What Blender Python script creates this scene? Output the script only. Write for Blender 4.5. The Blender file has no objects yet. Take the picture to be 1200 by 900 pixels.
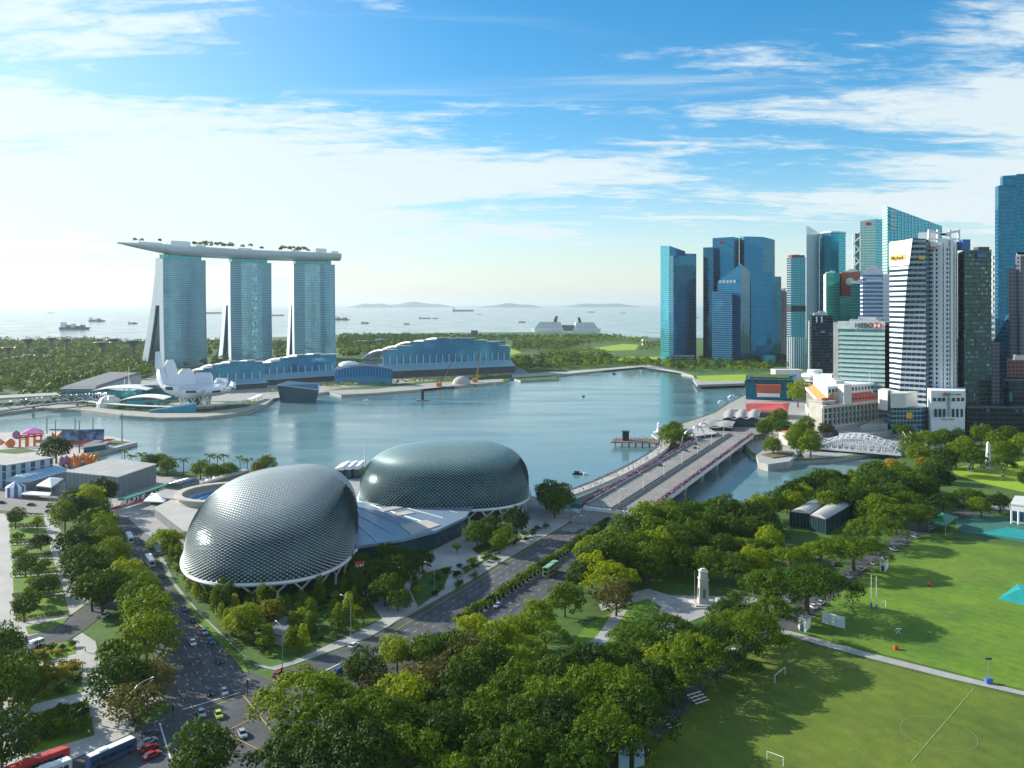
import bpy, math, random
from mathutils import Vector
R_ = math.radians
random.seed(7)
S = bpy.context.scene
COL = S.collection
# ---------------------------------------------------------------- camera
F, H, HY = 1000.0, 112.0, 356.0        # focal length in px of a 1200 px picture, eye height, horizon row
cam = bpy.data.cameras.new('camera'); co = bpy.data.objects.new('camera', cam); COL.objects.link(co)
co.location = (0, 0, H); co.rotation_euler = (R_(90), 0, 0)
cam.sensor_width = 36; cam.lens = F/1200*36; cam.shift_y = -(450-HY)/1200
cam.clip_start = 1; cam.clip_end = 120000
S.camera = co
# ---------------------------------------------------------------- light
SUN_EL, SUN_AZ = 24.0, -66.0           # azimuth measured from +Y towards +X
S.view_settings.view_transform = 'Standard'; S.view_settings.look = 'None'
S.view_settings.exposure = 0.74; S.view_settings.gamma = 1
sd = Vector((math.sin(R_(SUN_AZ))*math.cos(R_(SUN_EL)), math.cos(R_(SUN_AZ))*math.cos(R_(SUN_EL)), math.sin(R_(SUN_EL))))
sl = bpy.data.lights.new('sun', 'SUN'); sl.energy = 5.0; sl.angle = R_(0.5); sl.color = (1, .95, .84)
so = bpy.data.objects.new('sun', sl); COL.objects.link(so); so.rotation_euler = sd.to_track_quat('Z', 'Y').to_euler()
so.location = sd*900
W = bpy.data.worlds.new('World'); S.world = W; W.use_nodes = True
def world():
    nt = W.node_tree; N = nt.nodes; L = nt.links; N.clear()
    out = N.new('ShaderNodeOutputWorld'); bg = N.new('ShaderNodeBackground'); bg.inputs[1].default_value = 0.092
    sky = N.new('ShaderNodeTexSky'); sky.sky_type = 'NISHITA'; sky.sun_disc = False
    sky.sun_elevation = R_(SUN_EL); sky.sun_rotation = R_(SUN_AZ); sky.dust_density = .6; sky.ozone_density = 3.2; sky.air_density = 1.0
    tc = N.new('ShaderNodeTexCoord'); sp = N.new('ShaderNodeSeparateXYZ'); L.new(tc.outputs['Generated'], sp.inputs[0])
    def M(op, a, b=0, c=0, clamp=False):
        n = N.new('ShaderNodeMath'); n.operation = op; n.use_clamp = clamp
        for i, x in enumerate((a, b, c)):
            if isinstance(x, (int, float)): n.inputs[i].default_value = x
            else: L.new(x, n.inputs[i])
        return n.outputs[0]
    z = M('MAXIMUM', sp.outputs[2], 0.0)
    den = M('ADD', z, 0.10)
    cx = M('DIVIDE', sp.outputs[0], den); cy = M('DIVIDE', sp.outputs[1], den)
    cb = N.new('ShaderNodeCombineXYZ'); L.new(cx, cb.inputs[0]); L.new(cy, cb.inputs[1])
    def noise(sc, rot, stretch, det, rough, dist, loc=(0, 0, 0)):
        mp = N.new('ShaderNodeMapping'); mp.inputs['Rotation'].default_value = (0, 0, R_(rot)); mp.inputs['Scale'].default_value = (stretch[0], stretch[1], 1)
        mp.inputs['Location'].default_value = loc
        L.new(cb.outputs[0], mp.inputs[0])
        n = N.new('ShaderNodeTexNoise'); n.inputs['Scale'].default_value = sc; n.inputs['Detail'].default_value = det
        n.inputs['Roughness'].default_value = rough; n.inputs['Distortion'].default_value = dist; L.new(mp.outputs[0], n.inputs[0]); return n.outputs[0]
    def ss(x, a, b):
        n = N.new('ShaderNodeMapRange'); n.interpolation_type = 'SMOOTHSTEP'; n.inputs[1].default_value = a; n.inputs[2].default_value = b; L.new(x, n.inputs[0]); return n.outputs[0]
    big = noise(.42, 12, (.8, 1.5), 3, .5, .3, CLOUD_BIG)       # where the cloud sheets lie
    fine = noise(1.5, 20, (.55, 1.5), 9, .62, .55, (3.1, 1.7, 0))
    puff = noise(7.5, 10, (.7, 1.5), 8, .68, .5, (1.0, 9.0, 0))
    a = M('MULTIPLY_ADD', big, 1.0, M('MULTIPLY', fine, .58)); a = M('MULTIPLY_ADD', puff, .34, a)
    z_ = sp.outputs[2]; x_ = sp.outputs[0]
    a = M('MULTIPLY_ADD', M('MULTIPLY', ss(z_, .03, .10), ss(z_, .25, .17)), .12, a)          # the cloud bank above the horizon
    a = M('MULTIPLY_ADD', M('MULTIPLY', ss(x_, -.02, -.42), ss(z_, .52, .26)), .125, a)        # thicker to the east
    a = M('MULTIPLY_ADD', M('MULTIPLY', ss(x_, .34, .50), ss(z_, .16, .27)), .17, a)          # and a second field higher up in the west
    m = ss(a, .965, 1.13)
    wis = noise(1.1, -28, (.35, 2.6), 8, .6, .8, (7, 3, 0)); m2 = M('MULTIPLY', ss(wis, .56, .82), .55)
    m = M('MAXIMUM', m, m2)
    hz = ss(sp.outputs[2], .62, .02)                            # thicker seen edge-on
    m = M('MULTIPLY', m, M('MULTIPLY_ADD', hz, .15, .78))
    # sunward brightness of thin cloud
    dv = N.new('ShaderNodeVectorMath'); dv.operation = 'DOT_PRODUCT'; L.new(tc.outputs['Generated'], dv.inputs[0]); dv.inputs[1].default_value = sd
    g = M('POWER', M('MAXIMUM', dv.outputs['Value'], 0.001), 3.0)
    veil = M('MULTIPLY', ss(dv.outputs['Value'], .50, 1.05), .45)  # milky cirrus veil round the sun
    lowv = M('MULTIPLY', ss(sp.outputs[2], .17, -.03), .66)
    m = M('MAXIMUM', m, veil); m = M('MAXIMUM', m, lowv)
    br = M('MULTIPLY_ADD', g, 1.2, 6.3)
    cc = N.new('ShaderNodeVectorMath'); cc.operation = 'SCALE'; cc.inputs[0].default_value = (.86, .97, 1.0); L.new(br, cc.inputs['Scale'])
    mx = N.new('ShaderNodeMix'); mx.data_type = 'RGBA'; L.new(m, mx.inputs[0]); hs = N.new('ShaderNodeHueSaturation'); hs.inputs['Saturation'].default_value = 1.38; hs.inputs['Value'].default_value = 1.22; hs.inputs['Hue'].default_value = .492; L.new(sky.outputs[0], hs.inputs['Color']); L.new(hs.outputs[0], mx.inputs[6]); L.new(cc.outputs[0], mx.inputs[7])
    L.new(mx.outputs[2], bg.inputs[0]); L.new(bg.outputs[0], out.inputs[0])
HAZE = .000030
CLOUD_BIG = (2.3, .9, 0)
world()
# ---------------------------------------------------------------- helpers
def G(px, py, z=0.0):
    Y = F*(H-z)/(py-HY); return Vector(((px-600)/F*Y, Y, z))
def P(px, Y, z=0.0): return Vector(((px-600)/F*Y, Y, z))
def Z(py, Y): return H-(py-HY)*Y/F
ORG = {}
def empty(name, loc, rz=0.0):
    o = bpy.data.objects.new(name, None); COL.objects.link(o); o.location = loc; o.rotation_euler = (0, 0, rz); o.empty_display_size = .5
    ORG[o.name] = Vector(loc); return o
def tag(o, label=None, cat=None, group=None, kind=None):
    if label: o['label'] = label
    if cat: o['category'] = cat
    if group: o['group'] = group
    if kind: o['kind'] = kind
    return o
def thing(name, label, cat, loc=(0, 0, 0), group=None, rz=0.0):
    return tag(empty(name, loc, rz), label, cat, group)
class MB:
    def __init__(s): s.v = []; s.f = []; s.uv = []; s.m = []; s.mi = 0
    def face(s, pts, uv=None):
        n = len(s.v); s.v += [tuple(p) for p in pts]; s.f.append(tuple(range(n, n+len(pts)))); s.uv.append(uv); s.m.append(s.mi)
    def prism(s, poly, z0, z1, bottom=False, top=True, poly2=None):
        q = poly2 or poly; u = 0; n = len(poly)
        ar = sum(poly[i][0]*poly[(i+1) % n][1]-poly[(i+1) % n][0]*poly[i][1] for i in range(n))
        if ar < 0: poly = list(poly)[::-1]; q = list(q)[::-1]
        zt = z1 if isinstance(z1, (list, tuple)) else [z1]*n
        if ar < 0: zt = list(zt)[::-1]
        for i in range(n):
            j = (i+1) % n; a, b, c, d = poly[i], poly[j], q[j], q[i]; w = math.hypot(b[0]-a[0], b[1]-a[1])
            s.face([(a[0], a[1], z0), (b[0], b[1], z0), (c[0], c[1], zt[j]), (d[0], d[1], zt[i])], [(u, z0), (u+w, z0), (u+w, zt[j]), (u, zt[i])]); u += w
        if top: s.face([(p[0], p[1], z) for p, z in zip(q, zt)])
        if bottom: s.face([(p[0], p[1], z0) for p in reversed(poly)])
        return s
    def box(s, cx, cy, z0, sx, sy, sz, rz=0.0):
        c, n = math.cos(rz), math.sin(rz)
        pl = [(cx+x*c-y*n, cy+x*n+y*c) for x, y in ((-sx/2, -sy/2), (sx/2, -sy/2), (sx/2, sy/2), (-sx/2, sy/2))]
        return s.prism(pl, z0, z0+sz, True)
    def beam(s, a, b, w, h):            # box between two points
        a, b = Vector(a), Vector(b); d = (b-a); 
        if d.length < 1e-6: return s
        d.normalize(); up = Vector((0, 0, 1)) if abs(d.z) < .95 else Vector((0, 1, 0))
        r = d.cross(up).normalized()*w/2; u = r.cross(d).normalized()*h/2
        A = [a-r-u, a+r-u, a+r+u, a-r+u]; B = [b-r-u, b+r-u, b+r+u, b-r+u]
        for i in range(4):
            j = (i+1) % 4; s.face([A[i], A[j], B[j], B[i]])
        s.face(A[::-1]); s.face(B); return s
    def tube(s, pts, r, n=6, cap=True):
        pts = [Vector(p) for p in pts]; rr = r if isinstance(r, (list, tuple)) else [r]*len(pts); rings = []
        for i, p in enumerate(pts):
            d = (pts[min(i+1, len(pts)-1)]-pts[max(i-1, 0)]).normalized()
            up = Vector((0, 0, 1)) if abs(d.z) < .9 else Vector((1, 0, 0)); a = d.cross(up).normalized(); b = a.cross(d)
            base = len(s.v)
            for k in range(n):
                t = 2*math.pi*k/n; s.v.append(tuple(p+(a*math.cos(t)+b*math.sin(t))*rr[i]))
            rings.append(base)
        for i in range(len(pts)-1):
            for k in range(n):
                k2 = (k+1) % n; s.f.append((rings[i]+k, rings[i]+k2, rings[i+1]+k2, rings[i+1]+k)); s.uv.append(None); s.m.append(s.mi)
        if cap:
            s.f.append(tuple(rings[0]+k for k in range(n))[::-1]); s.uv.append(None); s.m.append(s.mi)
            s.f.append(tuple(rings[-1]+k for k in range(n))); s.uv.append(None); s.m.append(s.mi)
        return s
    def lathe(s, prof, c, n=16, sx=1, sy=1):
        rings = []
        for r, z in prof:
            rings.append(len(s.v)); s.v += [(c[0]+r*sx*math.cos(2*math.pi*k/n), c[1]+r*sy*math.sin(2*math.pi*k/n), c[2]+z) for k in range(n)]
        for i in range(len(prof)-1):
            for k in range(n):
                k2 = (k+1) % n; s.f.append((rings[i]+k, rings[i]+k2, rings[i+1]+k2, rings[i+1]+k))
                u = prof[i][0]*2*math.pi/n; s.uv.append([(u*k, prof[i][1]), (u*(k+1), prof[i][1]), (u*(k+1), prof[i+1][1]), (u*k, prof[i+1][1])]); s.m.append(s.mi)
        s.f.append(tuple(rings[-1]+k for k in range(n))); s.uv.append(None); s.m.append(s.mi)
        return s
    def grid(s, rows, closed=False):     # rows of points -> quads
        b = len(s.v); n = len(rows[0])
        for r in rows: s.v += [tuple(p) for p in r]
        for i in range(len(rows)-1):
            for k in range(n if closed else n-1):
                k2 = (k+1) % n; s.f.append((b+i*n+k, b+i*n+k2, b+(i+1)*n+k2, b+(i+1)*n+k)); s.uv.append(None); s.m.append(s.mi)
        return s
    def mesh(s, name, mats, smooth=False, org=Vector((0, 0, 0))):
        me = bpy.data.meshes.new(name); me.from_pydata([(x-org[0], y-org[1], z-org[2]) for x, y, z in s.v], [], s.f)
        for m in (mats if isinstance(mats, (list, tuple)) else [mats]): me.materials.append(m)
        uvl = me.uv_layers.new(name='UVMap').data; i = 0
        for k, f in enumerate(s.f):
            uv = s.uv[k]
            for j in range(len(f)):
                if uv: uvl[i].uv = uv[j]
                i += 1
        me.polygons.foreach_set('material_index', s.m)
        if smooth: me.polygons.foreach_set('use_smooth', [True]*len(s.f))
        me.update(); return me
    def build(s, name, mats, parent=None, smooth=False, org=None):
        if not s.f: return None
        if org is None: org = ORG[parent.name] if parent else Vector((0, 0, 0))
        org = Vector(org)
        o = bpy.data.objects.new(name, s.mesh(name, mats, smooth, org)); COL.objects.link(o)
        if parent: o.parent = parent
        else: o.location = org
        ORG[o.name] = org; return o
def one(name, mb, mats, label, cat, group=None, smooth=False, org=None):   # a thing that is one mesh
    if org is None:
        xs = [v[0] for v in mb.v]; ys = [v[1] for v in mb.v]; org = ((min(xs)+max(xs))/2, (min(ys)+max(ys))/2, min(v[2] for v in mb.v))
    return tag(mb.build(name, mats, None, smooth, org), label, cat, group)
def struct(name, mb, mats, smooth=False, kind='structure'):
    return tag(mb.build(name, mats, None, smooth), None, None, None, kind)
KIDS = {}
def dup(root, loc, rz=0.0, sc=None, label=None, group=None):
    r = root.copy(); COL.objects.link(r); r.location = loc; r.rotation_euler = (0, 0, rz)
    if sc: r.scale = sc if isinstance(sc, (tuple, list)) else (sc, sc, sc)
    if label: r['label'] = label
    if group: r['group'] = group
    for ch in KIDS.setdefault(root.name, list(root.children)):
        c = ch.copy(); COL.objects.link(c); c.parent = r
        for g in KIDS.setdefault(ch.name, list(ch.children)):
            d = g.copy(); COL.objects.link(d); d.parent = c
    return r
class Proto:                             # first call places the prototype itself, later calls copy it
    def __init__(s, o): s.o = o; s.used = False; KIDS[o.name] = list(o.children); [KIDS.setdefault(c.name, list(c.children)) for c in o.children]
    def put(s, loc, rz=0.0, sc=None, label=None, group=None, cat=None):
        if s.used: r = dup(s.o, loc, rz, sc, label, group)
        else:
            r = s.o; s.used = True; r.location = loc; r.rotation_euler = (0, 0, rz)
            if sc: r.scale = sc if isinstance(sc, (tuple, list)) else (sc, sc, sc)
            if label: r['label'] = label
            if group: r['group'] = group
        if cat: r['category'] = cat
        return r
ORD = ['first', 'second', 'third', 'fourth', 'fifth', 'sixth', 'seventh', 'eighth', 'ninth', 'tenth', 'eleventh', 'twelfth', 'thirteenth', 'fourteenth', 'fifteenth', 'sixteenth', 'seventeenth', 'eighteenth', 'nineteenth', 'twentieth']
def onth(i): return ORD[i] if i < 20 else ('twenty '+ORD[i-20] if i < 29 else 'thirty '+ORD[i-29])
# ---------------------------------------------------------------- materials
def new_mat(name):
    m = bpy.data.materials.new(name); m.use_nodes = True; nt = m.node_tree; return m, nt, nt.nodes, nt.links, nt.nodes['Principled BSDF']
def mat(name, col, rough=.75, metal=0.0, vary=.18, sc=.25, bump=0.0, bsc=1.0, col2=None, spec=.5, det=5, thr=None, band=0.0):
    m, nt, N, L, b = new_mat(name)
    b.inputs['Roughness'].default_value = rough; b.inputs['Metallic'].default_value = metal; b.inputs['Specular IOR Level'].default_value = spec
    tc = N.new('ShaderNodeTexCoord'); n = N.new('ShaderNodeTexNoise'); n.inputs['Scale'].default_value = sc; n.inputs['Detail'].default_value = det; n.inputs['Roughness'].default_value = .6
    L.new(tc.outputs['Object'], n.inputs[0])
    r = N.new('ShaderNodeMapRange'); r.inputs[1].default_value, r.inputs[2].default_value = thr or (.3, .7); L.new(n.outputs[0], r.inputs[0])
    mx = N.new('ShaderNodeMix'); mx.data_type = 'RGBA'; L.new(r.outputs[0], mx.inputs[0])
    a = tuple(c*(1-vary) for c in col); c2 = col2 or tuple(min(1, c*(1+vary)) for c in col)
    mx.inputs[6].default_value = (*a, 1); mx.inputs[7].default_value = (*c2, 1)
    n2 = N.new('ShaderNodeTexNoise'); n2.inputs['Scale'].default_value = sc*9; n2.inputs['Detail'].default_value = 6; n2.inputs['Roughness'].default_value = .7; L.new(tc.outputs['Object'], n2.inputs[0])
    r2 = N.new('ShaderNodeMapRange'); r2.inputs[1].default_value = .3; r2.inputs[2].default_value = .7; r2.inputs[3].default_value = 1-vary*.9; r2.inputs[4].default_value = 1+vary*.6; L.new(n2.outputs[0], r2.inputs[0])
    vm = N.new('ShaderNodeVectorMath'); vm.operation = 'SCALE'; L.new(mx.outputs[2], vm.inputs[0]); L.new(r2.outputs[0], vm.inputs['Scale']); last = vm.outputs[0]
    if band:                                    # mowing bands and worn earth
        wv = N.new('ShaderNodeTexWave'); wv.inputs['Scale'].default_value = band; wv.inputs['Distortion'].default_value = 1.2; wv.inputs['Detail Scale'].default_value = .05; mp = N.new('ShaderNodeMapping'); mp.inputs['Rotation'].default_value = (0, 0, R_(-32)); L.new(tc.outputs['Object'], mp.inputs[0]); L.new(mp.outputs[0], wv.inputs[0])
        r3 = N.new('ShaderNodeMapRange'); r3.inputs[3].default_value = .955; r3.inputs[4].default_value = 1.045; L.new(wv.outputs['Fac'], r3.inputs[0]); v3 = N.new('ShaderNodeVectorMath'); v3.operation = 'SCALE'; L.new(last, v3.inputs[0]); L.new(r3.outputs[0], v3.inputs['Scale'])
        n4 = N.new('ShaderNodeTexNoise'); n4.inputs['Scale'].default_value = .035; n4.inputs['Detail'].default_value = 9; n4.inputs['Roughness'].default_value = .75; L.new(tc.outputs['Object'], n4.inputs[0]); r4 = N.new('ShaderNodeMapRange'); r4.inputs[1].default_value = .49; r4.inputs[2].default_value = .68; r4.inputs[4].default_value = .28; L.new(n4.outputs[0], r4.inputs[0])
        m4 = N.new('ShaderNodeMix'); m4.data_type = 'RGBA'; L.new(r4.outputs[0], m4.inputs[0]); L.new(v3.outputs[0], m4.inputs[6]); m4.inputs[7].default_value = (.17, .13, .04, 1); last = m4.outputs[2]
    L.new(last, b.inputs['Base Color'])
    if bump:
        bn = N.new('ShaderNodeTexNoise'); bn.inputs['Scale'].default_value = bsc; bn.inputs['Detail'].default_value = 4; L.new(tc.outputs['Object'], bn.inputs[0])
        bp = N.new('ShaderNodeBump'); bp.inputs['Strength'].default_value = bump; bp.inputs['Distance'].default_value = .3; L.new(bn.outputs[0], bp.inputs['Height']); L.new(bp.outputs[0], b.inputs['Normal'])
    return m
def facade(name, glass, band, pw=2.0, ph=4.0, bandf=.25, mull=.06, rough=.10, metal=.8, vary=.25, tilt=.02, brough=.6, mullc=None, blinds=0.0):
    m, nt, N, L, b = new_mat(name)
    def M(op, a, bb=0, clamp=False):
        n = N.new('ShaderNodeMath'); n.operation = op; n.use_clamp = clamp
        for i, x in enumerate((a, bb)):
            if isinstance(x, (int, float)): n.inputs[i].default_value = x
            else: L.new(x, n.inputs[i])
        return n.outputs[0]
    uv = N.new('ShaderNodeUVMap'); sp = N.new('ShaderNodeSeparateXYZ'); L.new(uv.outputs[0], sp.inputs[0])
    u = M('DIVIDE', sp.outputs[0], pw); v = M('DIVIDE', sp.outputs[1], ph)
    cb = N.new('ShaderNodeCombineXYZ'); L.new(M('FLOOR', u), cb.inputs[0]); L.new(M('FLOOR', v), cb.inputs[1])
    wn = N.new('ShaderNodeTexWhiteNoise'); wn.noise_dimensions = '2D'; L.new(cb.outputs[0], wn.inputs['Vector'])
    def mix(fac, a, bb):
        x = N.new('ShaderNodeMix'); x.data_type = 'RGBA'
        for i, y in ((0, fac), (6, a), (7, bb)):
            if isinstance(y, (tuple, list)): x.inputs[i].default_value = (*y, 1)
            elif isinstance(y, (int, float)): x.inputs[i].default_value = y
            else: L.new(y, x.inputs[i])
        return x.outputs[2]
    g = mix(wn.outputs['Value'], tuple(c*(1-vary) for c in glass), tuple(min(1, c*(1+vary)) for c in glass))
    if blinds: g = mix(M('MULTIPLY', M('GREATER_THAN', wn.outputs['Value'], 1-blinds), .5), g, (.30, .34, .34))
    bm = M('LESS_THAN', M('FRACT', v), bandf); mm = M('LESS_THAN', M('FRACT', u), mull)
    c = mix(bm, g, band); c = mix(mm, c, mullc or band); mask = M('MAXIMUM', bm, mm)
    L.new(c, b.inputs['Base Color'])
    L.new(M('ADD', rough, M('MULTIPLY', mask, brough-rough)), b.inputs['Roughness'])
    L.new(M('MULTIPLY', M('SUBTRACT', 1, mask), metal), b.inputs['Metallic'])
    ge = N.new('ShaderNodeNewGeometry')
    s1 = N.new('ShaderNodeVectorMath'); s1.operation = 'SUBTRACT'; L.new(wn.outputs['Color'], s1.inputs[0]); s1.inputs[1].default_value = (.5, .5, .5)
    s2 = N.new('ShaderNodeVectorMath'); s2.operation = 'SCALE'; L.new(s1.outputs[0], s2.inputs[0]); s2.inputs['Scale'].default_value = tilt
    s3 = N.new('ShaderNodeVectorMath'); s3.operation = 'ADD'; L.new(ge.outputs['Normal'], s3.inputs[0]); L.new(s2.outputs[0], s3.inputs[1])
    s4 = N.new('ShaderNodeVectorMath'); s4.operation = 'NORMALIZE'; 
    tc = N.new('ShaderNodeTexCoord'); bn = N.new('ShaderNodeTexNoise'); bn.inputs['Scale'].default_value = .045; bn.inputs['Detail'].default_value = 2; L.new(tc.outputs['Object'], bn.inputs[0])
    q1 = N.new('ShaderNodeVectorMath'); q1.operation = 'SUBTRACT'; L.new(bn.outputs['Color'], q1.inputs[0]); q1.inputs[1].default_value = (.5, .5, .5)
    q2 = N.new('ShaderNodeVectorMath'); q2.operation = 'SCALE'; L.new(q1.outputs[0], q2.inputs[0]); q2.inputs['Scale'].default_value = .10
    q3 = N.new('ShaderNodeVectorMath'); q3.operation = 'ADD'; L.new(s3.outputs[0], q3.inputs[0]); L.new(q2.outputs[0], q3.inputs[1]); L.new(q3.outputs[0], s4.inputs[0]); L.new(s4.outputs[0], b.inputs['Normal'])
    return m
def leaf_mat(name, c1, c2, tr=.3):
    m, nt, N, L, b = new_mat(name)
    tc = N.new('ShaderNodeTexCoord'); n = N.new('ShaderNodeTexNoise'); n.inputs['Scale'].default_value = .35; n.inputs['Detail'].default_value = 3; L.new(tc.outputs['Object'], n.inputs[0])
    oi = N.new('ShaderNodeObjectInfo'); ad = N.new('ShaderNodeMath'); ad.operation = 'MULTIPLY_ADD'; L.new(oi.outputs['Random'], ad.inputs[0]); ad.inputs[1].default_value = .9; L.new(n.outputs[0], ad.inputs[2])
    mr = N.new('ShaderNodeMapRange'); mr.inputs[1].default_value = .45; mr.inputs[2].default_value = 1.45; L.new(ad.outputs[0], mr.inputs[0])
    mx = N.new('ShaderNodeMix'); mx.data_type = 'RGBA'; L.new(mr.outputs[0], mx.inputs[0]); mx.inputs[6].default_value = (*c1, 1); mx.inputs[7].default_value = (*c2, 1)
    L.new(mx.outputs[2], b.inputs['Base Color']); b.inputs['Roughness'].default_value = .6; b.inputs['Specular IOR Level'].default_value = .12
    t = N.new('ShaderNodeBsdfTranslucent'); hs = N.new('ShaderNodeHueSaturation'); hs.inputs['Value'].default_value = 1.5; hs.inputs['Hue'].default_value = .485; L.new(mx.outputs[2], hs.inputs['Color']); L.new(hs.outputs[0], t.inputs[0])
    ms = N.new('ShaderNodeMixShader'); ms.inputs[0].default_value = tr; L.new(b.outputs[0], ms.inputs[1]); L.new(t.outputs[0], ms.inputs[2])
    L.new(ms.outputs[0], N['Material Output'].inputs[0]); return m
MT = dict(
 white=mat('white_paint', (.78, .79, .80), .5, vary=.05), offwhite=mat('off_white', (.62, .61, .57), .7, vary=.08),
 concrete=mat('concrete', (.36, .36, .34), .85, vary=.15, sc=.12), dconc=mat('dark_concrete', (.16, .17, .18), .85, sc=.12),
 paving=mat('paving', (.34, .33, .31), .85, vary=.16, sc=.15, bump=.1), lpaving=mat('light_paving', (.42, .41, .38), .85, vary=.12, sc=.1),
 asphalt=mat('asphalt', (.072, .075, .080), .85, vary=.40, sc=.09), asphalt2=mat('bridge_asphalt', (.23, .215, .20), .85, vary=.18, sc=.06),
 grass=mat('grass', (.050, .115, .006), .9, vary=.35, sc=.05, bump=.4, bsc=1.5), field=mat('field_grass', (.075, .205, .002), .9, vary=.30, sc=.03, bump=.25, bsc=1.2, col2=(.15, .255, .003), band=.07),
 dfield=mat('olive_field_grass', (.075, .145, .002), .9, vary=.25, sc=.025, bump=.25, bsc=1.2, col2=(.135, .185, .004), band=.05),
 bright=mat('bright_lawn', (.24, .36, .005), .9, vary=.12, sc=.03), faint=mat('faint_line', (.24, .29, .10), .9, vary=.3, sc=.5), paint=mat('road_paint', (.60, .60, .57), .7, vary=.15, sc=1.0), ypaint=mat('yellow_paint', (.62, .42, .06), .7, vary=.15, sc=1.0),
 steel=mat('steel', (.55, .57, .6), .35, .8, vary=.08), dsteel=mat('dark_steel', (.07, .08, .09), .5, .4), dark=mat('dark_void', (.02, .025, .03), .7),
 glass=mat('dark_glass', (.03, .09, .12), .08, .5, vary=.3, sc=.4), tglass=mat('teal_glass', (.05, .30, .34), .1, .5, vary=.25, sc=.3),
 bark=mat('bark', (.10, .075, .055), .9, vary=.3, sc=1.5), soil=mat('soil', (.16, .115, .07), .95, vary=.3), shrub=leaf_mat('shrub_leaf', (.03, .07, .012), (.11, .17, .02), .2),
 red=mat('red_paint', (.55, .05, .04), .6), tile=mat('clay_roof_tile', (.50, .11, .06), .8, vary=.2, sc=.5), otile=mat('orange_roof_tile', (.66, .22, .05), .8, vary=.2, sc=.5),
 stone=mat('grey_stone', (.47, .45, .40), .85, vary=.15, sc=.2), pink=mat('pink_flowers', (.28, .07, .17), .9, vary=.5, sc=1.6, col2=(.55, .28, .42)),
 blue=mat('blue_paint', (.05, .16, .42), .5), teal=mat('teal_sheet', (.01, .28, .26), .6), green=mat('green_paint', (.02, .20, .13), .6), court=mat('court_surface', (.03, .14, .10), .8), orange=mat('orange_paint', (.72, .20, .04), .6),
 yellow=mat('yellow_paint2', (.80, .50, .04), .6), tire=mat('tyre_rubber', (.02, .02, .02), .9), black=mat('black_paint', (.015, .015, .018), .4), purple=mat('purple_cloth', (.35, .04, .30), .7), cyan=mat('turquoise_panel', (.02, .30, .42), .4),
 skin=mat('skin', (.35, .22, .16), .7))
# ---------------------------------------------------------------- water, land, roads
def water_mat():
    m, nt, N, L, b = new_mat('bay_water')
    b.inputs['Base Color'].default_value = (.012, .085, .10, 1); b.inputs['Roughness'].default_value = .13; b.inputs['IOR'].default_value = 1.33
    tc = N.new('ShaderNodeTexCoord')
    def nz(sc, stretch, rot, det):
        mp = N.new('ShaderNodeMapping'); mp.inputs['Scale'].default_value = (stretch[0], stretch[1], 1); mp.inputs['Rotation'].default_value = (0, 0, R_(rot)); L.new(tc.outputs['Object'], mp.inputs[0])
        n = N.new('ShaderNodeTexNoise'); n.inputs['Scale'].default_value = sc; n.inputs['Detail'].default_value = det; L.new(mp.outputs[0], n.inputs[0]); return n.outputs[0]
    a = nz(.5, (1, 1.2), 20, 3); c = nz(.02, (.35, 1.6), -12, 4)
    bp = N.new('ShaderNodeBump'); bp.inputs['Strength'].default_value = .30; bp.inputs['Distance'].default_value = .22; L.new(a, bp.inputs['Height']); L.new(bp.outputs[0], b.inputs['Normal'])
    mr = N.new('ShaderNodeMapRange'); mr.inputs[1].default_value = .35; mr.inputs[2].default_value = .7; mr.inputs[3].default_value = .07; mr.inputs[4].default_value = .27; L.new(c, mr.inputs[0]); L.new(mr.outputs[0], b.inputs['Roughness'])
    mx = N.new('ShaderNodeMix'); mx.data_type = 'RGBA'; L.new(mr.outputs[0], mx.inputs[0]); L.new(c, mx.inputs[0]); mx.inputs[6].default_value = (.065, .16, .17, 1); mx.inputs[7].default_value = (.15, .24, .25, 1); L.new(mx.outputs[2], b.inputs['Base Color'])
    return m
WZ = -2.5
def sheet(pts, z=0.0): return [(x, y) for x, y in pts]
w = MB(); B_ = 60000
w.face([(-B_, -500, WZ), (B_, -500, WZ), (B_, B_, WZ), (-B_, B_, WZ)]); struct('bay_water', w, water_mat())
def gp(pts, z=0.0): return [tuple(G(x, y, z)[:2]) for x, y in pts]
def land(name, pts, z, m, zb=-6.0):
    mb = MB(); mb.prism(pts, zb, z, top=False); mb2 = MB(); mb2.face([(x, y, z) for x, y in (pts if sum(pts[i][0]*pts[(i+1) % len(pts)][1]-pts[(i+1) % len(pts)][0]*pts[i][1] for i in range(len(pts))) > 0 else pts[::-1])])
    struct('quay_wall', mb, MT['concrete']); return struct(name, mb2, m)
def flat(name, pts, z, m, kind=True, kerb=0.0):
    if sum(pts[i][0]*pts[(i+1) % len(pts)][1]-pts[(i+1) % len(pts)][0]*pts[i][1] for i in range(len(pts))) < 0: pts = pts[::-1]
    mb = MB()
    if kerb: mb.prism(pts, 0, z)
    else: mb.face([(x, y, z) for x, y in pts])
    return struct(name, mb, m)
# near shore: city side
near = gp([(-260, 900), (-120, 700), (-60, 620), (-30, 536), (0, 534), (60, 532), (90, 542), (112, 549), (150, 551), (215, 556), (300, 552), (380, 549), (440, 550), (520, 560), (600, 574), (640, 589), (676, 601), (700, 606), (760, 603), (800, 590), (850, 586), (900, 588), (930, 583), (965, 573), (1000, 558), (1040, 542), (1080, 528), (1120, 521), (1200, 512), (1300, 505), (1500, 500)])
near += [(700, 100), (300, 20), (-120, 20)]
land('city_ground', near, 0, MT['grass'])
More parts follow.
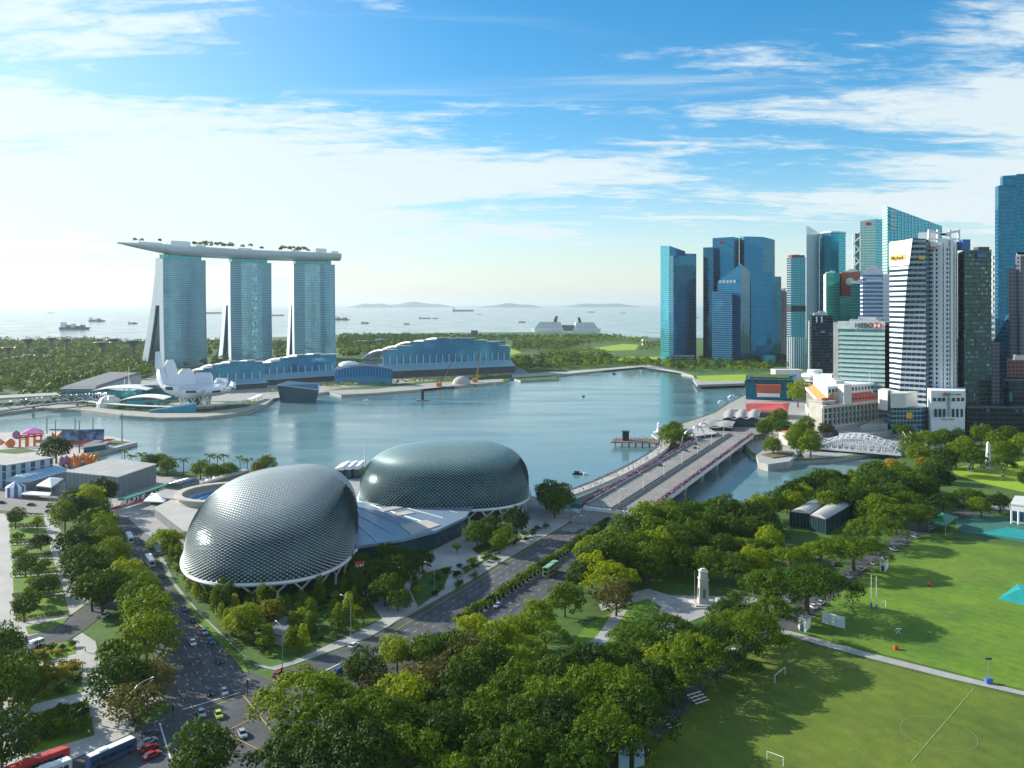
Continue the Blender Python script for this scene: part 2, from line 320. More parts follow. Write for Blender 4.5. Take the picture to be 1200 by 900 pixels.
# right bank: financial district, promenade, and the far shore all the way round to the gardens
far = gp([(1500, 489), (1300, 494), (1200, 502), (1120, 510), (1085, 516), (1050, 528), (1010, 533), (975, 538), (940, 540), (905, 541), (880, 534), (868, 520), (852, 506), (842, 512), (800, 520), (775, 522), (768, 512), (780, 504), (800, 495), (835, 484), (853, 472), (878, 460), (895, 457), (868, 446), (815, 447), (812, 440), (800, 438), (790, 434), (752, 430), (720, 432), (690, 436), (650, 440), (655, 444), (610, 446), (600, 443), (585, 448), (530, 453), (500, 453), (490, 457), (440, 461), (400, 463), (385, 459), (345, 466), (322, 466), (312, 474), (290, 483), (240, 489), (190, 490), (140, 487), (95, 481), (50, 478), (0, 484), (-60, 490), (-400, 500)])
far += [tuple(P(-700, 1400)[:2]), tuple(G(-200, 405)[:2]), tuple(G(0, 401)[:2]), tuple(G(100, 399)[:2]), tuple(G(250, 398)[:2]), tuple(G(400, 392)[:2]), tuple(G(520, 390)[:2]), tuple(G(640, 389)[:2]), tuple(G(700, 390)[:2]), tuple(G(740, 395)[:2]), tuple(G(790, 396)[:2]), tuple(G(900, 396)[:2]), tuple(G(1100, 396)[:2]), tuple(G(1500, 396)[:2])]
land('far_ground', far, 0, MT['grass'])
# bright lawns of the far shore
for q in ([(720, 422), (735, 418), (775, 418), (775, 423), (748, 425)], [(672, 417), (700, 413), (722, 414), (700, 418), (680, 420)], [(695, 408), (730, 403), (748, 404), (745, 410), (715, 411)], [(640, 399), (655, 398), (660, 401), (642, 403)], [(560, 412), (600, 409), (612, 413), (590, 418)]):
    flat('lawn', gp(q), .05, MT['bright'])
flat('promontory_deck', gp([(812, 444), (871, 443), (873, 449), (817, 451)], 3), 3.0, MT['paving'], kerb=1)
flat('lawn', gp([(816, 440.5), (874, 438.5), (874, 446), (820, 446.5)], 3.05), 3.05, MT['bright'])
flat('promenade', gp([(752, 430.2), (800, 438), (812, 440), (800, 436), (760, 427.5), (690, 433), (600, 439), (600, 442.5), (650, 439.5), (690, 435.5)]), .06, MT['lpaving'])
flat('promenade', gp([(590, 444), (500, 449), (440, 456), (400, 457), (322, 462), (310, 468), (290, 477), (240, 483), (190, 484), (140, 481), (95, 475), (50, 473), (0, 478), (0, 483), (50, 477.4), (95, 480.4), (140, 486.4), (190, 489.4), (240, 488.3), (290, 482.4), (312, 473.3), (322, 465.4), (385, 459), (400, 462.4), (440, 460.4), (490, 456.4), (530, 452.4), (590, 447)]), .06, MT['paving'])
flat('resort_ground', gp([(60, 472), (72, 468), (90, 466), (100, 470), (300, 470), (400, 455), (620, 437), (600, 425), (400, 430), (180, 440), (150, 452), (80, 462)]), .03, MT['paving'])
# city paving on the right bank
flat('plaza', gp([(1300, 492), (1200, 500), (1085, 514), (1050, 526), (1010, 531), (975, 536), (940, 538), (900, 537), (882, 530), (872, 520), (853, 505.5), (845, 509), (800, 517), (780, 519), (772, 512), (782, 505), (802, 496), (838, 484), (856, 472), (880, 460), (900, 457), (905, 440), (1300, 440)]), .03, MT['paving'])
# ------------------------------------------------ Esplanade road frame: s along the road (towards the bay), t to its right
DR = Vector((.4415, .8973)); PR = Vector((.8973, -.4415)); P0 = Vector((36.5, 449))
def E(s, t, z=0.0):
    p = P0+DR*s+PR*t; return Vector((p.x, p.y, z))
def eq(s0, s1, t0, t1): return [tuple(E(s0, t0)[:2]), tuple(E(s0, t1)[:2]), tuple(E(s1, t1)[:2]), tuple(E(s1, t0)[:2])]
A = MT['asphalt']
road_a = [tuple(E(12, 0)[:2]), tuple(E(12, 34)[:2]), tuple(E(-100, 34)[:2]), tuple(E(-190, 33)[:2]), tuple(E(-206, 36)[:2]), tuple(E(-240, 46)[:2]), tuple(E(-300, 44)[:2]), tuple(E(-300, -28)[:2]), tuple(E(-252, -22)[:2])]+gp([(318, 797), (330, 788), (350, 779)])+[tuple(E(-185, -3)[:2]), tuple(E(-120, -1)[:2])]
flat('road', road_a, .04, A)
# avenue from upper left down to the crossing
av_r = [(118, 598), (150, 607), (168, 627), (180, 648), (196, 683), (222, 716), (262, 752), (290, 786), (316, 797)]
av_l = [(70, 602), (112, 606), (126, 616), (138, 640), (152, 680), (172, 735), (182, 765), (190, 800), (202, 840)]
flat('road', gp(av_r+[(330, 812), (330, 830), (250, 900), (215, 935), (196, 870)]+av_l[::-1]), .06, A)
# bottom left street, past the memorial park
flat('road', gp([(202, 838), (140, 868), (70, 902), (-60, 960), (40, 1040), (300, 960), (332, 800), (290, 815)]), .08, A)
# road at the upper left
flat('road', gp([(-60, 566), (0, 566), (60, 570), (112, 578), (150, 607), (112, 607), (60, 603), (0, 598), (-60, 596)]), .05, MT['asphalt2'])
# slip road through the park
flat('road', gp([(-40, 800), (20, 782), (60, 763), (100, 738), (128, 714), (150, 706), (146, 688), (118, 700), (92, 718), (58, 738), (0, 758), (-40, 770)]), .10, A)
# paved memorial park
flat('park_paving', gp([(-150, 600), (60, 603), (104, 680), (112, 700), (60, 738), (0, 756), (-100, 780)]), .12, MT['lpaving'])
flat('park_paving', gp([(-60, 802), (20, 783), (62, 764), (96, 742), (112, 752), (120, 790), (160, 850), (158, 858), (66, 899), (-30, 945), (-100, 900)]), .12, MT['lpaving'])
lawns = [[(10, 604), (51, 605), (53, 616), (11, 617)], [(11, 620), (54, 619), (56, 633), (12, 636)], [(12, 639), (57, 637), (61, 651), (14, 654)], [(14, 657), (62, 655), (66, 669), (15, 673)], [(15, 677), (68, 673), (74, 692), (16, 700)], [(17, 704), (75, 696), (81, 720), (18, 728)], [(30, 735), (80, 724), (74, 732), (50, 741), (33, 744)],
 [(38, 767), (60, 756), (88, 751), (89, 766), (40, 780)], [(22, 788), (91, 777), (98, 811), (23, 830)], [(23, 840), (102, 822), (111, 862), (25, 888)]]
for q in lawns: flat('lawn', gp(q), .22, MT['field'], kerb=1)
# verge with trees between park and avenue
flat('verge', gp([(66, 607), (110, 609), (124, 619), (134, 642), (150, 690), (112, 700), (104, 678)]), .16, MT['grass'], kerb=1)
flat('verge', gp([(116, 746), (150, 712), (160, 712), (178, 764), (186, 800), (196, 836), (165, 850), (124, 790)]), .16, MT['grass'], kerb=1)
flat('paved_wedge', gp([(156, 790), (172, 783), (192, 822), (170, 828)]), .30, MT['lpaving'], kerb=1)
flat('verge', gp([(-90, 610), (-5, 606), (-5, 604), (-90, 604)]), .16, MT['grass'])
# pavement round the theatre
flat('pavement', gp([(150, 607), (180, 600), (210, 590)], 0)+gp([(430, 560), (620, 580), (676, 601)])+[tuple(E(0, -1.2)[:2]), tuple(E(-120, -2)[:2]), tuple(E(-183, -4)[:2])]+gp([(345, 779), (322, 786), (300, 781), (262, 747), (224, 712), (198, 679), (182, 645), (170, 625)]), .16, MT['paving'], kerb=1)
flat('verge', gp([(232, 716), (262, 745), (296, 778), (318, 782), (345, 774)])+[tuple(E(-178, -10)[:2]), tuple(E(-120, -8)[:2]), tuple(E(-60, -9)[:2]), tuple(E(-52, -22)[:2])]+gp([(480, 650), (420, 660), (300, 690), (235, 672), (215, 640), (205, 622), (185, 620), (190, 650), (204, 682)]), .20, MT['grass'], kerb=1)
flat('verge', gp([(218, 703), (226, 712), (262, 748), (286, 779), (292, 790), (286, 788), (258, 756), (222, 718)]), .24, MT['field'])
# triangle island with paving beside the theatre plaza
flat('theatre_plaza', gp([(420, 640), (540, 612), (600, 606), (625, 612), (600, 640), (560, 660), (520, 690), (455, 735), (420, 690)]), .28, MT['lpaving'])
for q in ([(553, 644), (575, 632), (605, 622), (612, 632), (585, 646), (562, 652)], [(480, 690), (500, 672), (530, 664), (520, 690), (490, 712)]):
    flat('planting_bed', gp(q), .40, MT['grass'], kerb=1)
# grass park between road and playing fields is the city ground itself; paths and squares lie on it
flat('path', gp([(700, 705), (760, 690), (785, 698), (905, 700), (950, 690), (955, 697), (905, 712), (840, 716), (780, 740), (765, 735), (775, 712), (760, 702), (705, 716)]), .10, MT['paving'])
flat('path', gp([(800, 630), (850, 640), (870, 655), (860, 660), (838, 648), (796, 637)]), .10, MT['paving'])
flat('path', gp([(560, 830), (640, 790), (700, 745), (720, 715), (735, 715), (712, 752), (650, 802), (575, 845)]), .10, MT['paving'])
flat('road', gp([(745, 870), (800, 812), (850, 768), (910, 728), (960, 690), (1010, 655), (1060, 620), (1120, 598), (1210, 585), (1210, 593), (1125, 607), (1072, 630), (1020, 664), (935, 738), (905, 741), (862, 776), (812, 824), (757, 885)]), .08, A)
flat('path', gp([(908, 738.5), (925, 739.5), (1010, 763), (1120, 791), (1210, 813), (1210, 817.5), (1110, 795), (1000, 767), (918, 744)]), .12, MT['paving'])
fieldA = gp([(757, 888), (815, 826), (866, 778), (908, 744), (1000, 769.5), (1110, 797.5), (1250, 831), (1500, 900), (1400, 1400), (600, 1500), (640, 1010)])
flat('playing_field', fieldA, .06, MT['dfield'])
flat('playing_field', gp([(925, 737), (965, 702), (1024, 665), (1075, 632), (1128, 634), (1250, 648), (1700, 700), (1500, 890), (1200, 809.5), (1120, 788.5), (1010, 760.5)]), .07, MT['field'])
flat('riverside_lawn', gp([(1115, 548), (1150, 544), (1210, 540), (1230, 570), (1200, 577), (1150, 566), (1118, 556)]), .07, MT['bright'])
flat('park_lawn', gp([(640, 790), (690, 730), (760, 700), (800, 745), (760, 790), (690, 830)]), .07, MT['field'])
flat('park_lawn', gp([(720, 690), (790, 640), (840, 645), (860, 690), (780, 695)]), .07, MT['grass'])
flat('park_lawn', gp([(1080, 560), (1118, 555), (1200, 590), (1120, 596)]), .07, MT['grass'])
flat('hard_court', gp([(1118, 612), (1145, 603), (1290, 616), (1290, 642), (1200, 636), (1128, 624)]), .10, MT['court'])
flat('paved_court', gp([(1145, 595), (1185, 590), (1290, 600), (1290, 610)]), .12, MT['paving'])
# lane markings
mk = MB(); my = MB(); mf = MB()
def dash(mb, a, b, w, z, on=2.4, off=4.0):
    a, b = Vector(a), Vector(b); d = b-a; L = d.length; d.normalize(); n = Vector((-d.y, d.x))*w/2; x = 0
    while x < L:
        p = a+d*x; q = a+d*min(L, x+on); mb.face([(*(p-n), z), (*(q-n), z), (*(q+n), z), (*(p+n), z)][::1] if False else [(p.x+n.x, p.y+n.y, z), (p.x-n.x, p.y-n.y, z), (q.x-n.x, q.y-n.y, z), (q.x+n.x, q.y+n.y, z)]); x += on+off
def lerp_px(A_, B_, n, i): return [(a[0]+(b[0]-a[0])*i/n, a[1]+(b[1]-a[1])*i/n) for a, b in zip(A_, B_)]
ml = gp(av_l[2:]); mr_ = gp(av_r[2:]); nl = min(len(ml), len(mr_)); ml, mr_ = ml[:nl], mr_[:nl]
for k in range(1, 7):
    for i in range(nl-1):
        p = Vector(ml[i]).lerp(Vector(mr_[i]), k/7); q = Vector(ml[i+1]).lerp(Vector(mr_[i+1]), k/7)
        if i == nl-2: q = p.lerp(q, .72)
        dash(mk, p, q, .15, .13, 2.0, 5.0)
for t in (3.6, 7.0, 10.4, 20.5, 24, 27.5): dash(mk, E(-186, t)[:2], E(10, t)[:2], .15, .11)
for t in (.5, 33.3): dash(my, E(-180, t)[:2], E(10, t)[:2], .16, .11, 6, .1)
dash(my, gp([(222, 722)])[0], gp([(262, 757)])[0], .3, .15, 8, .1); dash(my, gp([(262, 757)])[0], gp([(288, 787)])[0], .3, .15, 8, .1)
def line(mb, pts, w=.35, z=.15):
    p = gp(pts)
    for a, b in zip(p, p[1:]): dash(mb, a, b, w, z, 1000, 1)
line(mk, [(214, 832), (282, 812)], .45); line(mk, [(187, 848), (200, 890)], .4); line(my, [(218, 839), (285, 815), (322, 862)], .22); line(my, [(222, 838), (305, 880)], .2); line(my, [(270, 855), (310, 835)], .2)
line(mk, [(370, 792), (410, 772)], .5)
line(mf, [(1068, 893), (1142, 806)], .26, .12); line(mf, [(880, 812), (905, 788), (945, 752)], .16, .12)
cc = G(1102, 848)
for (c_, r_) in ((G(1100, 860), 9.0),):
    ps = [(c_.x+r_*math.cos(i*math.pi/24), c_.y+r_*math.sin(i*math.pi/24)) for i in range(49)]
    for a, b in zip(ps, ps[1:]): dash(mf, a, b, .14, .12, 1000, 1)
struct('lane_markings', mk, MT['paint']); struct('pitch_lines', mf, MT['faint']); struct('kerb_lines', my, MT['ypaint'])
pr_ = random.Random(4); pt_ = MB()
for _ in range(26):
    s_, t_ = pr_.uniform(-200, 0), pr_.choice((1, 5.3, 8.7, 12.5, 22, 25.7, 29.5)); w_, l_ = pr_.uniform(1.2, 3), pr_.uniform(3, 14)
    pt_.face([(*q, .086+_*.0012) for q in (E(s_, t_)[:2], E(s_, t_+w_)[:2], E(s_+l_, t_+w_)[:2], E(s_+l_, t_)[:2])])
for k in range(16):
    i = pr_.randrange(1, nl-1); f_ = pr_.uniform(.1, .85); a = Vector(ml[i]).lerp(Vector(mr_[i]), f_); b = Vector(ml[i+1]).lerp(Vector(mr_[i+1]), f_); g0 = pr_.uniform(0, .6); p, q = a.lerp(b, g0), a.lerp(b, g0+pr_.uniform(.15, .4)); n_ = Vector((-(q-p).y, (q-p).x)).normalized()*pr_.uniform(.8, 1.6)
    zk = .084+k*.0025; pt_.face([(*(p-n_), zk), (*(p+n_), zk), (*(q+n_), zk), (*(q-n_), zk)][::-1])
struct('road_patches', pt_, mat('patched_asphalt', (.060, .062, .067), .9, vary=.3, sc=.3))
# hills on the horizon
hm = mat('hazy_hill', (.05, .09, .07), .95)
for (x0, x1, top, Y) in ((405, 470, 355, 27000), (440, 535, 353.4, 29000), (560, 640, 355.2, 27000), (650, 760, 355, 30000)):
    mb = MB(); n = 30; rows = [[], [], []]
    for i in range(n+1):
        x = x0+(x1-x0)*i/n; h = (Z(top, Y)+3)*math.sin(math.pi*i/n)**1.2*(.85+.15*math.sin(i*.55+x0)); 
        rows[0].append(P(x, Y, -4)); rows[1].append(P(x, Y+600, max(h, -3))); rows[2].append(P(x, Y+1600, -4))
    mb.grid(rows); struct('hill', mb, hm, True)

# ---------------------------------------------------------------- the hazy air
hz = MB()
hz.box(0, 24000, -8, 100000, 50000, 330)
hzm = bpy.data.materials.new('hazy_air'); hzm.use_nodes = True; _n = hzm.node_tree.nodes; _n.clear()
_o = _n.new('ShaderNodeOutputMaterial'); _p = _n.new('ShaderNodeVolumePrincipled'); _p.inputs['Color'].default_value = (.80, .92, 1, 1); _p.inputs['Density'].default_value = HAZE; _p.inputs['Anisotropy'].default_value = .35
hzm.node_tree.links.new(_p.outputs[0], _o.inputs['Volume']); struct('haze', hz, hzm, False, 'stuff')
# ---------------------------------------------------------------- road bridge
def road_bridge():
    s0, s1, zd = 4, 292, 5.2
    t = thing('road_bridge', 'wide concrete road bridge over the bay lined with pink flowers', 'bridge', tuple(E(0, 17, 0)))
    def zz(s): return zd*min(1, max(0, (s+16)/26))+.06
    d = MB(); rows_t = []
    ss_ = [-30, -16, -8, 0, 10, 60, 120, 180, 240, 292]
    for a, b in zip(ss_, ss_[1:]):
        za, zb = zz(a), zz(b)
        d.face([E(a, 0, za), E(a, 34, za), E(b, 34, zb), E(b, 0, zb)])
    d.build('deck', MT['asphalt2'], t)
    b = MB()
    for (t0, t1) in ((-1.2, 0), (34, 35.2)):
        for a, c in zip(ss_[3:], ss_[4:]):
            A4 = [E(a, t0), E(a, t1), E(c, t1), E(c, t0)]
            b.prism([(p.x, p.y) for p in A4], zz(a)-2.2, zz(a)+1.0)
    for a in range(0, 292, 8): b.prism([(p.x, p.y) for p in (E(a+1, .5), E(a+1, 33.5), E(a+2.5, 33.5), E(a+2.5, .5))], zd-1.9, zd-.1)
    b.build('girder', MT['white'], t)
    f = MB()
    random.seed(3)
    for t0 in (-.6, 34.6):
        s = 2
        while s < 290:
            for _ in range(5):
                p = E(s+random.uniform(-.8, .8), t0+random.uniform(-.55, .55), zz(s)+1.0+random.uniform(0, .7)); r = random.uniform(.35, .75)
                a1, a2 = random.uniform(0, 3), random.uniform(-.6, .6)
                u = Vector((math.cos(a1), math.sin(a1), a2))*r; v = Vector((-math.sin(a1), math.cos(a1), random.uniform(-.3, .9)))*r
                f.face([p-u-v, p+u-v, p+u+v, p-u+v])
            s += .55
    tag(f.build('flower_boxes', MT['pink'], t), None, None, None, 'stuff')
    m = MB(); m.prism([(p.x, p.y) for p in (E(0, 16.3), E(0, 18.6), E(285, 18.6), E(285, 16.3))], zd, zd+.45)
    m.build('median', MT['concrete'], t)
    m = MB()
    for tt in (16.4, 18.4): m.prism([(p.x, p.y) for p in (E(0, tt), E(0, tt+.2), E(285, tt+.2), E(285, tt))], zd+.45, zd+1.35)
    m.build('median_barrier', MT['dconc'], t)
    k = MB()
    for tt in (3.8, 7.2, 10.6, 21.5, 25, 28.5):
        s = 4
        while s < 288: k.face([E(s, tt, zd+.09), E(s, tt+.2, zd+.09), E(s+2.6, tt+.2, zd+.09), E(s+2.6, tt, zd+.09)]); s += 7
    k.build('lane_marking', MT['paint'], t)
    k = MB(); k.face([E(10, 31.4, zd+.09), E(10, 31.7, zd+.09), E(288, 31.7, zd+.09), E(288, 31.4, zd+.09)]); k.build('edge_line', MT['ypaint'], t)
    for s in (42, 84, 126, 168, 210, 252):
        p = MB()
        p.prism([(q.x, q.y) for q in (E(s-1.5, 1.5), E(s-1.5, 32.5), E(s+1.5, 32.5), E(s+1.5, 1.5))], -5, zd-2, poly2=[(q.x, q.y) for q in (E(s-2.5, -.5), E(s-2.5, 34.5), E(s+2.5, 34.5), E(s+2.5, -.5))])
        p.build('pier', MT['concrete'], t)
    for s in (12, 60, 108, 156, 204, 252):                       # lamp standards on the median, each a thing
        pass
    # approach embankment
    a = MB(); a.prism([tuple(E(-14, 0)[:2]), tuple(E(-14, 34)[:2]), tuple(E(6, 34)[:2]), tuple(E(6, 0)[:2])], -1, 2.5, top=False); a.build('abutment', MT['concrete'], t)
    a = MB(); a.prism([tuple(E(286, -1)[:2]), tuple(E(286, 35)[:2]), tuple(E(296, 35)[:2]), tuple(E(296, -1)[:2])], -4, zd-.1, top=False); a.build('abutment', MT['concrete'], t)
road_bridge()
ramp = MB()
for a, b, za, zb in ((292, 330, 5.26, 1.5), (330, 380, 1.5, .12)):
    ramp.face([E(a, -1, za), E(a, 36, za), E(b, 38, zb), E(b, -3, zb)])
for t in (-1, 36): ramp.face([E(292, t, -1), E(292, t, 5.2), E(332, t, 1.4), E(332, t, -1)])
struct('road', ramp, MT['asphalt2'])

# ---------------------------------------------------------------- curved footbridge beside it, full of people
FB = [G(640, 590), G(668, 581), G(704, 567), G(735, 552.5), G(760, 538), G(776, 526), G(778, 517), G(770, 511)]
def smooth(pts, n=8):
    out = []
    for i in range(len(pts)-1):
        p0 = pts[max(i-1, 0)]; p1 = pts[i]; p2 = pts[i+1]; p3 = pts[min(i+2, len(pts)-1)]
        for k in range(n):
            t = k/n; out.append(.5*((2*p1)+(p2-p0)*t+(2*p0-5*p1+4*p2-p3)*t*t+(3*p1-p0-3*p2+p3)*t**3))
    out.append(pts[-1]); return out
fb = smooth([Vector((p.x, p.y, 0)) for p in FB])
def ribbon(mb, path, w, z0, z1, off=0):
    L_, R2 = [], []
    for i, p in enumerate(path):
        d = (path[min(i+1, len(path)-1)]-path[max(i-1, 0)]); d.z = 0; d.normalize(); n = Vector((-d.y, d.x, 0))
        L_.append(p+n*(w/2+off)); R2.append(p-n*(w/2-off))
    rows = [[(l.x, l.y, z0) for l in L_], [(l.x, l.y, z1) for l in L_], [(l.x, l.y, z1) for l in R2], [(l.x, l.y, z0) for l in R2]]
    mb.grid([rows[k] for k in (3, 2, 1, 0)]); return mb
t = thing('footbridge', 'curved pale footbridge with low parapets left of the road bridge', 'bridge', tuple(fb[20]))
ribbon(MB(), fb, 10, .2, 1.4).build('deck', MT['lpaving'], t)
q = MB(); ribbon(q, fb, .15, 1.4, 2.2, 4.9); ribbon(q, fb, .15, 1.4, 2.2, -4.9); q.build('parapet', MT['steel'], t)
q = MB()
for i in range(3, len(fb)-2, 6): MB().lathe([(.9, -6), (.9, .3)], (fb[i].x, fb[i].y, 0), 8).build('pier', MT['concrete'], t)

# ---------------------------------------------------------------- hotel of three towers under one long sky deck
hotel_glass = facade('hotel_glass', (.10, .25, .34), (.20, .34, .40), 2.4, 3.4, .26, .14, .16, .55, .12, .015)
hotel_streak_glass = facade('hotel_glass_painted_streaks', (.22, .40, .47), (.26, .44, .50), 2.4, 3.4, .18, .14, .14, .55, .22, .05)  # sunlit reflection streaks put into a lighter glass colour for the middle facets
tower_white = mat('hotel_end_wall', (.66, .74, .82), .6, vary=.04, sc=.03)
hotel = thing('hotel_complex', 'hotel of three tall glass towers joined by a boat-shaped roof deck', 'hotel', (-500, 1640, 0))
TW = [((191, 1492), (240.5, 1566), 43, 'left'), ((270, 1612), (317.5, 1668), 34, 'mid'), ((344.5, 1694), (392, 1740), 26, 'right')]
cent = []
for (l, r, splay, _) in TW:
    a = Vector(P(l[0], l[1])[:2]); b = Vector(P(r[0], r[1])[:2]); ax = (b-a); Lw = ax.length; ax.normalize(); back = Vector((-ax.y, ax.x))
    cent.append(((a+b)/2+back*9, ax))
    ht = 191
    def pt(u, v, z): q_ = a+ax*u+back*v; return (q_.x, q_.y, z)
    nz = 14
    def wf(z): return -5*(1-z/ht)**2-1.5*math.sin(z/ht*math.pi)*0     # near slab front leans out a little at the foot
    def wb(z): return 10+wf(z)*.8
    def ef(z): return 11+ (splay-8)*(1-min(1, z/ht))**1.55+ 0
    def eb(z): return 20+splay*(1-min(1, z/ht))**1.45
    zs = [ht*i/nz for i in range(nz+1)]
    def slab(front, backf, u0, u1):
        g = MB(); eL = MB(); eR = MB()
        for i in range(nz):
            z0, z1 = zs[i], zs[i+1]
            NF = 8; bow = lambda k: -3.2*math.sin(math.pi*k/NF) if front is wf else 0
            for k in range(NF):
                g.mi = 1 if (streaked and front is wf and 2 <= k <= 4) else 0; ua, ub = u0+(u1-u0)*k/NF, u0+(u1-u0)*(k+1)/NF; g.face([pt(ua, front(z0)+bow(k), z0), pt(ub, front(z0)+bow(k+1), z0), pt(ub, front(z1)+bow(k+1), z1), pt(ua, front(z1)+bow(k), z1)], [(ua, z0), (ub, z0), (ub, z1), (ua, z1)])
            g.mi = 0; g.face([pt(u1, backf(z0), z0), pt(u0, backf(z0), z0), pt(u0, backf(z1), z1), pt(u1, backf(z1), z1)], [(0, z0), (u1-u0, z0), (u1-u0, z1), (0, z1)])
            for u, e in ((u0-.8, eL), (u1+.8, eR)):
                w_ = .8 if u < u0 else -.8
                e.face([pt(u, backf(z0), z0), pt(u, front(z0)-.6, z0), pt(u, front(z1)-.6, z1), pt(u, backf(z1), z1)][::1 if u < u0 else -1])
                e.face([pt(u, front(z0)-.6, z0), pt(u+w_, front(z0)-.6, z0), pt(u+w_, front(z1)-.6, z1), pt(u, front(z1)-.6, z1)])
                e.face([pt(u, backf(z0), z0), pt(u+w_, backf(z0), z0), pt(u+w_, backf(z1), z1), pt(u, backf(z1), z1)])
        return g, eL, eR
    tw = MB(); streaked = l[0] > 200
    for (f1, b1) in ((wf, wb), (ef, eb)):
        g1, e1, e2 = slab(f1, b1, 0, Lw)
        o_ = g1.build('glass_tower', [hotel_glass, hotel_streak_glass], hotel); e1.build('end_wall', tower_white, o_); e2.build('end_wall', tower_white, o_)
    # recessed atrium glass between the legs
    for u in (3, Lw-3):
        g = MB()
        for i in range(nz):
            z0, z1 = zs[i], zs[i+1]; g.face([pt(u, ef(z0), z0), pt(u, wb(z0), z0), pt(u, wb(z1), z1), pt(u, ef(z1), z1)][::1 if u < 9 else -1])
        o_ = g.build('atrium_glass', MT['glass'], hotel)
    for u, s_ in ((-.75, 1), (Lw+.75, -1)):
        g = MB()
        for i in range(nz//2+1, nz):
            z0, z1 = zs[i], zs[i+1]; g.face([pt(u, ef(z0), z0), pt(u, wb(z0), z0), pt(u, wb(z1), z1), pt(u, ef(z1), z1)][::s_])
        g.build('end_wall_infill', tower_white, hotel)
    g = MB(); g.prism([pt(-.4, -.5, 0)[:2], pt(Lw+.4, -.5, 0)[:2], pt(Lw+.4, 20.5, 0)[:2], pt(-.4, 20.5, 0)[:2]], ht-1.5, ht+.6); g.build('parapet', MT['dconc'], o_)
    g = MB()
    for k in range(9):
        u = Lw*(.08+.105*k); g.beam(pt(u, 4, ht), pt(u-1.5, 3, ht+9), 1.2, 1.2); g.beam(pt(u, 15, ht), pt(u-1.5, 17, ht+9), 1.2, 1.2)
    g.prism([pt(5, 3, 0)[:2], pt(Lw-6, 3, 0)[:2], pt(Lw-6, 17, 0)[:2], pt(5, 17, 0)[:2]], ht+.6, ht+8); g.build('deck_support', MT['tglass'], hotel)
# sky deck
c = [x[0] for x in cent]
path = [Vector((-668, 1446, 0)), Vector((-640, 1478, 0)), Vector((c[0].x, c[0].y, 0)), Vector((c[1].x, c[1].y, 0)), Vector((c[2].x, c[2].y, 0)), Vector((-358, 1766, 0))]
sp_ = smooth(path, 8); n = len(sp_); rows = []; top = MB(); dist = [0]
for i in range(1, n): dist.append(dist[-1]+(sp_[i]-sp_[i-1]).length)
LT = dist[-1]; K = 12; edgeL, edgeR = [], []
for i, p in enumerate(sp_):
    d = (sp_[min(i+1, n-1)]-sp_[max(i-1, 0)]).normalized(); nn = Vector((-d.y, d.x, 0)); s_ = dist[i]/LT
    wid = 19.5*min(1, max(.02, (s_/.26))**.62)*(1 if s_ < .94 else math.sqrt(max(.08, 1-((s_-.94)/.07)**2)))
    dep = 17*min(1, max(.05, (s_/.22))**.8)*(1 if s_ < .95 else .8)
    zt = 214.0+ (1.2 if s_ < .2 else 0)
    row = []
    for k in range(K+1):
        a = math.pi*k/K; row.append(p-nn*wid*math.cos(a)+Vector((0, 0, zt-dep*math.sin(a)**.7)))
    rows.append(row); edgeL.append(row[0]); edgeR.append(row[-1])
hull_mat = mat('deck_hull', (.46, .56, .66), .45, .3, vary=.06)
o_ = MB().grid(rows).build('roof_deck', hull_mat, hotel, True)
dk = MB(); dk.grid([edgeL, edgeR]); dk.build('deck_top', MT['lpaving'], o_)
rl = MB()
for ed in (edgeL, edgeR):
    for a, b in zip(ed, ed[1:]): rl.face([a, b, b+Vector((0, 0, 1.4)), a+Vector((0, 0, 1.4))])
rl.build('railing', MT['steel'], o_)
def deck_at(s_, off=0):
    x = s_*LT
    for i in range(n-1):
        if dist[i+1] >= x: break
    k = (x-dist[i])/(dist[i+1]-dist[i]); p = sp_[i].lerp(sp_[i+1], k); d = (sp_[i+1]-sp_[i]).normalized(); return p+Vector((-d.y, d.x, 0))*off+Vector((0, 0, 214)), math.atan2(d.y, d.x)
for (s_, lx, ly, h, of) in ((.245, 38, 18, 9.5, 3), (.12, 44, 16, 4.5, 2), (.90, 24, 16, 9.5, 3), (.55, 30, 8, 4, 0), (.78, 16, 10, 4, 0), (.965, 16, 20, 5, 0), (.34, 20, 10, 4.5, 2)):
    p, rz = deck_at(s_, of); b = MB(); b.box(p.x, p.y, p.z, lx, ly, h, rz); b.box(p.x, p.y, p.z+h, lx*.92, ly*.85, .8, rz); b.build('rooftop_pavilion', MT['steel'], o_)
ROOFTREES = [(s_+random.uniform(-.006, .006), random.uniform(-10, 4)) for s_ in [x*.011+.30 for x in range(17)]+[x*.010+.70 for x in range(16)]+[.06, .09, .17, .52, .55, .6]]

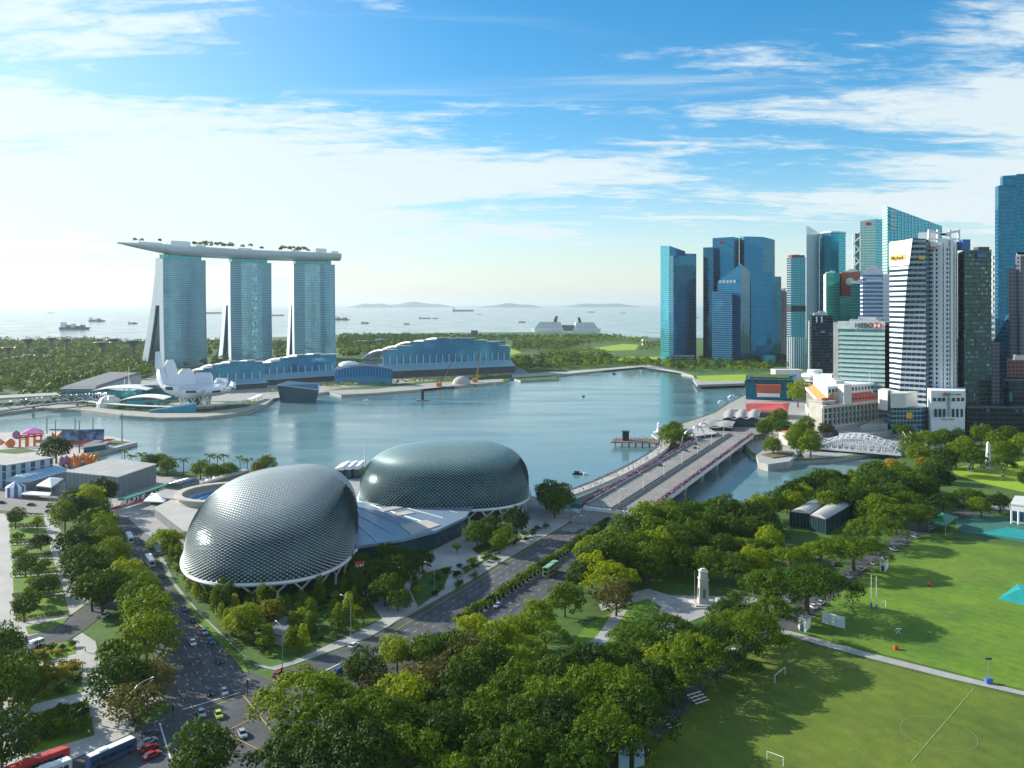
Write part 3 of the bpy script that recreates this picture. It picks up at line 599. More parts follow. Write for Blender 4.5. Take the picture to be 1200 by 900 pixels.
# ---------------------------------------------------------------- lotus museum
lotus_m = mat('lotus_shell', (.74, .76, .80), .4, vary=.03); 
LC = P(229, 935, 0)
mus = thing('lotus_museum', 'white lotus-shaped museum with ten upright finger petals by the water', 'museum', tuple(LC))
def petal(az, reach, hgt, w, foot=5.0, zc=12.0, curl=1.0, name='petal', flat_=0):
    ca, sa = math.cos(az), math.sin(az); rows = []; inner = []
    nseg = 14
    for i in range(nseg+1):
        s = i/nseg
        r = foot+reach*math.sin(min(1, s*1.02)*math.pi/2*1.0)**.9*(1 if s < .8 else 1-(s-.8)*.12*curl); z = zc+hgt*(1-math.cos(s*math.pi/2))**1.05
        ww = w*(.34+.66*math.sin(min(1, s*1.25)*math.pi/2))*(1 if s < .82 else max(.72 if flat_ else .42, 1-((s-.82)/.18)**2*(.28 if flat_ else .58)))
        row = []
        for k in range(9):
            t = -1+k/4; bul = (1-t*t)*w*.30
            rr = r+bul*.8*(1-s*.6); zz = z-bul*.55*s*0-bul*.6*(1-s)
            row.append((LC.x+ca*rr-sa*ww*t, LC.y+sa*rr+ca*ww*t, zz))
        rows.append(row)
        th = 2.6+w*.25*(1-s)
        inner.append([(LC.x+ca*(r-th)-sa*ww*t*.96, LC.y+sa*(r-th)+ca*ww*t*.96, z+th*.55*(1-s)+.2) for t in [-1+k/4 for k in range(9)]])
    m = MB(); m.grid(rows); m.grid([r_[::-1] for r_ in inner])
    m.grid([[r_[0] for r_ in rows], [r_[0] for r_ in inner]]); m.grid([[r_[-1] for r_ in inner], [r_[-1] for r_ in rows]])
    o = m.build(name, lotus_m, mus, True)
    if flat_:
        wn_ = MB(); mid = lambda i, k: (rows[i][k][0]+ca*.35, rows[i][k][1]+sa*.35, rows[i][k][2])
        wn_.grid([[mid(-4, k) for k in range(2, 7)], [mid(-2, k) for k in range(2, 7)]]); wn_.build('window_band', MT['glass'], o)
    cp = MB(); cp.grid([rows[-1], inner[-1]]); cp.grid([inner[-1], rows[-1]])
    cp.build('tip_window', MT['glass'], o)
D_ = math.radians
for az, reach, hgt, w, fl in ((188, 36, 48, 9.5, 0), (160, 32, 38, 9, 0), (214, 34, 30, 11, 0), (128, 30, 27, 9.5, 0), (96, 31, 22, 10.5, 1), (62, 34, 16, 9.5, 1), (28, 37, 13, 10, 1), (-6, 38, 10, 10, 1), (-40, 37, 9, 10.5, 1), (-76, 34, 10, 11, 1), (-114, 32, 14, 11, 1), (-146, 33, 24, 10, 0)):
    petal(D_(az), reach, hgt, w, flat_=fl)
m = MB(); m.lathe([(2, 10), (14, 10.5), (24, 14), (31, 19), (33, 23), (20, 21), (4, 17)], tuple(LC), 28); m.build('bowl', lotus_m, mus, True)
m = MB()
for k in range(12):
    a = 2*math.pi*k/12; b = a+.38
    m.beam(LC+Vector((15*math.cos(a), 15*math.sin(a), 0)), LC+Vector((17*math.cos(b), 17*math.sin(b), 12)), .9, .9)
    m.beam(LC+Vector((15*math.cos(b), 15*math.sin(b), 0)), LC+Vector((17*math.cos(a), 17*math.sin(a), 12)), .9, .9)
m.build('lattice_base', MT['white'], mus)
m = MB(); m.lathe([(7, 0), (7, 11)], tuple(LC), 16); m.build('core', MT['tglass'], mus)
m = MB(); m.lathe([(34, .1), (34, .9)], tuple(LC), 32); m.build('lily_pond_rim', MT['paving'], mus)

# ---------------------------------------------------------------- theatre: two spiky domes
shade_t = mat('sunshade_aluminium_painted_reflection', (.26, .38, .38), .45, .2, vary=.12, sc=.6)  # teal reflection on the right dome, put into the aluminium colour
shade_m = mat('sunshade_aluminium', (.37, .42, .42), .5, .2, vary=.10, sc=.6)
dome_gl = facade('dome_glass', (.004, .05, .058), (.008, .04, .045), 1.6, 1.6, .08, .08, .28, .3, .5, .04)
theatre = thing('theatre', 'theatre of two rounded domes covered in pointed silver sunshades', 'theatre', (-60, 400, 0))
def dome(c, axdeg, a, b, h, z0, nu, nv, pw=2.5, cs=2.25, skew=0.0, dent=0.0, tint=0):
    ax = Vector((math.cos(D_(axdeg)), math.sin(D_(axdeg)), 0)); bx = Vector((-ax.y, ax.x, 0)); C0 = Vector((c[0], c[1], z0))
    def f(u, v):                    # u -1..1 along axis, v 0..pi over the top (0 = near rim)
        u = max(-1, min(1, u)); s = max(0, 1-abs(u)**pw)**(1/pw); cv, sv = math.cos(v), math.sin(v)
        y = -math.copysign(abs(cv)**(2/cs), cv)*b*s; z = h*max(0, sv)**(2/cs)*s**.9*(1+skew*u)
        z *= 1-dent*math.exp(-((u-.62)/.25)**2)
        return C0+ax*a*u+bx*y+Vector((0, 0, z))
    def U(i): x = -1+2*i/nu; return math.sin(x*math.pi/2)*.55+x*.45
    # glass skin
    g = MB(); rows = []
    for i in range(61):
        u = math.sin((-1+2*i/60)*math.pi/2); rows.append([f(u, math.pi*j/40) for j in range(41)])
    base = 0; 
    for i in range(60):
        for j in range(40):
            g.face([rows[i][j], rows[i+1][j], rows[i+1][j+1], rows[i][j+1]], [(i*1.6, j*1.6), (i*1.6+1.6, j*1.6), (i*1.6+1.6, j*1.6+1.6), (i*1.6, j*1.6+1.6)])
    sk = g.build('glass_skin', dome_gl, theatre)
    # sunshades: a folded beak on every diamond of the frame, opening downwards
    m = MB(); fr = MB()
    dv = math.pi/nv
    for i in range(nu*2+1):
        for j in range(nv*2+1):
            if (i+j) % 2: continue
            uc = i/2; vc = j/2
            def q(di, dj): return f(U(min(nu, max(0, uc+di))), min(math.pi, max(0, (vc+dj)*dv)))
            Lp, Rp, Bp, Tp, Cp = q(-.5, 0), q(.5, 0), q(0, -.5), q(0, .5), q(0, 0)
            up = Tp-Bp; lat = Rp-Lp
            if up.length < .15 or lat.length < .15: continue
            nrm = lat.cross(up)
            if nrm.length < 1e-6: continue
            nrm.normalize()
            if nrm.z < -.2 and False: nrm = -nrm
            front = vc <= nv/2
            hi, lo = (Tp, Bp) if Tp.z >= Bp.z else (Bp, Tp)
            sz = min(up.length, lat.length); steep = 1-abs(nrm.z)
            lift = sz*(.16+.50*steep); apex = Cp.lerp(lo, .30-.25*(1-steep))+nrm*lift
            k = .90-.30*steep; off = nrm*.10
            L2, R2, H2 = Cp.lerp(Lp, k)+off, Cp.lerp(Rp, k)+off, Cp.lerp(hi, k)+off
            m.face([L2, apex, H2]); m.face([apex, R2, H2])
            kk = k*max(0, min(1, (.34-steep)/.28))             # towards the crown of the dome the shades close up into full pyramids
            if kk > .12:
                lo2 = Cp.lerp(lo, kk)+off; m.face([L2, lo2, apex]); m.face([lo2, R2, apex])
    o = m.build('sunshades', shade_t if tint else shade_m, theatre)
    # rim ring and V struts
    loop = [f(U(i/2), 0) for i in range(nu*2+1)]+[f(U(i/2), math.pi) for i in range(nu*2, -1, -1)]
    cen = C0
    ring = [p+(p-cen).normalized()*.8+Vector((0, 0, -.3)) for p in loop]
    MB().tube(ring, .75, 6, False).build('rim', MT['white'], theatre)
    st = MB(); per = [0]
    for p_, q_ in zip(ring, ring[1:]): per.append(per[-1]+(q_-p_).length)
    def at(x):
        x %= per[-1]
        for k in range(len(ring)-1):
            if per[k+1] >= x: return ring[k].lerp(ring[k+1], (x-per[k])/max(1e-6, per[k+1]-per[k]))
        return ring[-1]
    nvs = int(per[-1]/9.5); stp = per[-1]/nvs
    for k in range(nvs):
        ft = at((k+.5)*stp); foot = cen+(ft-cen)*.955; foot.z = z0-4.6
        st = MB()
        for e_ in (k*stp+.9, (k+1)*stp-.9): st.tube([foot, at(e_)], .42, 5)
        st.tube([Vector((foot.x, foot.y, 0)), foot], .55, 5); st.build('strut', MT['white'], theatre)
    wl = MB(); wl.prism([tuple((cen+(p-cen)*.80)[:2]) for p in loop[::2]], 0, z0+1.5); wl.build('ground_floor_glazing', MT['glass'], theatre)
    return f
dome((-104.5, 380), 9, 35.5, 63, 28.3, 8, 40, 80, 2.6, 2.3, .14)
dome((-37, 474), 2, 46, 44, 26.5, 8, 56, 54, 2.8, 2.5, .05, tint=1)
# foyer roof between the domes
fy = [G(428, 572, 8), G(470, 586, 8), G(553, 598, 8), G(546, 609, 8), G(512, 625, 8), G(470, 636, 8), G(410, 645, 8), G(396, 655, 8), G(404, 628, 8)]
m = MB(); m.prism([tuple(p[:2]) for p in fy], 8.2, 9.4, True); rf = m.build('foyer_roof', mat('foyer_roof', (.23, .33, .42), .45, .35, vary=.06), theatre)
cxy = Vector((sum(p.x for p in fy)/9, sum(p.y for p in fy)/9, 0))
m = MB(); m.prism([tuple((cxy+(Vector((p.x, p.y, 0))-cxy)*.93)[:2]) for p in fy], 0, 8.2); m.build('foyer_glazing', MT['glass'], theatre)
for (q) in ([(468, 616), (500, 610), (516, 616), (482, 627)], [(452, 603.5), (478, 599), (487, 601.5), (460, 606.5)], [(444, 597), (466, 593), (472, 595.5), (450, 600)], [(424, 589), (443, 587), (455, 590), (440, 593)]):
    m = MB(); m.prism([tuple(G(x, y, 9.4)[:2]) for x, y in q], 9.4, 9.8); m.build('skylight', MT['lpaving'], rf)
m = MB()
for k in range(9):
    a, b = fy[2].lerp(fy[7], k/8), fy[0].lerp(fy[8], k/8); m.beam((a.x, a.y, 9.55), (b.x, b.y, 9.55), .35, .3)
m.build('roof_rib', MT['steel'], rf)
m = MB(); m.prism([tuple(G(x, y)[:2]) for x, y in ((415, 655), (417, 640), (470, 634), (560, 600), (553, 612), (520, 632), (470, 645))], 0, .6); m.build('forecourt', MT['paving'], theatre)
# ---------------------------------------------------------------- towers of the financial district
FM = dict(
 blue=facade('blue_curtain_wall', (.008, .17, .34), (.006, .11, .22), 2.6, 4.0, .22, .10, .09, .80, 0.1, 0.008, blinds=0),
 teal=facade('teal_curtain_wall', (.02, .34, .44), (.02, .24, .32), 2.6, 4.0, .22, .10, .09, .80, 0.1, 0.008, blinds=0),
 deep=facade('deep_blue_curtain_wall', (.008, .15, .25), (.006, .095, .16), 3.0, 4.0, .2, .10, .08, .80, 0.12, 0.01, blinds=0),
 slate=facade('slate_banded_wall', (.03, .16, .24), (.25, .33, .38), 3.0, 4.0, .28, .12, .12, .65, 0.15, 0.012, blinds=0.05),
 green=facade('green_curtain_wall', (.03, .24, .22), (.04, .20, .18), 2.6, 4.0, .25, .10, .12, .65, 0.12, 0.01, blinds=0.03),
 pale=facade('pale_green_wall', (.20, .40, .36), (.42, .55, .50), 4.0, 3.8, .4, .12, .25, .45, 0.12, 0.01, blinds=0),
 silver=facade('silver_fin_wall', (.55, .62, .66), (.70, .74, .76), 2.0, 3.6, .35, .2, .3, .4, 0.08, 0.01, blinds=0),
 dark=facade('dark_office_wall', (.008, .03, .045), (.02, .035, .045), 2.6, 3.9, .28, .14, .12, .5, 0.35, 0.03, blinds=0.05),
 hs=facade('turquoise_strip_windows', (.05, .22, .23), (.40, .52, .50), 2.2, 4.2, .42, .10, .2, .5, 0.25, 0.02, blinds=0.08),
 bluewhite=facade('blue_strip_white_bands', (.02, .10, .26), (.66, .70, .74), 3.5, 4.2, .34, .06, .14, .55, 0.2, 0.015, blinds=0.05),
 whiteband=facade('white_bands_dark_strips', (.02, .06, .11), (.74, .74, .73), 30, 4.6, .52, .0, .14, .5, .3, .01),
 shadeband=facade('painted_shade_bands_dark_strips', (.02, .05, .09), (.36, .42, .48), 4.0, 4.6, .45, .05, .14, .5, .3, .02),  # white bands with the wing's shade put into the colour as grey
 boc=facade('white_wall_window_columns', (.02, .06, .14), (.80, .82, .86), 4.4, 4.0, .45, .62, .2, .5, .3, .02),
 brown=facade('dark_green_brown_wall', (.010, .085, .085), (.045, .06, .058), 1.8, 3.7, .42, .14, .14, .5, 0.6, 0.04, blinds=0.1),
 uob=facade('teal_block_wall', (.012, .16, .28), (.02, .10, .18), 3.2, 3.9, .22, .12, .10, .7, 0.15, 0.012, blinds=0),
 granite=facade('grey_granite_wall', (.02, .04, .06), (.15, .16, .19), 3.6, 3.9, .45, .45, .3, .4, .3, .02),
 brick=facade('reddish_wall', (.05, .05, .06), (.34, .14, .10), 3.2, 3.6, .5, .35, .3, .3, .3, .02),
 vert=facade('teal_wall_with_fins', (.03, .24, .32), (.10, .30, .36), 3.4, 4.0, .2, .25, .12, .6, 0.15, 0.012, blinds=0),
 beige=facade('beige_wall', (.05, .07, .09), (.46, .40, .34), 3.2, 3.6, .55, .4, .3, .3, .3, .02),
)
hall_glass = facade('hall_glass', (.03, .22, .38), (.05, .22, .34), 5, 5, .08, .05, .12, .5, .06, .006)
def foot(pts, depth, dx=0):
    v = [Vector(P(x, y)[:2]) for x, y in pts]; a, b = v[0], v[-1]
    return [tuple(p) for p in v]+[(b.x+max(0, b.x)/b.y*depth*.8+dx, b.y+depth), (a.x+max(0, a.x)/a.y*depth*1.05+dx, a.y+depth)]
def tower(name, label, pts, depth, tops, fm, dx=0, roof=True, cap=.0, base=0, ledge=0, cat='skyscraper', corner=None, rooftop=True):
    """pts: (px, distance) of the visible corners; tops: roofline row at each of them"""
    fp = foot(pts, depth, dx); zt = [Z(p, y) for p, (x, y) in zip(tops, pts)]; zt = zt+[zt[-1], zt[0]]
    c = (sum(p[0] for p in fp)/len(fp), sum(p[1] for p in fp)/len(fp), 0)
    t = thing(name, label, cat, c)
    m = MB()
    mats = fm if isinstance(fm, (list, tuple)) else [fm]
    n = len(fp)
    ar = sum(fp[i][0]*fp[(i+1) % n][1]-fp[(i+1) % n][0]*fp[i][1] for i in range(n))
    u = 0
    for i in range(n):
        j = (i+1) % n; a, b = fp[i], fp[j]; w_ = math.hypot(b[0]-a[0], b[1]-a[1]); m.mi = min(i, len(mats)-1) if i < n-3 else len(mats)-1
        q = [(a[0], a[1], base), (b[0], b[1], base), (b[0], b[1], zt[j]), (a[0], a[1], zt[i])]; uvs = [(u, base), (u+w_, base), (u+w_, zt[j]), (u, zt[i])]
        if ar < 0: q, uvs = q[::-1], uvs[::-1]
        m.face(q, uvs); u += w_
    m.build('glass_wall', [FM[k] for k in mats], t)
    r = MB(); cx, cy = c[0], c[1]
    zi = [z-1.4 for z in zt]
    r.face([(x, y, z) for (x, y), z in zip(fp, zi)][::1 if ar > 0 else -1]); r.build('roof', MT['dconc'], t)
    if rooftop and max(zt)-min(zt) < 6:
        b = MB(); k = .62; b.prism([(cx+(x-cx)*k, cy+(y-cy)*k) for x, y in fp], min(zt)-1.4, min(zt)+3.5)
        k2 = .3; b.prism([(cx+(x-cx)*k2+3, cy+(y-cy)*k2) for x, y in fp], min(zt)+3.5, min(zt)+6); b.build('roof_plant', MT['steel'], t)
    if len(fp) and rooftop:
        rr = random.Random(int(cx)); 
        for _ in range(5): MB().box(cx+rr.uniform(-.3, .3)*(fp[-2][0]-fp[-1][0]), cy+rr.uniform(-6, 6), min(zt)-1.4, rr.uniform(2, 5), rr.uniform(2, 5), rr.uniform(3, 6.5)).build('roof_unit', MT['dconc' if _ % 2 else 'steel'], t)
    if ledge:
        l = MB(); z = base+ledge
        while z < min(zt)-1:
            k = 1.0
            q = [Vector(p) for p in fp]; l.prism([tuple(Vector((cx, cy))+(p-Vector((cx, cy)))*(1+.35/max(5, (p-Vector((cx, cy))).length))) for p in q], z, z+.5, True); z += ledge
        l.build('floor_ledges', MT['steel'], t)
    return t, fp, zt
def text(s, size, name, m, parent, loc, rz, tilt=90, ext=.15):
    cu = bpy.data.curves.new('t', 'FONT'); cu.body = s; cu.size = size; cu.extrude = ext; cu.align_x = 'CENTER'; cu.align_y = 'CENTER'; cu.offset = size*.012
    o = bpy.data.objects.new('t', cu); COL.objects.link(o); dg = bpy.context.evaluated_depsgraph_get(); me = bpy.data.meshes.new_from_object(o.evaluated_get(dg)); COL.objects.unlink(o); bpy.data.objects.remove(o)
    me.materials.clear(); me.materials.append(m); q = bpy.data.objects.new(name, me); COL.objects.link(q); q.parent = parent
    q.location = Vector(loc)-(ORG[parent.name] if parent else Vector((0, 0, 0))); q.rotation_euler = (R_(tilt), 0, rz); ORG[q.name] = Vector(loc); return q
def face_rz(a, b): d = Vector(b)-Vector(a); return math.atan2(d.y, d.x)
def on_face(a, b, k, z, out=.5):
    a, b = Vector(a), Vector(b); d = (b-a).normalized(); n = Vector((d.y, -d.x)); p = a.lerp(b, k)+n*out; return (p.x, p.y, z), math.atan2(d.y, d.x)
# bayfront group
t, fp, zt = tower('glass_tower', 'leftmost teal and dark blue skyscraper with notched sloping top, alone beside the far lawn', [(774, 1700), (784.5, 1660), (803, 1690)], 45, [288, 288, 294.5], ['teal', 'blue'], rooftop=False)  # sunlight on the left face is put into the colour as brighter teal
m = MB(); q = foot([(785, 1655), (789, 1640), (815.5, 1655)], 55); m.prism(q, 0, Z(300, 1655)); m.build('lower_wing', FM['deep'], t)
m = MB(); q = foot([(803, 1688), (816, 1700)], 30); m.prism(q, 0, Z(297, 1690)); m.build('rear_wing', FM['blue'], t)
t, fp, zt = tower('glass_tower', 'tall blue skyscraper with stepped roof and small red sign at its top', [(835, 1700), (860, 1675), (866, 1720)], 45, [279, 277.5, 279], ['blue', 'vert'], rooftop=False)
m = MB(); m.prism(foot([(824, 1690), (836, 1680)], 45), 0, Z(290, 1690)); m.build('lower_wing', FM['deep'], t)
m = MB(); p = P(845, 1687, Z(284, 1685)); m.box(p.x, p.y-1, p.z-2.5, 9, 1.2, 5); m.build('sign', MT['red'], t)
t, fp, zt = tower('glass_tower', 'tall bright blue skyscraper with faceted flat top right of the stepped-roof tower', [(866.5, 1720), (872, 1690), (894, 1670), (908, 1700)], 50, [277, 277, 277.5, 281], ['teal', 'blue', 'deep'], rooftop=False)
m = MB(); m.prism(foot([(903, 1660), (915.5, 1680)], 40), 0, Z(324, 1670)); m.build('lower_wing', FM['deep'], t)
m = MB(); m.prism(foot([(880, 1630), (905, 1640)], 30), 0, Z(318, 1640)); m.build('middle_wing', FM['blue'], t)
t, fp, zt = tower('glass_tower', 'blue skyscraper with pointed gable top standing in front of two taller blue towers', [(841, 1590), (868, 1560), (879, 1600)], 35, [330, 309, 318], ['blue', 'deep'], rooftop=False)
m = MB(); m.prism(foot([(834.5, 1585), (858, 1550)], 30), 0, [Z(341, 1580), Z(344, 1550), Z(344, 1550), Z(341, 1580)]); m.build('lower_wing', FM['blue'], t)
m = MB()
for k in range(5): p = P(844+k*4.1, 1566-k*1.5, Z(330, 1570)); m.box(p.x, p.y-1, p.z-2.5, 4.3, 1, 5)
m.build('rooftop_sign', MT['steel'], t)
m = MB(); p = P(901, 1540, 0); m.box(p.x, p.y, 5, 20, 12, 14); m.build('entrance_box', MT['cyan'], t)
t, fp, zt = tower('apartment_tower', 'slim brown tower squeezed between the blue towers and the red-roofed slate tower', [(915, 1750), (922, 1745)], 20, [341, 341], ['beige'])
t, fp, zt = tower('office_tower', 'slate blue tower with dark mechanical band and reddish roof, left of the curved tower', [(922, 1500), (927, 1480), (944, 1490)], 30, [302, 301.5, 301.5], ['slate', 'vert'])
a_, b_ = fp[1], fp[2]
m = MB(); m.prism(foot([(921.6, 1499), (927, 1478.5), (944.3, 1489)], 31), Z(365, 1490), Z(358, 1490)); m.build('mechanical_band', MT['dark'], t)
m = MB()
for k in range(9): p = P(923+k*2.5, 1478-(0 if k else -14), 0); MB().box(p.x, p.y, 0, 1.2, 1.2, Z(395, 1480)).build('ground_column', MT['white'], t)
m = MB(); m.prism(foot([(923.5, 1495), (928, 1482), (943, 1490)], 20), Z(302, 1490), Z(299, 1490)); m.build('roof_garden', mat('rust_planting', (.25, .05, .06), .9, vary=.5, sc=.3), t)
# curved silver tower with blade edge
t = thing('curved_tower', 'curved teal skyscraper with a tall silver blade edge rising to a point', 'skyscraper', P(968, 1400))
pts = [(x, 1330+70*((x-945)/17)**.8) for x in (945, 948, 952, 956, 960)]
m = MB(); n = len(pts); u = 0
tp = [264, 265.5, 268, 270.5, 273]
for i in range(n-1):
    a, b = P(*pts[i]), P(*pts[i+1]); w_ = (b-a).length
    m.face([a, b, (b.x, b.y, Z(tp[i+1], pts[i+1][1])), (a.x, a.y, Z(tp[i], pts[i][1]))], [(u, 0), (u+w_, 0), (u+w_, Z(tp[i+1], 1380)), (u, Z(tp[i], 1380))]); u += w_
a, b = P(*pts[0]), P(945, 1420); m.face([b, a, (a.x, a.y, Z(264, 1340)), (b.x, b.y, Z(268, 1420))], [(0, 0), (90, 0), (90, 240), (0, 240)])
m.build('silver_blade', FM['silver'], t)
pts = [(960.3, 1400), (966, 1376), (974, 1365), (983, 1366), (991, 1380)]
m = MB(); m.prism(foot(pts, 40), 0, Z(272.5, 1375)); m.build('curved_glass', FM['teal'], t)
m = MB(); m.prism(foot([(959.5, 1399), (966, 1374), (974, 1363), (983, 1364), (991.8, 1379)], 42), Z(273, 1375), Z(271.6, 1375)); m.build('roof_edge', MT['white'], t)
t, fp, zt = tower('office_tower', 'green-glass slab tower with white edge in front of the curved silver tower', [(965, 1180), (968, 1170), (984, 1175)], 40, [322, 320, 320], ['silver', 'green', 'green'])
t, fp, zt = tower('office_tower', 'stepped green tower with orange-red side wall and round emblem', [(984, 1200), (1008, 1190)], 40, [320, 318], ['green'])
m = MB(); q_ = [P(986, 1189), P(1008, 1181)]; m.prism([tuple(q_[0][:2]), tuple(q_[1][:2]), (q_[1].x, q_[1].y+5), (q_[0].x, q_[0].y+5)], Z(347, 1185), Z(319, 1185)); m.build('painted_wall', MT['tile'], t)
m = MB(); m.tube([P(996, 1182, Z(330, 1182)), P(996, 1180, Z(330, 1182))], 5.5, 16); m.build('emblem', MT['offwhite'], t)
m = MB(); m.prism(foot([(997, 1150), (1009, 1150)], 40), 0, Z(331, 1150)); m.build('lower_wing', FM['green'], t)
m = MB(); m.prism(foot([(996.5, 1149), (1009.5, 1149)], 41), Z(332.5, 1150), Z(329, 1150)); m.build('roof_edge', MT['offwhite'], t)
# zigzag tower
t, fp, zt = tower('zigzag_tower', 'dark narrow tower with white zigzag bracing down its left side', [(1002, 1300), (1012, 1290)], 25, [273, 276], ['dark'])
m = MB(); z = 5; k = 0; top_ = Z(275, 1290)
while z < top_-9:
    x0, x1 = (1000.0, 1007.5) if k % 2 == 0 else (1007.5, 1000.0); m.beam(P(x0, 1286, z), P(x1, 1286, z+9), 1.6, 1.6); z += 9; k += 1
for x in (999.5, 1008.2): m.beam(P(x, 1287, 0), P(x, 1287, top_), 1, 1)
m.build('zigzag_bracing', MT['white'], t)
t, fp, zt = tower('office_tower', 'pale green flat-topped tower with small red sign, behind the blue and white banded tower', [(1008, 1250), (1026, 1240), (1034, 1260)], 30, [259, 256.5, 257], ['pale', 'teal'], rooftop=False)
m = MB(); p = P(1017, 1244, Z(262.5, 1244)); m.box(p.x, p.y-2, p.z-2, 8, 1, 4); m.build('sign', MT['red'], t)
# sloped crown tower
t, fp, zt = tower('sloping_tower', 'green-teal skyscraper with roof sloping down to the right and white lit edge', [(1034, 1130), (1040, 1110), (1104, 1190)], 35, [241, 241.5, 265], ['pale', 'teal'], rooftop=False)
m = MB()
a, b = P(1040, 1109.5), P(1104, 1189.5)
for k in range(1, 16):
    q_ = a.lerp(b, k/16); m.beam((q_.x, q_.y, 0), (q_.x, q_.y, Z(241.5+23.5*k/16*1.0, 1110+80*k/16)-1), .7, .7)
m.build('glass_fins', MT['steel'], t)
m = MB()
for r_ in range(5): p = P(1045.5+(r_ % 2)*.5, 1113, Z(249+r_*5, 1113)); m.box(p.x, p.y, p.z, 7, 2, 2.4)
m.build('sky_louvres', MT['offwhite'], t)
t, fp, zt = tower('office_tower', 'blue and white banded tower with stepped white crown, behind the hexagon-logo bank', [(1008, 905), (1011, 890), (1035, 900), (1043, 925)], 30, [322, 322, 322, 322], ['bluewhite'], rooftop=False)
m = MB()
for (x0, x1, p0, p1) in ((1011, 1035, 322, 317), (1014, 1033, 317, 314), (1018, 1028, 314, 311)):
    m.prism(foot([(x0, 898), (x1, 903)], 22), Z(p0, 900), Z(p1, 900))
m.build('stepped_crown', MT['white'], t)
m = MB()
for z in (Z(374, 895), Z(379, 895), Z(330, 895)): MB().prism(foot([(1005.5, 893), (1034, 888)], 20), z, z+2.2).build('white_ledge', MT['white'], t)
t, fp, zt = tower('office_tower', 'small dark office tower with two lit slots on top, left of the hexagon-logo bank', [(948, 1120), (951, 1105), (976, 1110)], 28, [370, 369.5, 370], ['dark'])
m = MB()
for x in (957, 963): m.beam(P(x, 1103.5, Z(378, 1104)), P(x, 1103.5, Z(371, 1104)), 1.6, .5)
m.beam(P(948.5, 1118, Z(376, 1120)), P(948.5, 1118, 0), 1.5, 1.5); m.build('white_strips', MT['white'], t)
text('DBS', 3.2, 'sign', MT['steel'], t, P(964, 1104, Z(389, 1104)), 0, ext=.1)
# hexagon-logo bank
t, fp, zt = tower('bank_tower', 'turquoise-windowed bank block lettered HSBC with a red hexagon logo', [(982, 800), (1037, 775), (1044, 800)], 35, [376, 378, 379], ['hs', 'dark'], cat='office building')
m = MB(); m.prism(foot([(976.5, 806), (982.5, 799.5)], 40), 0, Z(378, 803)); m.build('concrete_core', MT['dconc'], t)
m = MB(); m.prism(foot([(981.5, 799), (1037.3, 774)], 8), Z(385.5, 790), Z(376.5, 790)); m.build('fascia', mat('pale_fascia', (.48, .56, .54), .5), t)
lm_ = mat('pale_ledge', (.42, .56, .53), .5)
for k in range(22): 
    z = 4+k*4.2
    if z < Z(387, 790): a, b = P(982, 799.3), P(1037, 774.4); MB().beam((a.x, a.y, z), (b.x, b.y, z), .7, 1.5).build('sun_ledge', lm_, t)
a, b = P(981.5, 799), P(1037.3, 774)
loc, rz = on_face(a[:2], b[:2], .56, Z(381.5, 785), .5); text('HSBC', 6.4, 'sign', MT['dsteel'], t, loc, rz, ext=.2)
loc, rz = on_face(a[:2], b[:2], .83, Z(381.3, 780), .5)
dx = Vector((math.cos(rz), math.sin(rz), 0)); c = Vector(loc)
hx = lambda u, v, o=0: c+dx*u+Vector((0, 0, v))+Vector((math.sin(rz), -math.cos(rz), 0))*o
m = MB(); w_, h_ = 5.2, 2.6
m.face([hx(-w_/2, -h_), hx(w_/2, -h_), hx(w_/2, h_), hx(-w_/2, h_)]); m.build('logo_field', MT['white'], t)
m = MB()
m.face([hx(-w_/2, -h_, .1), hx(-w_/2, h_, .1), hx(-w_, 0, .1)][::-1]); m.face([hx(w_/2, -h_, .1), hx(w_, 0, .1), hx(w_/2, h_, .1)])
m.face([hx(-w_/2, h_, .1), hx(0, 0, .1), hx(w_/2, h_, .1)]); m.face([hx(-w_/2, -h_, .1), hx(w_/2, -h_, .1), hx(0, 0, .1)]); m.build('hexagon_logo', MT['red'], t)
# white tower with yellow sign
t = thing('bank_tower', 'white banded skyscraper with slanting shadowed wing and yellow sign near its top', 'skyscraper', P(1066, 750))
zt = Z(280, 745); 
def Lp(x, y, z): return (*P(x, y)[:2], z)
m = MB()     # sunlit face, its right edge slanting outwards towards the foot
zz_ = [0, 30, 60, 90, 120, 150, zt]
def xr(z): return 1070-19*(1-(z/zt))**.55 if z < zt else 1071
a0, b0 = P(1042.5, 772), P(1072, 736); Wd = (b0-a0).length
prev = None
N_ = 24
for i in range(N_):
    z0, z1 = zt*i/N_, zt*(i+1)/N_
    def k_(z): return .93-.60*(1-z/zt)**.62
    q0, q1 = a0.lerp(b0, k_(z0)), a0.lerp(b0, k_(z1))
    m.face([(a0.x, a0.y, z0), (q0.x, q0.y, z0), (q1.x, q1.y, z1), (a0.x, a0.y, z1)], [(0, z0), (k_(z0)*Wd, z0), (k_(z1)*Wd, z1), (0, z1)])
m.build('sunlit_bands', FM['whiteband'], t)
m = MB(); c0 = P(1085, 742)
for i in range(N_):
    z0, z1 = zt*i/N_, zt*(i+1)/N_; q0, q1 = a0.lerp(b0, k_(z0)), a0.lerp(b0, k_(z1)); w0, w1 = (c0-q0).length, (c0-q1).length
    m.face([(q0.x, q0.y, z0), (c0.x, c0.y, z0), (c0.x, c0.y, z1), (q1.x, q1.y, z1)], [(0, z0), (w0, z0), (w1, z1), (0, z1)])
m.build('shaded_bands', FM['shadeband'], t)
m = MB(); m.prism([tuple(c0[:2]), tuple(P(1091.5, 752)[:2]), tuple(P(1093, 790)[:2]), tuple(P(1046, 800)[:2]), tuple(a0[:2])], 0, zt-.5); m.build('rear_block', FM['slate'], t)
m = MB(); q1 = a0.lerp(b0, .30)
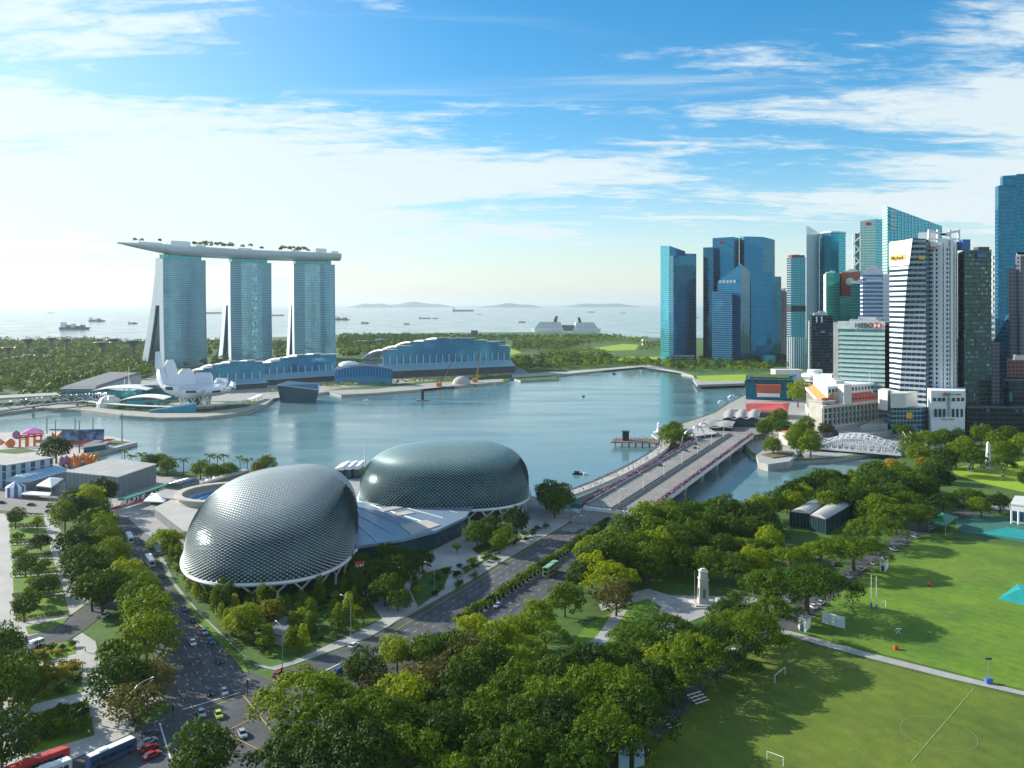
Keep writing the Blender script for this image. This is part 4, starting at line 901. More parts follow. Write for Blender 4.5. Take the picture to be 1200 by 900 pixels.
def cr(k, z, o=0.0):
    d = (b0-a0).normalized(); nrm = Vector((d.y, -d.x, 0)); p = a0.lerp(b0, k)+nrm*o; return (p.x, p.y, z)
m.face([cr(-.01, Z(311, 750), .4), cr(.80, Z(311, 750), .4), cr(.93, zt, .4), cr(-.01, Z(284, 760), .4)]); m.build('blank_crown', mat('cream_crown', (.74, .68, .64), .6, vary=.03), t)
m = MB(); m.face([cr(.06, Z(305, 755), .9), cr(.66, Z(304, 750), .9), cr(.66, Z(298, 750), .9), cr(.06, Z(299, 755), .9)]); m.face([Lp(1077, 738, Z(304, 740)), Lp(1084, 740.5, Z(304, 740)), Lp(1084, 740.5, Z(299.5, 740)), Lp(1077, 738, Z(299.5, 740))]); m.build('yellow_sign', MT['yellow'], t)
d = (b0-a0).normalized(); nn = Vector((d.y, -d.x, 0)); p = a0.lerp(b0, .36)+nn*1.0
text('Maybank', 5.2, 'sign_lettering', MT['black'], t, (p.x, p.y, Z(301.7, 752)), math.atan2(d.y, d.x), ext=.1)
m = MB(); m.prism([tuple(P(1029, 738)[:2]), tuple(P(1040, 728)[:2]), tuple(P(1044, 745)[:2]), tuple(P(1034, 752)[:2])], Z(480, 735), Z(457, 735)); m.prism([tuple(P(1044, 722)[:2]), tuple(P(1061, 722)[:2]), tuple(P(1075, 740)[:2]), tuple(P(1044, 740)[:2])], Z(478, 722), Z(461, 722))
m.build('podium_wing', MT['offwhite'], t)
m = MB(); m.prism([tuple(P(1036, 745)[:2]), tuple(P(1044, 726)[:2]), tuple(P(1080, 728)[:2]), tuple(P(1091, 745)[:2])], 0, Z(477, 735)); m.build('podium', FM['slate'], t)
m = MB(); m.beam(P(1062, 727, Z(487, 727)), P(1069, 727, Z(487, 727)), .6, 5); m.build('podium_sign', MT['yellow'], t)
# white ribbed bank tower
t = thing('bank_tower', 'white ribbed bank skyscraper with window columns, square roof frame and low white podium', 'skyscraper', P(1106, 760))
zt = Z(284, 750)
m = MB(); m.prism([tuple(P(1086.5, 752)[:2]), tuple(P(1111, 740)[:2]), tuple(P(1122, 752)[:2]), tuple(P(1121, 790)[:2]), tuple(P(1088, 790)[:2])], 0, zt-4); m.build('wall', FM['boc'], t)
for (x, hw, y, tp_) in ((1087.0, 1.2, 751, 283), (1095.3, .9, 747, 290), (1103.5, 1.3, 742.5, 285), (1107.2, .8, 740.5, 285), (1115.3, 1.4, 742, 281), (1119.6, 1.2, 748, 285)):
    m = MB(); m.prism(foot([(x-hw, y-1.5), (x+hw, y-1.5)], 6), 0, Z(tp_, y)); m.build('rib', MT['white'], t)
m = MB()
m = MB(); m.prism(foot([(1090, 748), (1110, 741), (1120, 748)], 34), zt-4, zt+2); 
m.build('crown_band', MT['white'], t)
m = MB(); m.prism(foot([(1076, 765), (1092, 757), (1100, 757)], 22), Z(284, 755), Z(271.5, 755)); m.build('plant_room', MT['steel'], t)
m = MB()
for x in (1089, 1099, 1113, 1123.5): m.beam(P(x, 745, zt), P(x, 745, Z(269, 745)), 1.8, 1.8)
m.beam(P(1099, 745, Z(276, 745)), P(1123.5, 745, Z(270.5, 745)), 1.5, 2); m.beam(P(1089, 745, Z(270.5, 745)), P(1113, 745, Z(277, 745)), 1.5, 2)
m.beam(P(1087, 745, Z(280, 745)), P(1124, 745, Z(280, 745)), 1, 1.2); m.build('roof_frame', MT['white'], t)
m = MB(); m.box(*P(1129, 752)[:2], Z(293, 752), 7, 10, 9); m.build('side_plant_room', MT['blue'], t)
pod = MB(); A1, A2 = P(1091, 718), P(1130.5, 716); pod.prism([tuple(A1[:2]), tuple(A2[:2]), tuple(P(1132, 745)[:2]), tuple(P(1086, 745)[:2])], 0, Z(458, 717)); pd = pod.build('podium', MT['white'], t)
for x in (1096.5, 1101.5, 1106.5, 1117, 1122, 1127): MB().beam(P(x, 716.2, Z(488.5, 717)), P(x, 716.2, Z(479, 717)), 1.9, .5).build('window', MT['glass'], pd)
for x in (1095, 1101, 1106, 1117.5, 1123, 1128): MB().beam(P(x, 716.2, Z(470, 717)), P(x, 716.2, Z(466, 717)), 2.2, .5).build('window', MT['glass'], pd)
m = MB(); m.beam(P(1112, 716.2, Z(488, 717)), P(1112, 716.2, Z(460, 717)), 2.0, .4); m.build('recessed_strip', FM['slate'], pd)
m = MB()
for k in range(9): m.beam(P(1093+k*4.5, 717, 0), P(1093+k*4.5, 717, 5), 1, 1)
m.build('entrance_column', MT['white'], pd)
def boc_logo(px, Y, z, r):
    p = P(px, Y, z); ring = MB(); 
    pts = [(p.x+r*math.cos(a*math.pi/12), p.y, z+r*math.sin(a*math.pi/12)) for a in range(25)]
    ring.tube(pts, r*.16, 5, False); ring.beam((p.x-r*.4, p.y, z+r*.35), (p.x+r*.4, p.y, z+r*.35), .3, r*.2); ring.beam((p.x-r*.4, p.y, z-r*.35), (p.x+r*.4, p.y, z-r*.35), .3, r*.2)
    ring.beam((p.x-r*.4, p.y, z-r*.35), (p.x-r*.4, p.y, z+r*.35), r*.2, .3); ring.beam((p.x+r*.4, p.y, z-r*.35), (p.x+r*.4, p.y, z+r*.35), r*.2, .3)
    ring.beam((p.x, p.y, z-r), (p.x, p.y, z-r*.35), r*.2, .3); ring.beam((p.x, p.y, z+r*.35), (p.x, p.y, z+r), r*.2, .3); ring.build('round_emblem', MT['red'], t)
boc_logo(1107, 716, Z(462, 716), 1.5); boc_logo(1093, 738, Z(292, 738), 2.0)
text('BANK OF CHINA', 1.7, 'sign_lettering', MT['dsteel'], t, P(1117, 716, Z(462.3, 716)), 0, ext=.08)
text('BANK OF CHINA', 1.3, 'sign_lettering', MT['dsteel'], t, P(1111, 716, Z(491.5, 716)), 0, ext=.08)
t, fp, zt = tower('office_tower', 'dark green-brown office tower right of the white ribbed bank', [(1122.5, 765), (1130, 742), (1162, 752)], 35, [297, 293, 292.5], ['brown'], rooftop=False)
m = MB(); m.box(*P(1150, 770)[:2], Z(294, 760), 10, 8, 4); m.build('roof_plant', MT['dsteel'], t)
m = MB(); m.beam(P(1145, 745, Z(299, 745)), P(1156, 749, Z(299, 745)), .5, 3.5); m.build('sign', MT['blue'], t)
# tallest tower at the right edge
t = thing('faceted_tower', 'tallest skyscraper at the right edge, teal glass over grey granite with stepped corners', 'skyscraper', P(1190, 900))
Y0 = 890
m = MB(); m.prism(foot([(1166, 905), (1170, 893), (1191, 885)], 45), Z(425, Y0), Z(217, Y0)); m.build('upper_shaft', FM['uob'], t)
m = MB(); m.prism(foot([(1172, 900), (1175, 890), (1192, 884)], 38), Z(217, Y0), Z(206, Y0)); m.build('crown', FM['uob'], t)
m = MB(); m.prism(foot([(1191, 884), (1196, 882), (1226, 890)], 46), Z(296, Y0), Z(205, Y0)); m.build('upper_shaft', FM['deep'], t)
m = MB(); m.prism(foot([(1190, 880), (1196, 876), (1228, 885)], 50), 0, Z(300, Y0)); m.build('granite_shaft', FM['granite'], t)
m = MB(); m.prism(foot([(1181, 880), (1191, 878)], 20), 0, Z(316, Y0)); m.build('granite_shaft', FM['granite'], t)
m = MB(); m.prism(foot([(1163, 885), (1183, 874)], 20), 0, [Z(402, Y0), Z(368, Y0), Z(368, Y0), Z(402, Y0)]); m.build('chamfered_base', FM['deep'], t)
m = MB(); m.prism(foot([(1160, 880), (1232, 880)], 50), 0, Z(400, Y0)); m.build('lower_block', FM['granite'], t)
m = MB()
for k in range(14): m.beam(P(1163.6, 889, Z(395-k*7, Y0)), P(1163.6, 889, Z(391-k*7, Y0)), 2.2, 2.2)
m.build('corner_balconies', MT['offwhite'], t)
t, fp, zt = tower('office_block', 'low dark block with reddish frame at the foot of the tallest tower', [(1180, 800), (1230, 790)], 30, [422, 422], ['brick'], cat='office building')
t, fp, zt = tower('office_block', 'low dark block topped with a green roof garden and green banner, at the right edge', [(1176, 745), (1182, 738), (1235, 745)], 30, [446, 446, 446], ['dark'], cat='office building', rooftop=False)
m = MB(); m.beam(P(1184.5, 737.5, Z(470, 738)), P(1184.5, 737.5, Z(460, 738)), 3, .4); m.build('banner', MT['green'], t)
t, fp, zt = tower('office_block', 'long low dark podium behind the riverside trees at the right', [(1133, 722), (1235, 715)], 30, [478, 478], ['dark'], cat='office building', rooftop=False)
# hidden-foot fillers: low blocks seen between the towers
t, fp, zt = tower('office_block', 'low grey block at the foot of the pointed blue tower', [(786, 1560), (814, 1550)], 20, [417, 417], ['slate'], cat='office building', rooftop=False)
# ---------------------------------------------------------------- grand old hotel with red roofs
def fullerton():
    t = thing('grand_hotel', 'grand grey colonnaded hotel with red tiled roofs and white upper storeys', 'hotel', P(985, 640))
    A0, B0, C0, D0 = P(945, 880), P(965, 724), P(1033, 768), P(1008, 910)
    # footprint: left wing wall A-B (sunlit), front wall B-C (shaded)
    fp = [tuple(A0[:2]), tuple(B0[:2]), tuple(C0[:2]), tuple(D0[:2])]
    cx = sum(p[0] for p in fp)/4; cy = sum(p[1] for p in fp)/4
    def sc(k, q=fp): return [(cx+(x-cx)*k, cy+(y-cy)*k) for x, y in q]
    z1 = 25
    m = MB(); m.prism(sc(1.03), 0, 7); m.prism(sc(1.0), 7, z1); m.build('wall', MT['stone'], t)
    m = MB(); m.prism(sc(1.035), 7, 8, True); m.prism(sc(1.03), z1-1.5, z1, True); m.prism(sc(1.045), z1, z1+.8, True); m.build('cornice', MT['offwhite'], t)
    for (a, b, n_) in ((B0, C0, 15), (A0, B0, 15)):
        d = Vector((b-a)[:2]); L = d.length; d.normalize(); nn = Vector((d.y, -d.x)); win = MB(); colm = MB()
        for i in range(n_):
            k = (i+.5)/n_; p = Vector(a[:2])+d*L*k+nn*.25; rz = math.atan2(d.y, d.x)
            for z, h in ((9.3, 3.6), (14.4, 3.6), (19.3, 3.4)): MB().box(p.x, p.y, z, 2.3, .5, h, rz).build('window', MT['glass'], t)
        for i in range(n_+1):
            k = i/n_
            if .08 < k < .92: p = Vector(a[:2])+d*L*k+nn*1.1; MB().lathe([(.75, 8), (.62, 23), (.85, 23.4)], (p.x, p.y, 0), 8).build('column', MT['stone'], t)
    # tiled pitched roofs round the top, then white attic storeys
    def roof(a, b, w_, z0, z1_, m_, nm, k0=0.0, k1=1.0):
        a, b = Vector(a[:2]), Vector(b[:2]); d = (b-a).normalized(); nn = Vector((-d.y, d.x)); L = (b-a).length; p, q = a+d*L*k0, a+d*L*k1
        m = MB(); m.face([(*p, z0), (*q, z0), (*(q+nn*w_), z1_), (*(p+nn*w_), z1_)]); m.face([(*p, z0), (*(p+nn*w_), z1_), (*(p+nn*w_), z0)]); m.face([(*q, z0), (*(q+nn*w_), z0), (*(q+nn*w_), z1_)]); m.build(nm, m_, t)
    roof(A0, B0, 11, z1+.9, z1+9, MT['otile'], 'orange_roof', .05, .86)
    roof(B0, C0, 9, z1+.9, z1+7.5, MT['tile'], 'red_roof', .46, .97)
    roof(B0, C0, 6, z1+.9, z1+6, MT['tile'], 'red_roof', .06, .26)
    m = MB()
    for k in (.52, .58, .64, .70, .76, .82, .88): 
        p = B0.lerp(C0, k)+Vector((-.55, 2.2, 0)); m.box(p.x, p.y+1.5, z1+2, 1.6, 2.5, 1.6, .5)
    m.build('dormer', MT['dark'], t)
    m = MB(); m.prism(sc(.80), z1, z1+14); m.build('attic', MT['white'], t)
    m = MB(); m.prism(sc(.83), z1+14, z1+15, True); m.build('attic_cornice', MT['white'], t)
    m = MB()
    a, b = Vector(sc(.80)[1]), Vector(sc(.80)[2])
    for i in range(14): p = a.lerp(b, (i+.5)/14); m.box(p.x+.2, p.y-.15, z1+9.5, 2.1, .5, 3, .5)
    m.build('attic_window', MT['glass'], t)
    # tower block at the near corner and roof clutter
    p = B0+Vector((2, 16, 0)); m = MB(); m.box(p.x+1, p.y-4, 0, 15, 15, z1+3, .45); m.box(p.x+1, p.y-4, z1+3, 16.4, 16.4, 1, .45); m.build('corner_pavilion', MT['stone'], t)
    m = MB()
    for (k_, o_, w_, h) in ((.15, 20, 8, 17), (.33, 17, 9, 18), (.52, 18, 7, 17), (.7, 20, 9, 19), (.86, 17, 7, 17)): q_ = B0.lerp(A0, k_)+Vector((.97, -.24, 0))*o_; MB().box(q_.x, q_.y, z1, w_, w_, h, .3).build('rooftop_storey', MT['offwhite'], t)
    m = MB(); m.prism([tuple(P(985, 700)[:2]), tuple(P(1044, 712)[:2]), tuple(P(1048, 760)[:2]), tuple(P(1030, 770)[:2]), tuple(P(980, 730)[:2])], -2, 4.5); m.prism([tuple(P(1008, 715)[:2]), tuple(P(1040, 725)[:2]), tuple(P(1044, 760)[:2]), tuple(P(1030, 765)[:2])], 4.5, 9.5); m.build('terrace', MT['concrete'], t)
    m = MB(); m.tube([P(1019, 760, z1+14), P(1019, 760, z1+27)], .15, 5); m.build('flagpole', MT['white'], t)
fullerton()
# white disc-topped lookout
t = thing('disc_tower', 'white tower topped with stacked round discs behind the grand hotel', 'tower', P(955, 1030))
m = MB(); m.lathe([(5, 0), (5, 22)], P(955, 1030), 16); m.build('shaft', MT['white'], t)
m = MB(); m.lathe([(6, 20), (15.5, 24), (15.5, 27), (10, 28.5)], P(955, 1030), 32); m.build('disc', MT['white'], t)
m = MB(); m.lathe([(8, 28.5), (9, 31), (8.5, 32.5)], P(955, 1030), 24); m.build('upper_disc', MT['white'], t)
m = MB(); m.lathe([(12, 17), (14, 19), (12, 20)], P(955, 1030), 24); m.build('lower_disc', MT['offwhite'], t)
# waterfront buildings: customs house, pier hall, wavy-roofed pavilions
t = thing('pier_hall', 'long low pier hall with a bright red roof at the water', 'hall', P(915, 850))
m = MB(); q = [tuple(P(875, 838)[:2]), tuple(P(922, 830)[:2]), tuple(P(924, 862)[:2]), tuple(P(878, 870)[:2])]; m.prism(q, 0, 7.5); m.build('wall', MT['stone'], t)
cx, cy = sum(a[0] for a in q)/4, sum(a[1] for a in q)/4
m = MB(); m.prism([(cx+(x-cx)*1.03, cy+(y-cy)*1.06) for x, y in q], 7.6, 13, poly2=[(cx+(x-cx)*.95, cy+(y-cy)*.3) for x, y in q]); m.build('red_roof', mat('bright_red_roof', (.60, .10, .09), .7, vary=.12), t)
m = MB()
for k in range(16): p = Vector(q[0]).lerp(Vector(q[1]), (k+.5)/16); m.box(p.x, p.y-.1, 1, 1.6, .5, 4.5)
m.build('window', MT['dark'], t)
t = thing('waterfront_block', 'dark glass waterfront block with red inset roof and roof garden beside the raised lawn', 'building', P(905, 1000))
m = MB(); q = [tuple(P(874, 1000)[:2]), tuple(P(930, 985)[:2]), tuple(P(934, 1060)[:2]), tuple(P(880, 1070)[:2])]; m.prism(q, 0, 24); m.build('glass_wall', FM['deep'], t)
m = MB(); m.prism([tuple(P(886, 985)[:2]), tuple(P(915, 980)[:2]), tuple(P(915, 984)[:2]), tuple(P(886, 989)[:2])], 9, 19); m.build('red_panel', MT['tile'], t)
m = MB(); m.prism([tuple(P(887, 981)[:2]), tuple(P(914, 978)[:2]), tuple(P(914, 980)[:2]), tuple(P(887, 983)[:2])], 5, 9); m.build('white_balcony', MT['white'], t)
m = MB(); m.prism([(x*.999, y+4) for x, y in [tuple(P(880, 1005)[:2]), tuple(P(926, 992)[:2]), tuple(P(928, 1040)[:2]), tuple(P(884, 1050)[:2])]], 24, 25.5); m.build('roof_garden', MT['grass'], t)
t = thing('white_box_building', 'small white box building right of the dark waterfront block', 'building', P(924, 1120))
m = MB(); m.box(*P(922, 1120)[:2], 0, 36, 20, 26); m.build('wall', MT['offwhite'], t); m = MB(); m.box(*P(938, 1090)[:2], 0, 26, 20, 10); m.build('low_wing', MT['white'], t)
def wavy(label, x0, x1, Y, dep, n, amp, h, back=0):
    t = thing('wavy_pavilion', label, 'pavilion', P((x0+x1)/2, Y))
    rows = []
    for j in range(5):
        y = Y+dep*j/4; row = []
        for i in range(n*8+1):
            k = i/(n*8); p = P(x0+(x1-x0)*k+back*j/4, y); row.append((p.x, p.y, h+amp*math.sin(k*n*math.pi)**2-(j-2)**2*.3))
        rows.append(row)
    m = MB(); m.grid(rows); m.grid([[(x, y, z-.5) for x, y, z in r_][::-1] for r_ in rows]); m.grid([rows[0], [(x, y, z-.5) for x, y, z in rows[0]]]); m.build('wavy_roof', MT['paving'], t, True)
    m = MB(); m.prism([tuple(P(x0+1, Y+3)[:2]), tuple(P(x1-1, Y+3)[:2]), tuple(P(x1-1+back, Y+dep-2)[:2]), tuple(P(x0+1+back, Y+dep-2)[:2])], 0, h-.5); m.build('glass_wall', MT['glass'], t)
    return t
wavy('white wavy-roofed pavilion by the pier hall', 846, 889, 772, 60, 3, 1.8, 9, 3)
wavy('white scalloped canopy pavilion in front of the wavy roof', 818, 858, 735, 42, 2, .9, 6.5, 5)
t = thing('glass_pavilion', 'low glass pavilion with flat pale roof beside the dragon-bridge trees', 'pavilion', P(815, 705)); tag(t, 'low glass restaurant pavilion with flat pale roof at the far end of the road bridge')
q = [P(795, 700), P(808, 672), P(838, 690), P(828, 720)]
m = MB(); m.prism([tuple(p[:2]) for p in q], 0, 6); m.build('glass_wall', MT['glass'], t)
c = sum((Vector(p) for p in q), Vector((0, 0, 0)))/4
m = MB(); m.prism([tuple((c+(p-c)*1.12)[:2]) for p in q], 6.8, 7.5, True); m.build('roof', MT['lpaving'], t)
# waterboat house corner and terraces
t = thing('rounded_terrace', 'rounded stone quay terrace with small building at the river mouth', 'terrace', P(905, 600))
m = MB(); m.prism(gp([(886, 537), (889, 545), (900, 548), (925, 544), (935, 536), (930, 528), (900, 527)]), -4, 2.2); m.build('quay', MT['concrete'], t)
m = MB(); m.box(*G(928, 520)[:2], 0, 16, 12, 9, .3); m.build('wall', MT['stone'], t); m = MB(); m.box(*G(928, 520)[:2], 9, 12, 9, 1.2, .3); m.build('roof', MT['tile'], t)
m = MB(); m.prism(gp([(892, 537), (912, 533), (928, 533), (928, 538), (905, 541)]), 2.2, 2.9); m.build('terrace_floor', MT['soil'], t)
# white arched truss bridge
def arch_bridge():
    a, b = G(960, 534, 3), G(1056, 541, 3); a = P(957, 662, 3); b = P(1058, 632, 3)
    t = thing('arch_bridge', 'white steel arch truss bridge over the river mouth beside the grand hotel', 'bridge', (a+b)/2)
    d = Vector((b-a)[:2]); L = d.length; d.normalize(); nn = Vector((-d.y, d.x)); W_ = 13
    def q(k, o, z): p = Vector(a[:2])+d*L*k+nn*o; return Vector((p.x, p.y, z))
    m = MB(); m.prism([tuple(q(0, -W_, 0)[:2]), tuple(q(1, -W_, 0)[:2]), tuple(q(1, W_, 0)[:2]), tuple(q(0, W_, 0)[:2])], 1.4, 2.6, True); m.build('deck', MT['asphalt2'], t)
    def arc(k): return 3.0+8.5*math.sin(math.pi*k)
    n = 14
    for o in (-W_, 0, W_):
        m = MB()
        for i in range(n):
            k0, k1 = i/n, (i+1)/n
            m.beam(q(k0, o, arc(k0)), q(k1, o, arc(k1)), .9, .8); m.beam(q(k0, o, 2.2), q(k1, o, 2.2), 1.2, 1.6)
            m.beam(q(k0, o, 2.4), q(k0, o, arc(k0)), .45, .45)
            if 0 < i < n-1: m.beam(q(k0, o, 2.4), q(k1, o, arc(k1)), .35, .35); m.beam(q(k0, o, arc(k0)), q(k1, o, 2.4), .35, .35)
        m.build('truss_arch', MT['white'], t)
    m = MB()
    for i in range(1, n): 
        m.beam(q(i/n, -W_, arc(i/n)), q(i/n, W_, arc(i/n)), .5, .4)
        m.beam(q(i/n, -W_, arc(i/n)), q((i+1)/n, W_, arc((i+1)/n)), .3, .3)
    m.build('cross_bracing', MT['white'], t)
    for k, o in ((-.02, -W_-1), (-.02, W_+1), (1.02, W_+1)):
        m = MB(); p = q(k, o, 0); m.box(p.x, p.y, -3, 4, 4, 9.5, math.atan2(d.y, d.x)); m.box(p.x, p.y, 6.5, 4.8, 4.8, .7, math.atan2(d.y, d.x)); m.build('stone_pylon', MT['offwhite'], t)
arch_bridge()
t = thing('footbridge', 'slender suspension footbridge crossing the river before the white podium', 'bridge', P(1075, 670))
m = MB(); a, b = P(1062, 690, 2.5), P(1092, 640, 2.5); m.beam(a, b, 6, .8); m.build('deck', MT['concrete'], t)
m = MB()
for o in (-3, 3):
    for k in range(12):
        k0, k1 = k/12, (k+1)/12; f_ = lambda k: 3+6*(2*k-1)**2; p, q = a.lerp(b, k0), a.lerp(b, k1); m.beam((p.x+o, p.y, f_(k0)), (q.x+o, q.y, f_(k1)), .2, .2); m.beam((p.x+o, p.y, 2.5), (p.x+o, p.y, f_(k0)), .12, .12)
m.build('suspension_cable', MT['white'], t)
# ---------------------------------------------------------------- resort halls across the bay
def shell_hall(name, label, A_, B_, dep, h, n, roofh=8, lowroof=True, gm='glass', peak=.5, wings=True):
    """A_,B_ = (px, distance) of the front corners; stepped curved roof above a blue glazed wall"""
    a, b = Vector(P(*A_)[:2]), Vector(P(*B_)[:2]); d = (b-a); L = d.length; d.normalize(); nn = Vector((-d.y, d.x))
    t = thing(name, label, 'hall', (*((a+b)/2+nn*dep/2), 0))
    def q(k, o, z): p = a+d*L*k+nn*o; return (p.x, p.y, z)
    def top(k): return h+roofh*(1-((k-peak)/max(peak, 1-peak))**2)
    N_ = 32; m = MB()
    for i in range(N_):
        k0, k1 = i/N_, (i+1)/N_; m.face([q(k0, 0, h*.52), q(k1, 0, h*.52), q(k1, 0, top(k1)-.6), q(k0, 0, top(k0)-.6)], [(k0*L, 0), (k1*L, 0), (k1*L, top(k1)), (k0*L, top(k0))])
    m.build('glass_front', hall_glass, t)
    m = MB(); m.prism([q(0, .5, 0)[:2], q(1, .5, 0)[:2], q(1, dep, 0)[:2], q(0, dep, 0)[:2]], 0, h*.52); m.build('wall', FM['slate'], t)
    for i in range(n):
        k0, k1 = i/n, (i+1)/n; m = MB(); z0 = top((k0+k1)/2); lift = .4 if i % 2 else 1.6
        rows = []
        for j in range(6):
            o = -4+(dep+4)*j/5; dz = -((j/5)**2)*h*.5; rows.append([q(k0-.004, o, z0+lift+dz), q(k1+.004, o, z0+lift+dz)])
        m.grid(rows); m.grid([[(x, y, z-.8) for x, y, z in r_][::-1] for r_ in rows]); m.grid([rows[0], [(x, y, z-.8) for x, y, z in rows[0]]]); m.grid([[r_[0] for r_ in rows], [(r_[0][0], r_[0][1], r_[0][2]-2.2) for r_ in rows]]); m.build('roof_shell', MT['white'], t)
    m = MB()
    for i in range(int(L/11)+1):
        k = i*11/L
        if k <= 1: MB().beam(q(k, -3, h*.42), q(k, -3, min(top(k), h*.86)), .8, .8).build('mast', MT['white'], t)
    if lowroof:
        m = MB(); m.face([q(-.02, -17, h*.30), q(1.0, -17, h*.30), q(1.0, 0, h*.54), q(-.02, 0, h*.54)]); m.face([q(-.02, -17, h*.30-.6), q(-.02, 0, h*.54-.6), q(1.0, 0, h*.54-.6), q(1.0, -17, h*.30-.6)]); m.face([q(-.02, -17, h*.30-.6), q(1, -17, h*.30-.6), q(1, -17, h*.30), q(-.02, -17, h*.30)]); m.build('canopy_roof', mat('blue_canopy', (.28, .50, .62), .4, .3, vary=.06), t)
        m = MB(); m.prism([q(0, -14, 0)[:2], q(1, -14, 0)[:2], q(1, .4, 0)[:2], q(0, .4, 0)[:2]], 0, h*.29); m.build('arcade', MT['dsteel'], t)
    return t
shell_hall('shell_roofed_hall', 'large hall with stepped white curved roof left of the barge cranes', (448, 1290), (598, 1400), 90, 38, 10, 20, peak=.52)
shell_hall('shell_roofed_hall', 'smaller shell-roofed hall right below the third hotel tower', (306, 1180), (394, 1260), 60, 27, 9, 12, peak=.68)
shell_hall('shell_roofed_hall', 'shell-roofed hall right behind the lotus museum', (226, 1090), (308, 1150), 55, 24, 8, 12, peak=.72)
t, fp, zt = tower('rear_hall_block', 'pale blue block behind the right end of the big shell-roofed hall', [(575, 1450), (592, 1440)], 50, [399, 399], ['slate'], cat='building', rooftop=False)
t = thing('domed_hall', 'dark curved glass hall left of the big shell-roofed hall', 'hall', P(424, 1190)); m = MB()
rows = []
for j in range(6):
    k = j/5; rows.append([P(392+ i*3.4, 1180+30*k, (22+6*math.sin(i/20*math.pi))*math.sin((k*.5+.35)*math.pi) if j else 0) for i in range(21)])
m.grid(rows); m.build('curved_glass', hall_glass, t, True); m = MB(); m.tube([P(392+i*3.4, 1178, 21.5+6*math.sin(i/20*math.pi)) for i in range(21)], 1.6, 6); m.build('roof_edge', MT['steel'], t)
m = MB(); m.lathe([(14, 20), (13, 25), (8, 29), (.5, 30)], P(409, 1225), 20, 1.2, .8); m.build('white_cap', MT['white'], t, True)
# event plaza structures below the halls
for (x, Y, w_, d_, h, lab, mt_) in ((352, 1000, 40, 24, 20, 'dark angular glass pavilion floating beside the bay promenade', 'glass'), (205, 885, 46, 16, 9, 'low bright turquoise wedge roof left of the museum stem', 'cyan')):
    t = thing('crystal_pavilion', lab, 'pavilion', P(x, Y)); c = P(x, Y); m = MB()
    q = [(c.x-w_/2, c.y-d_/2), (c.x+w_/2, c.y-d_/2+4), (c.x+w_/2-4, c.y+d_/2), (c.x-w_/2+6, c.y+d_/2)]
    if x > 300: m.prism(q, -3, [h*.9, h*.6, h*.85, h], poly2=[(c.x+(a-c.x)*1.18, b) for a, b in q])
    else: m.prism(q, 0, [2.5, h, h, 3])
    m.build('faceted_shell', MT[mt_], t); m = MB()
    if x > 300: zs_ = [h*.9, h*.6, h*.85, h]; qq = [(c.x+(a-c.x)*1.18, b) for a, b in q]
    else: zs_ = [2.5, h, h, 3]; qq = q
    for i in range(4): j = (i+1) % 4; m.beam((*qq[i], zs_[i]), (*qq[j], zs_[j]), .8, .8)
    m.build('edge_beam', MT['steel'], t)
# long grey hall, canopies left of the museum
t = thing('long_hall', 'long low grey hall among trees left of the lotus museum', 'hall', P(110, 1080))
m = MB(); q = [tuple(P(71, 975)[:2]), tuple(P(112, 975)[:2]), tuple(P(165, 1180)[:2]), tuple(P(130, 1200)[:2])]; m.prism(q, 0, 15); m.build('wall', FM['slate'], t)
c = Vector((sum(a[0] for a in q)/4, sum(a[1] for a in q)/4)); m = MB(); m.prism([tuple(c+(Vector(p)-c)*1.04) for p in q], 15, 17.5, poly2=[tuple(c+(Vector(p)-c)*.9) for p in q]); m.build('roof', MT['dconc'], t)
def canopy(label, px, Y, w_, d_, h, rz=0, m_='white', dome_=False):
    t = thing('canopy_building', label, 'building', P(px, Y)); c = P(px, Y)
    m = MB(); m.box(c.x, c.y, 0, w_*.8, d_*.8, h, rz); m.build('glass_wall', MT['tglass'], t)
    cs, sn = math.cos(rz), math.sin(rz); rows = []
    for j in range(5):
        row = []
        for i in range(9):
            x = (-.5+i/8)*w_; y = (-.5+j/4)*d_; row.append((c.x+x*cs-y*sn, c.y+x*sn+y*cs, h+1.2+3*(1-(2*i/8-1)**2)))
        rows.append(row)
    m = MB(); m.grid(rows); m.grid([[(x, y, z-.7) for x, y, z in r_][::-1] for r_ in rows]); m.grid([rows[0], [(x, y, z-.7) for x, y, z in rows[0]]]); m.build('roof', MT[m_], t, True)
    return t
canopy('glass building with broad flat white canopy behind the museum promenade', 147, 985, 60, 40, 13, .1)
canopy('low white canopy hall left of the lotus museum petals', 172, 930, 44, 30, 8, .1)
canopy('low grey-roofed hall touching the left petals of the museum', 190, 1010, 50, 34, 14, 0, 'steel')
t = thing('glass_dome', 'small white ribbed glass dome beside the promenade', 'dome', P(128, 930)); m = MB(); m.lathe([(13, 0), (12.6, 4), (10, 8.5), (5, 11.5), (.5, 12.6)], P(128, 930), 20); m.build('shell', MT['offwhite'], t)
m = MB()
for k in range(10): a = k*math.pi/5; m.tube([P(128, 930)+Vector((r_*math.cos(a), r_*math.sin(a), z)) for r_, z in ((13.2, 0), (12.8, 4), (10.2, 8.6), (5, 11.7))], .25, 4)
m.build('rib', MT['steel'], t)
m = MB()
for k in range(3): pass
for k, x in enumerate((146, 151, 152.5)):
    p = P(x, 1000); one('mast', MB().tube([p, p+Vector((0, 0, (24, 38, 22)[k]))], [.5, .25], 6), MT['white'], 'slender white mast, %s of three above the canopies left of the museum' % ('leftmost', 'tallest', 'rightmost and shortest')[k], 'mast', 'white masts by the canopies')
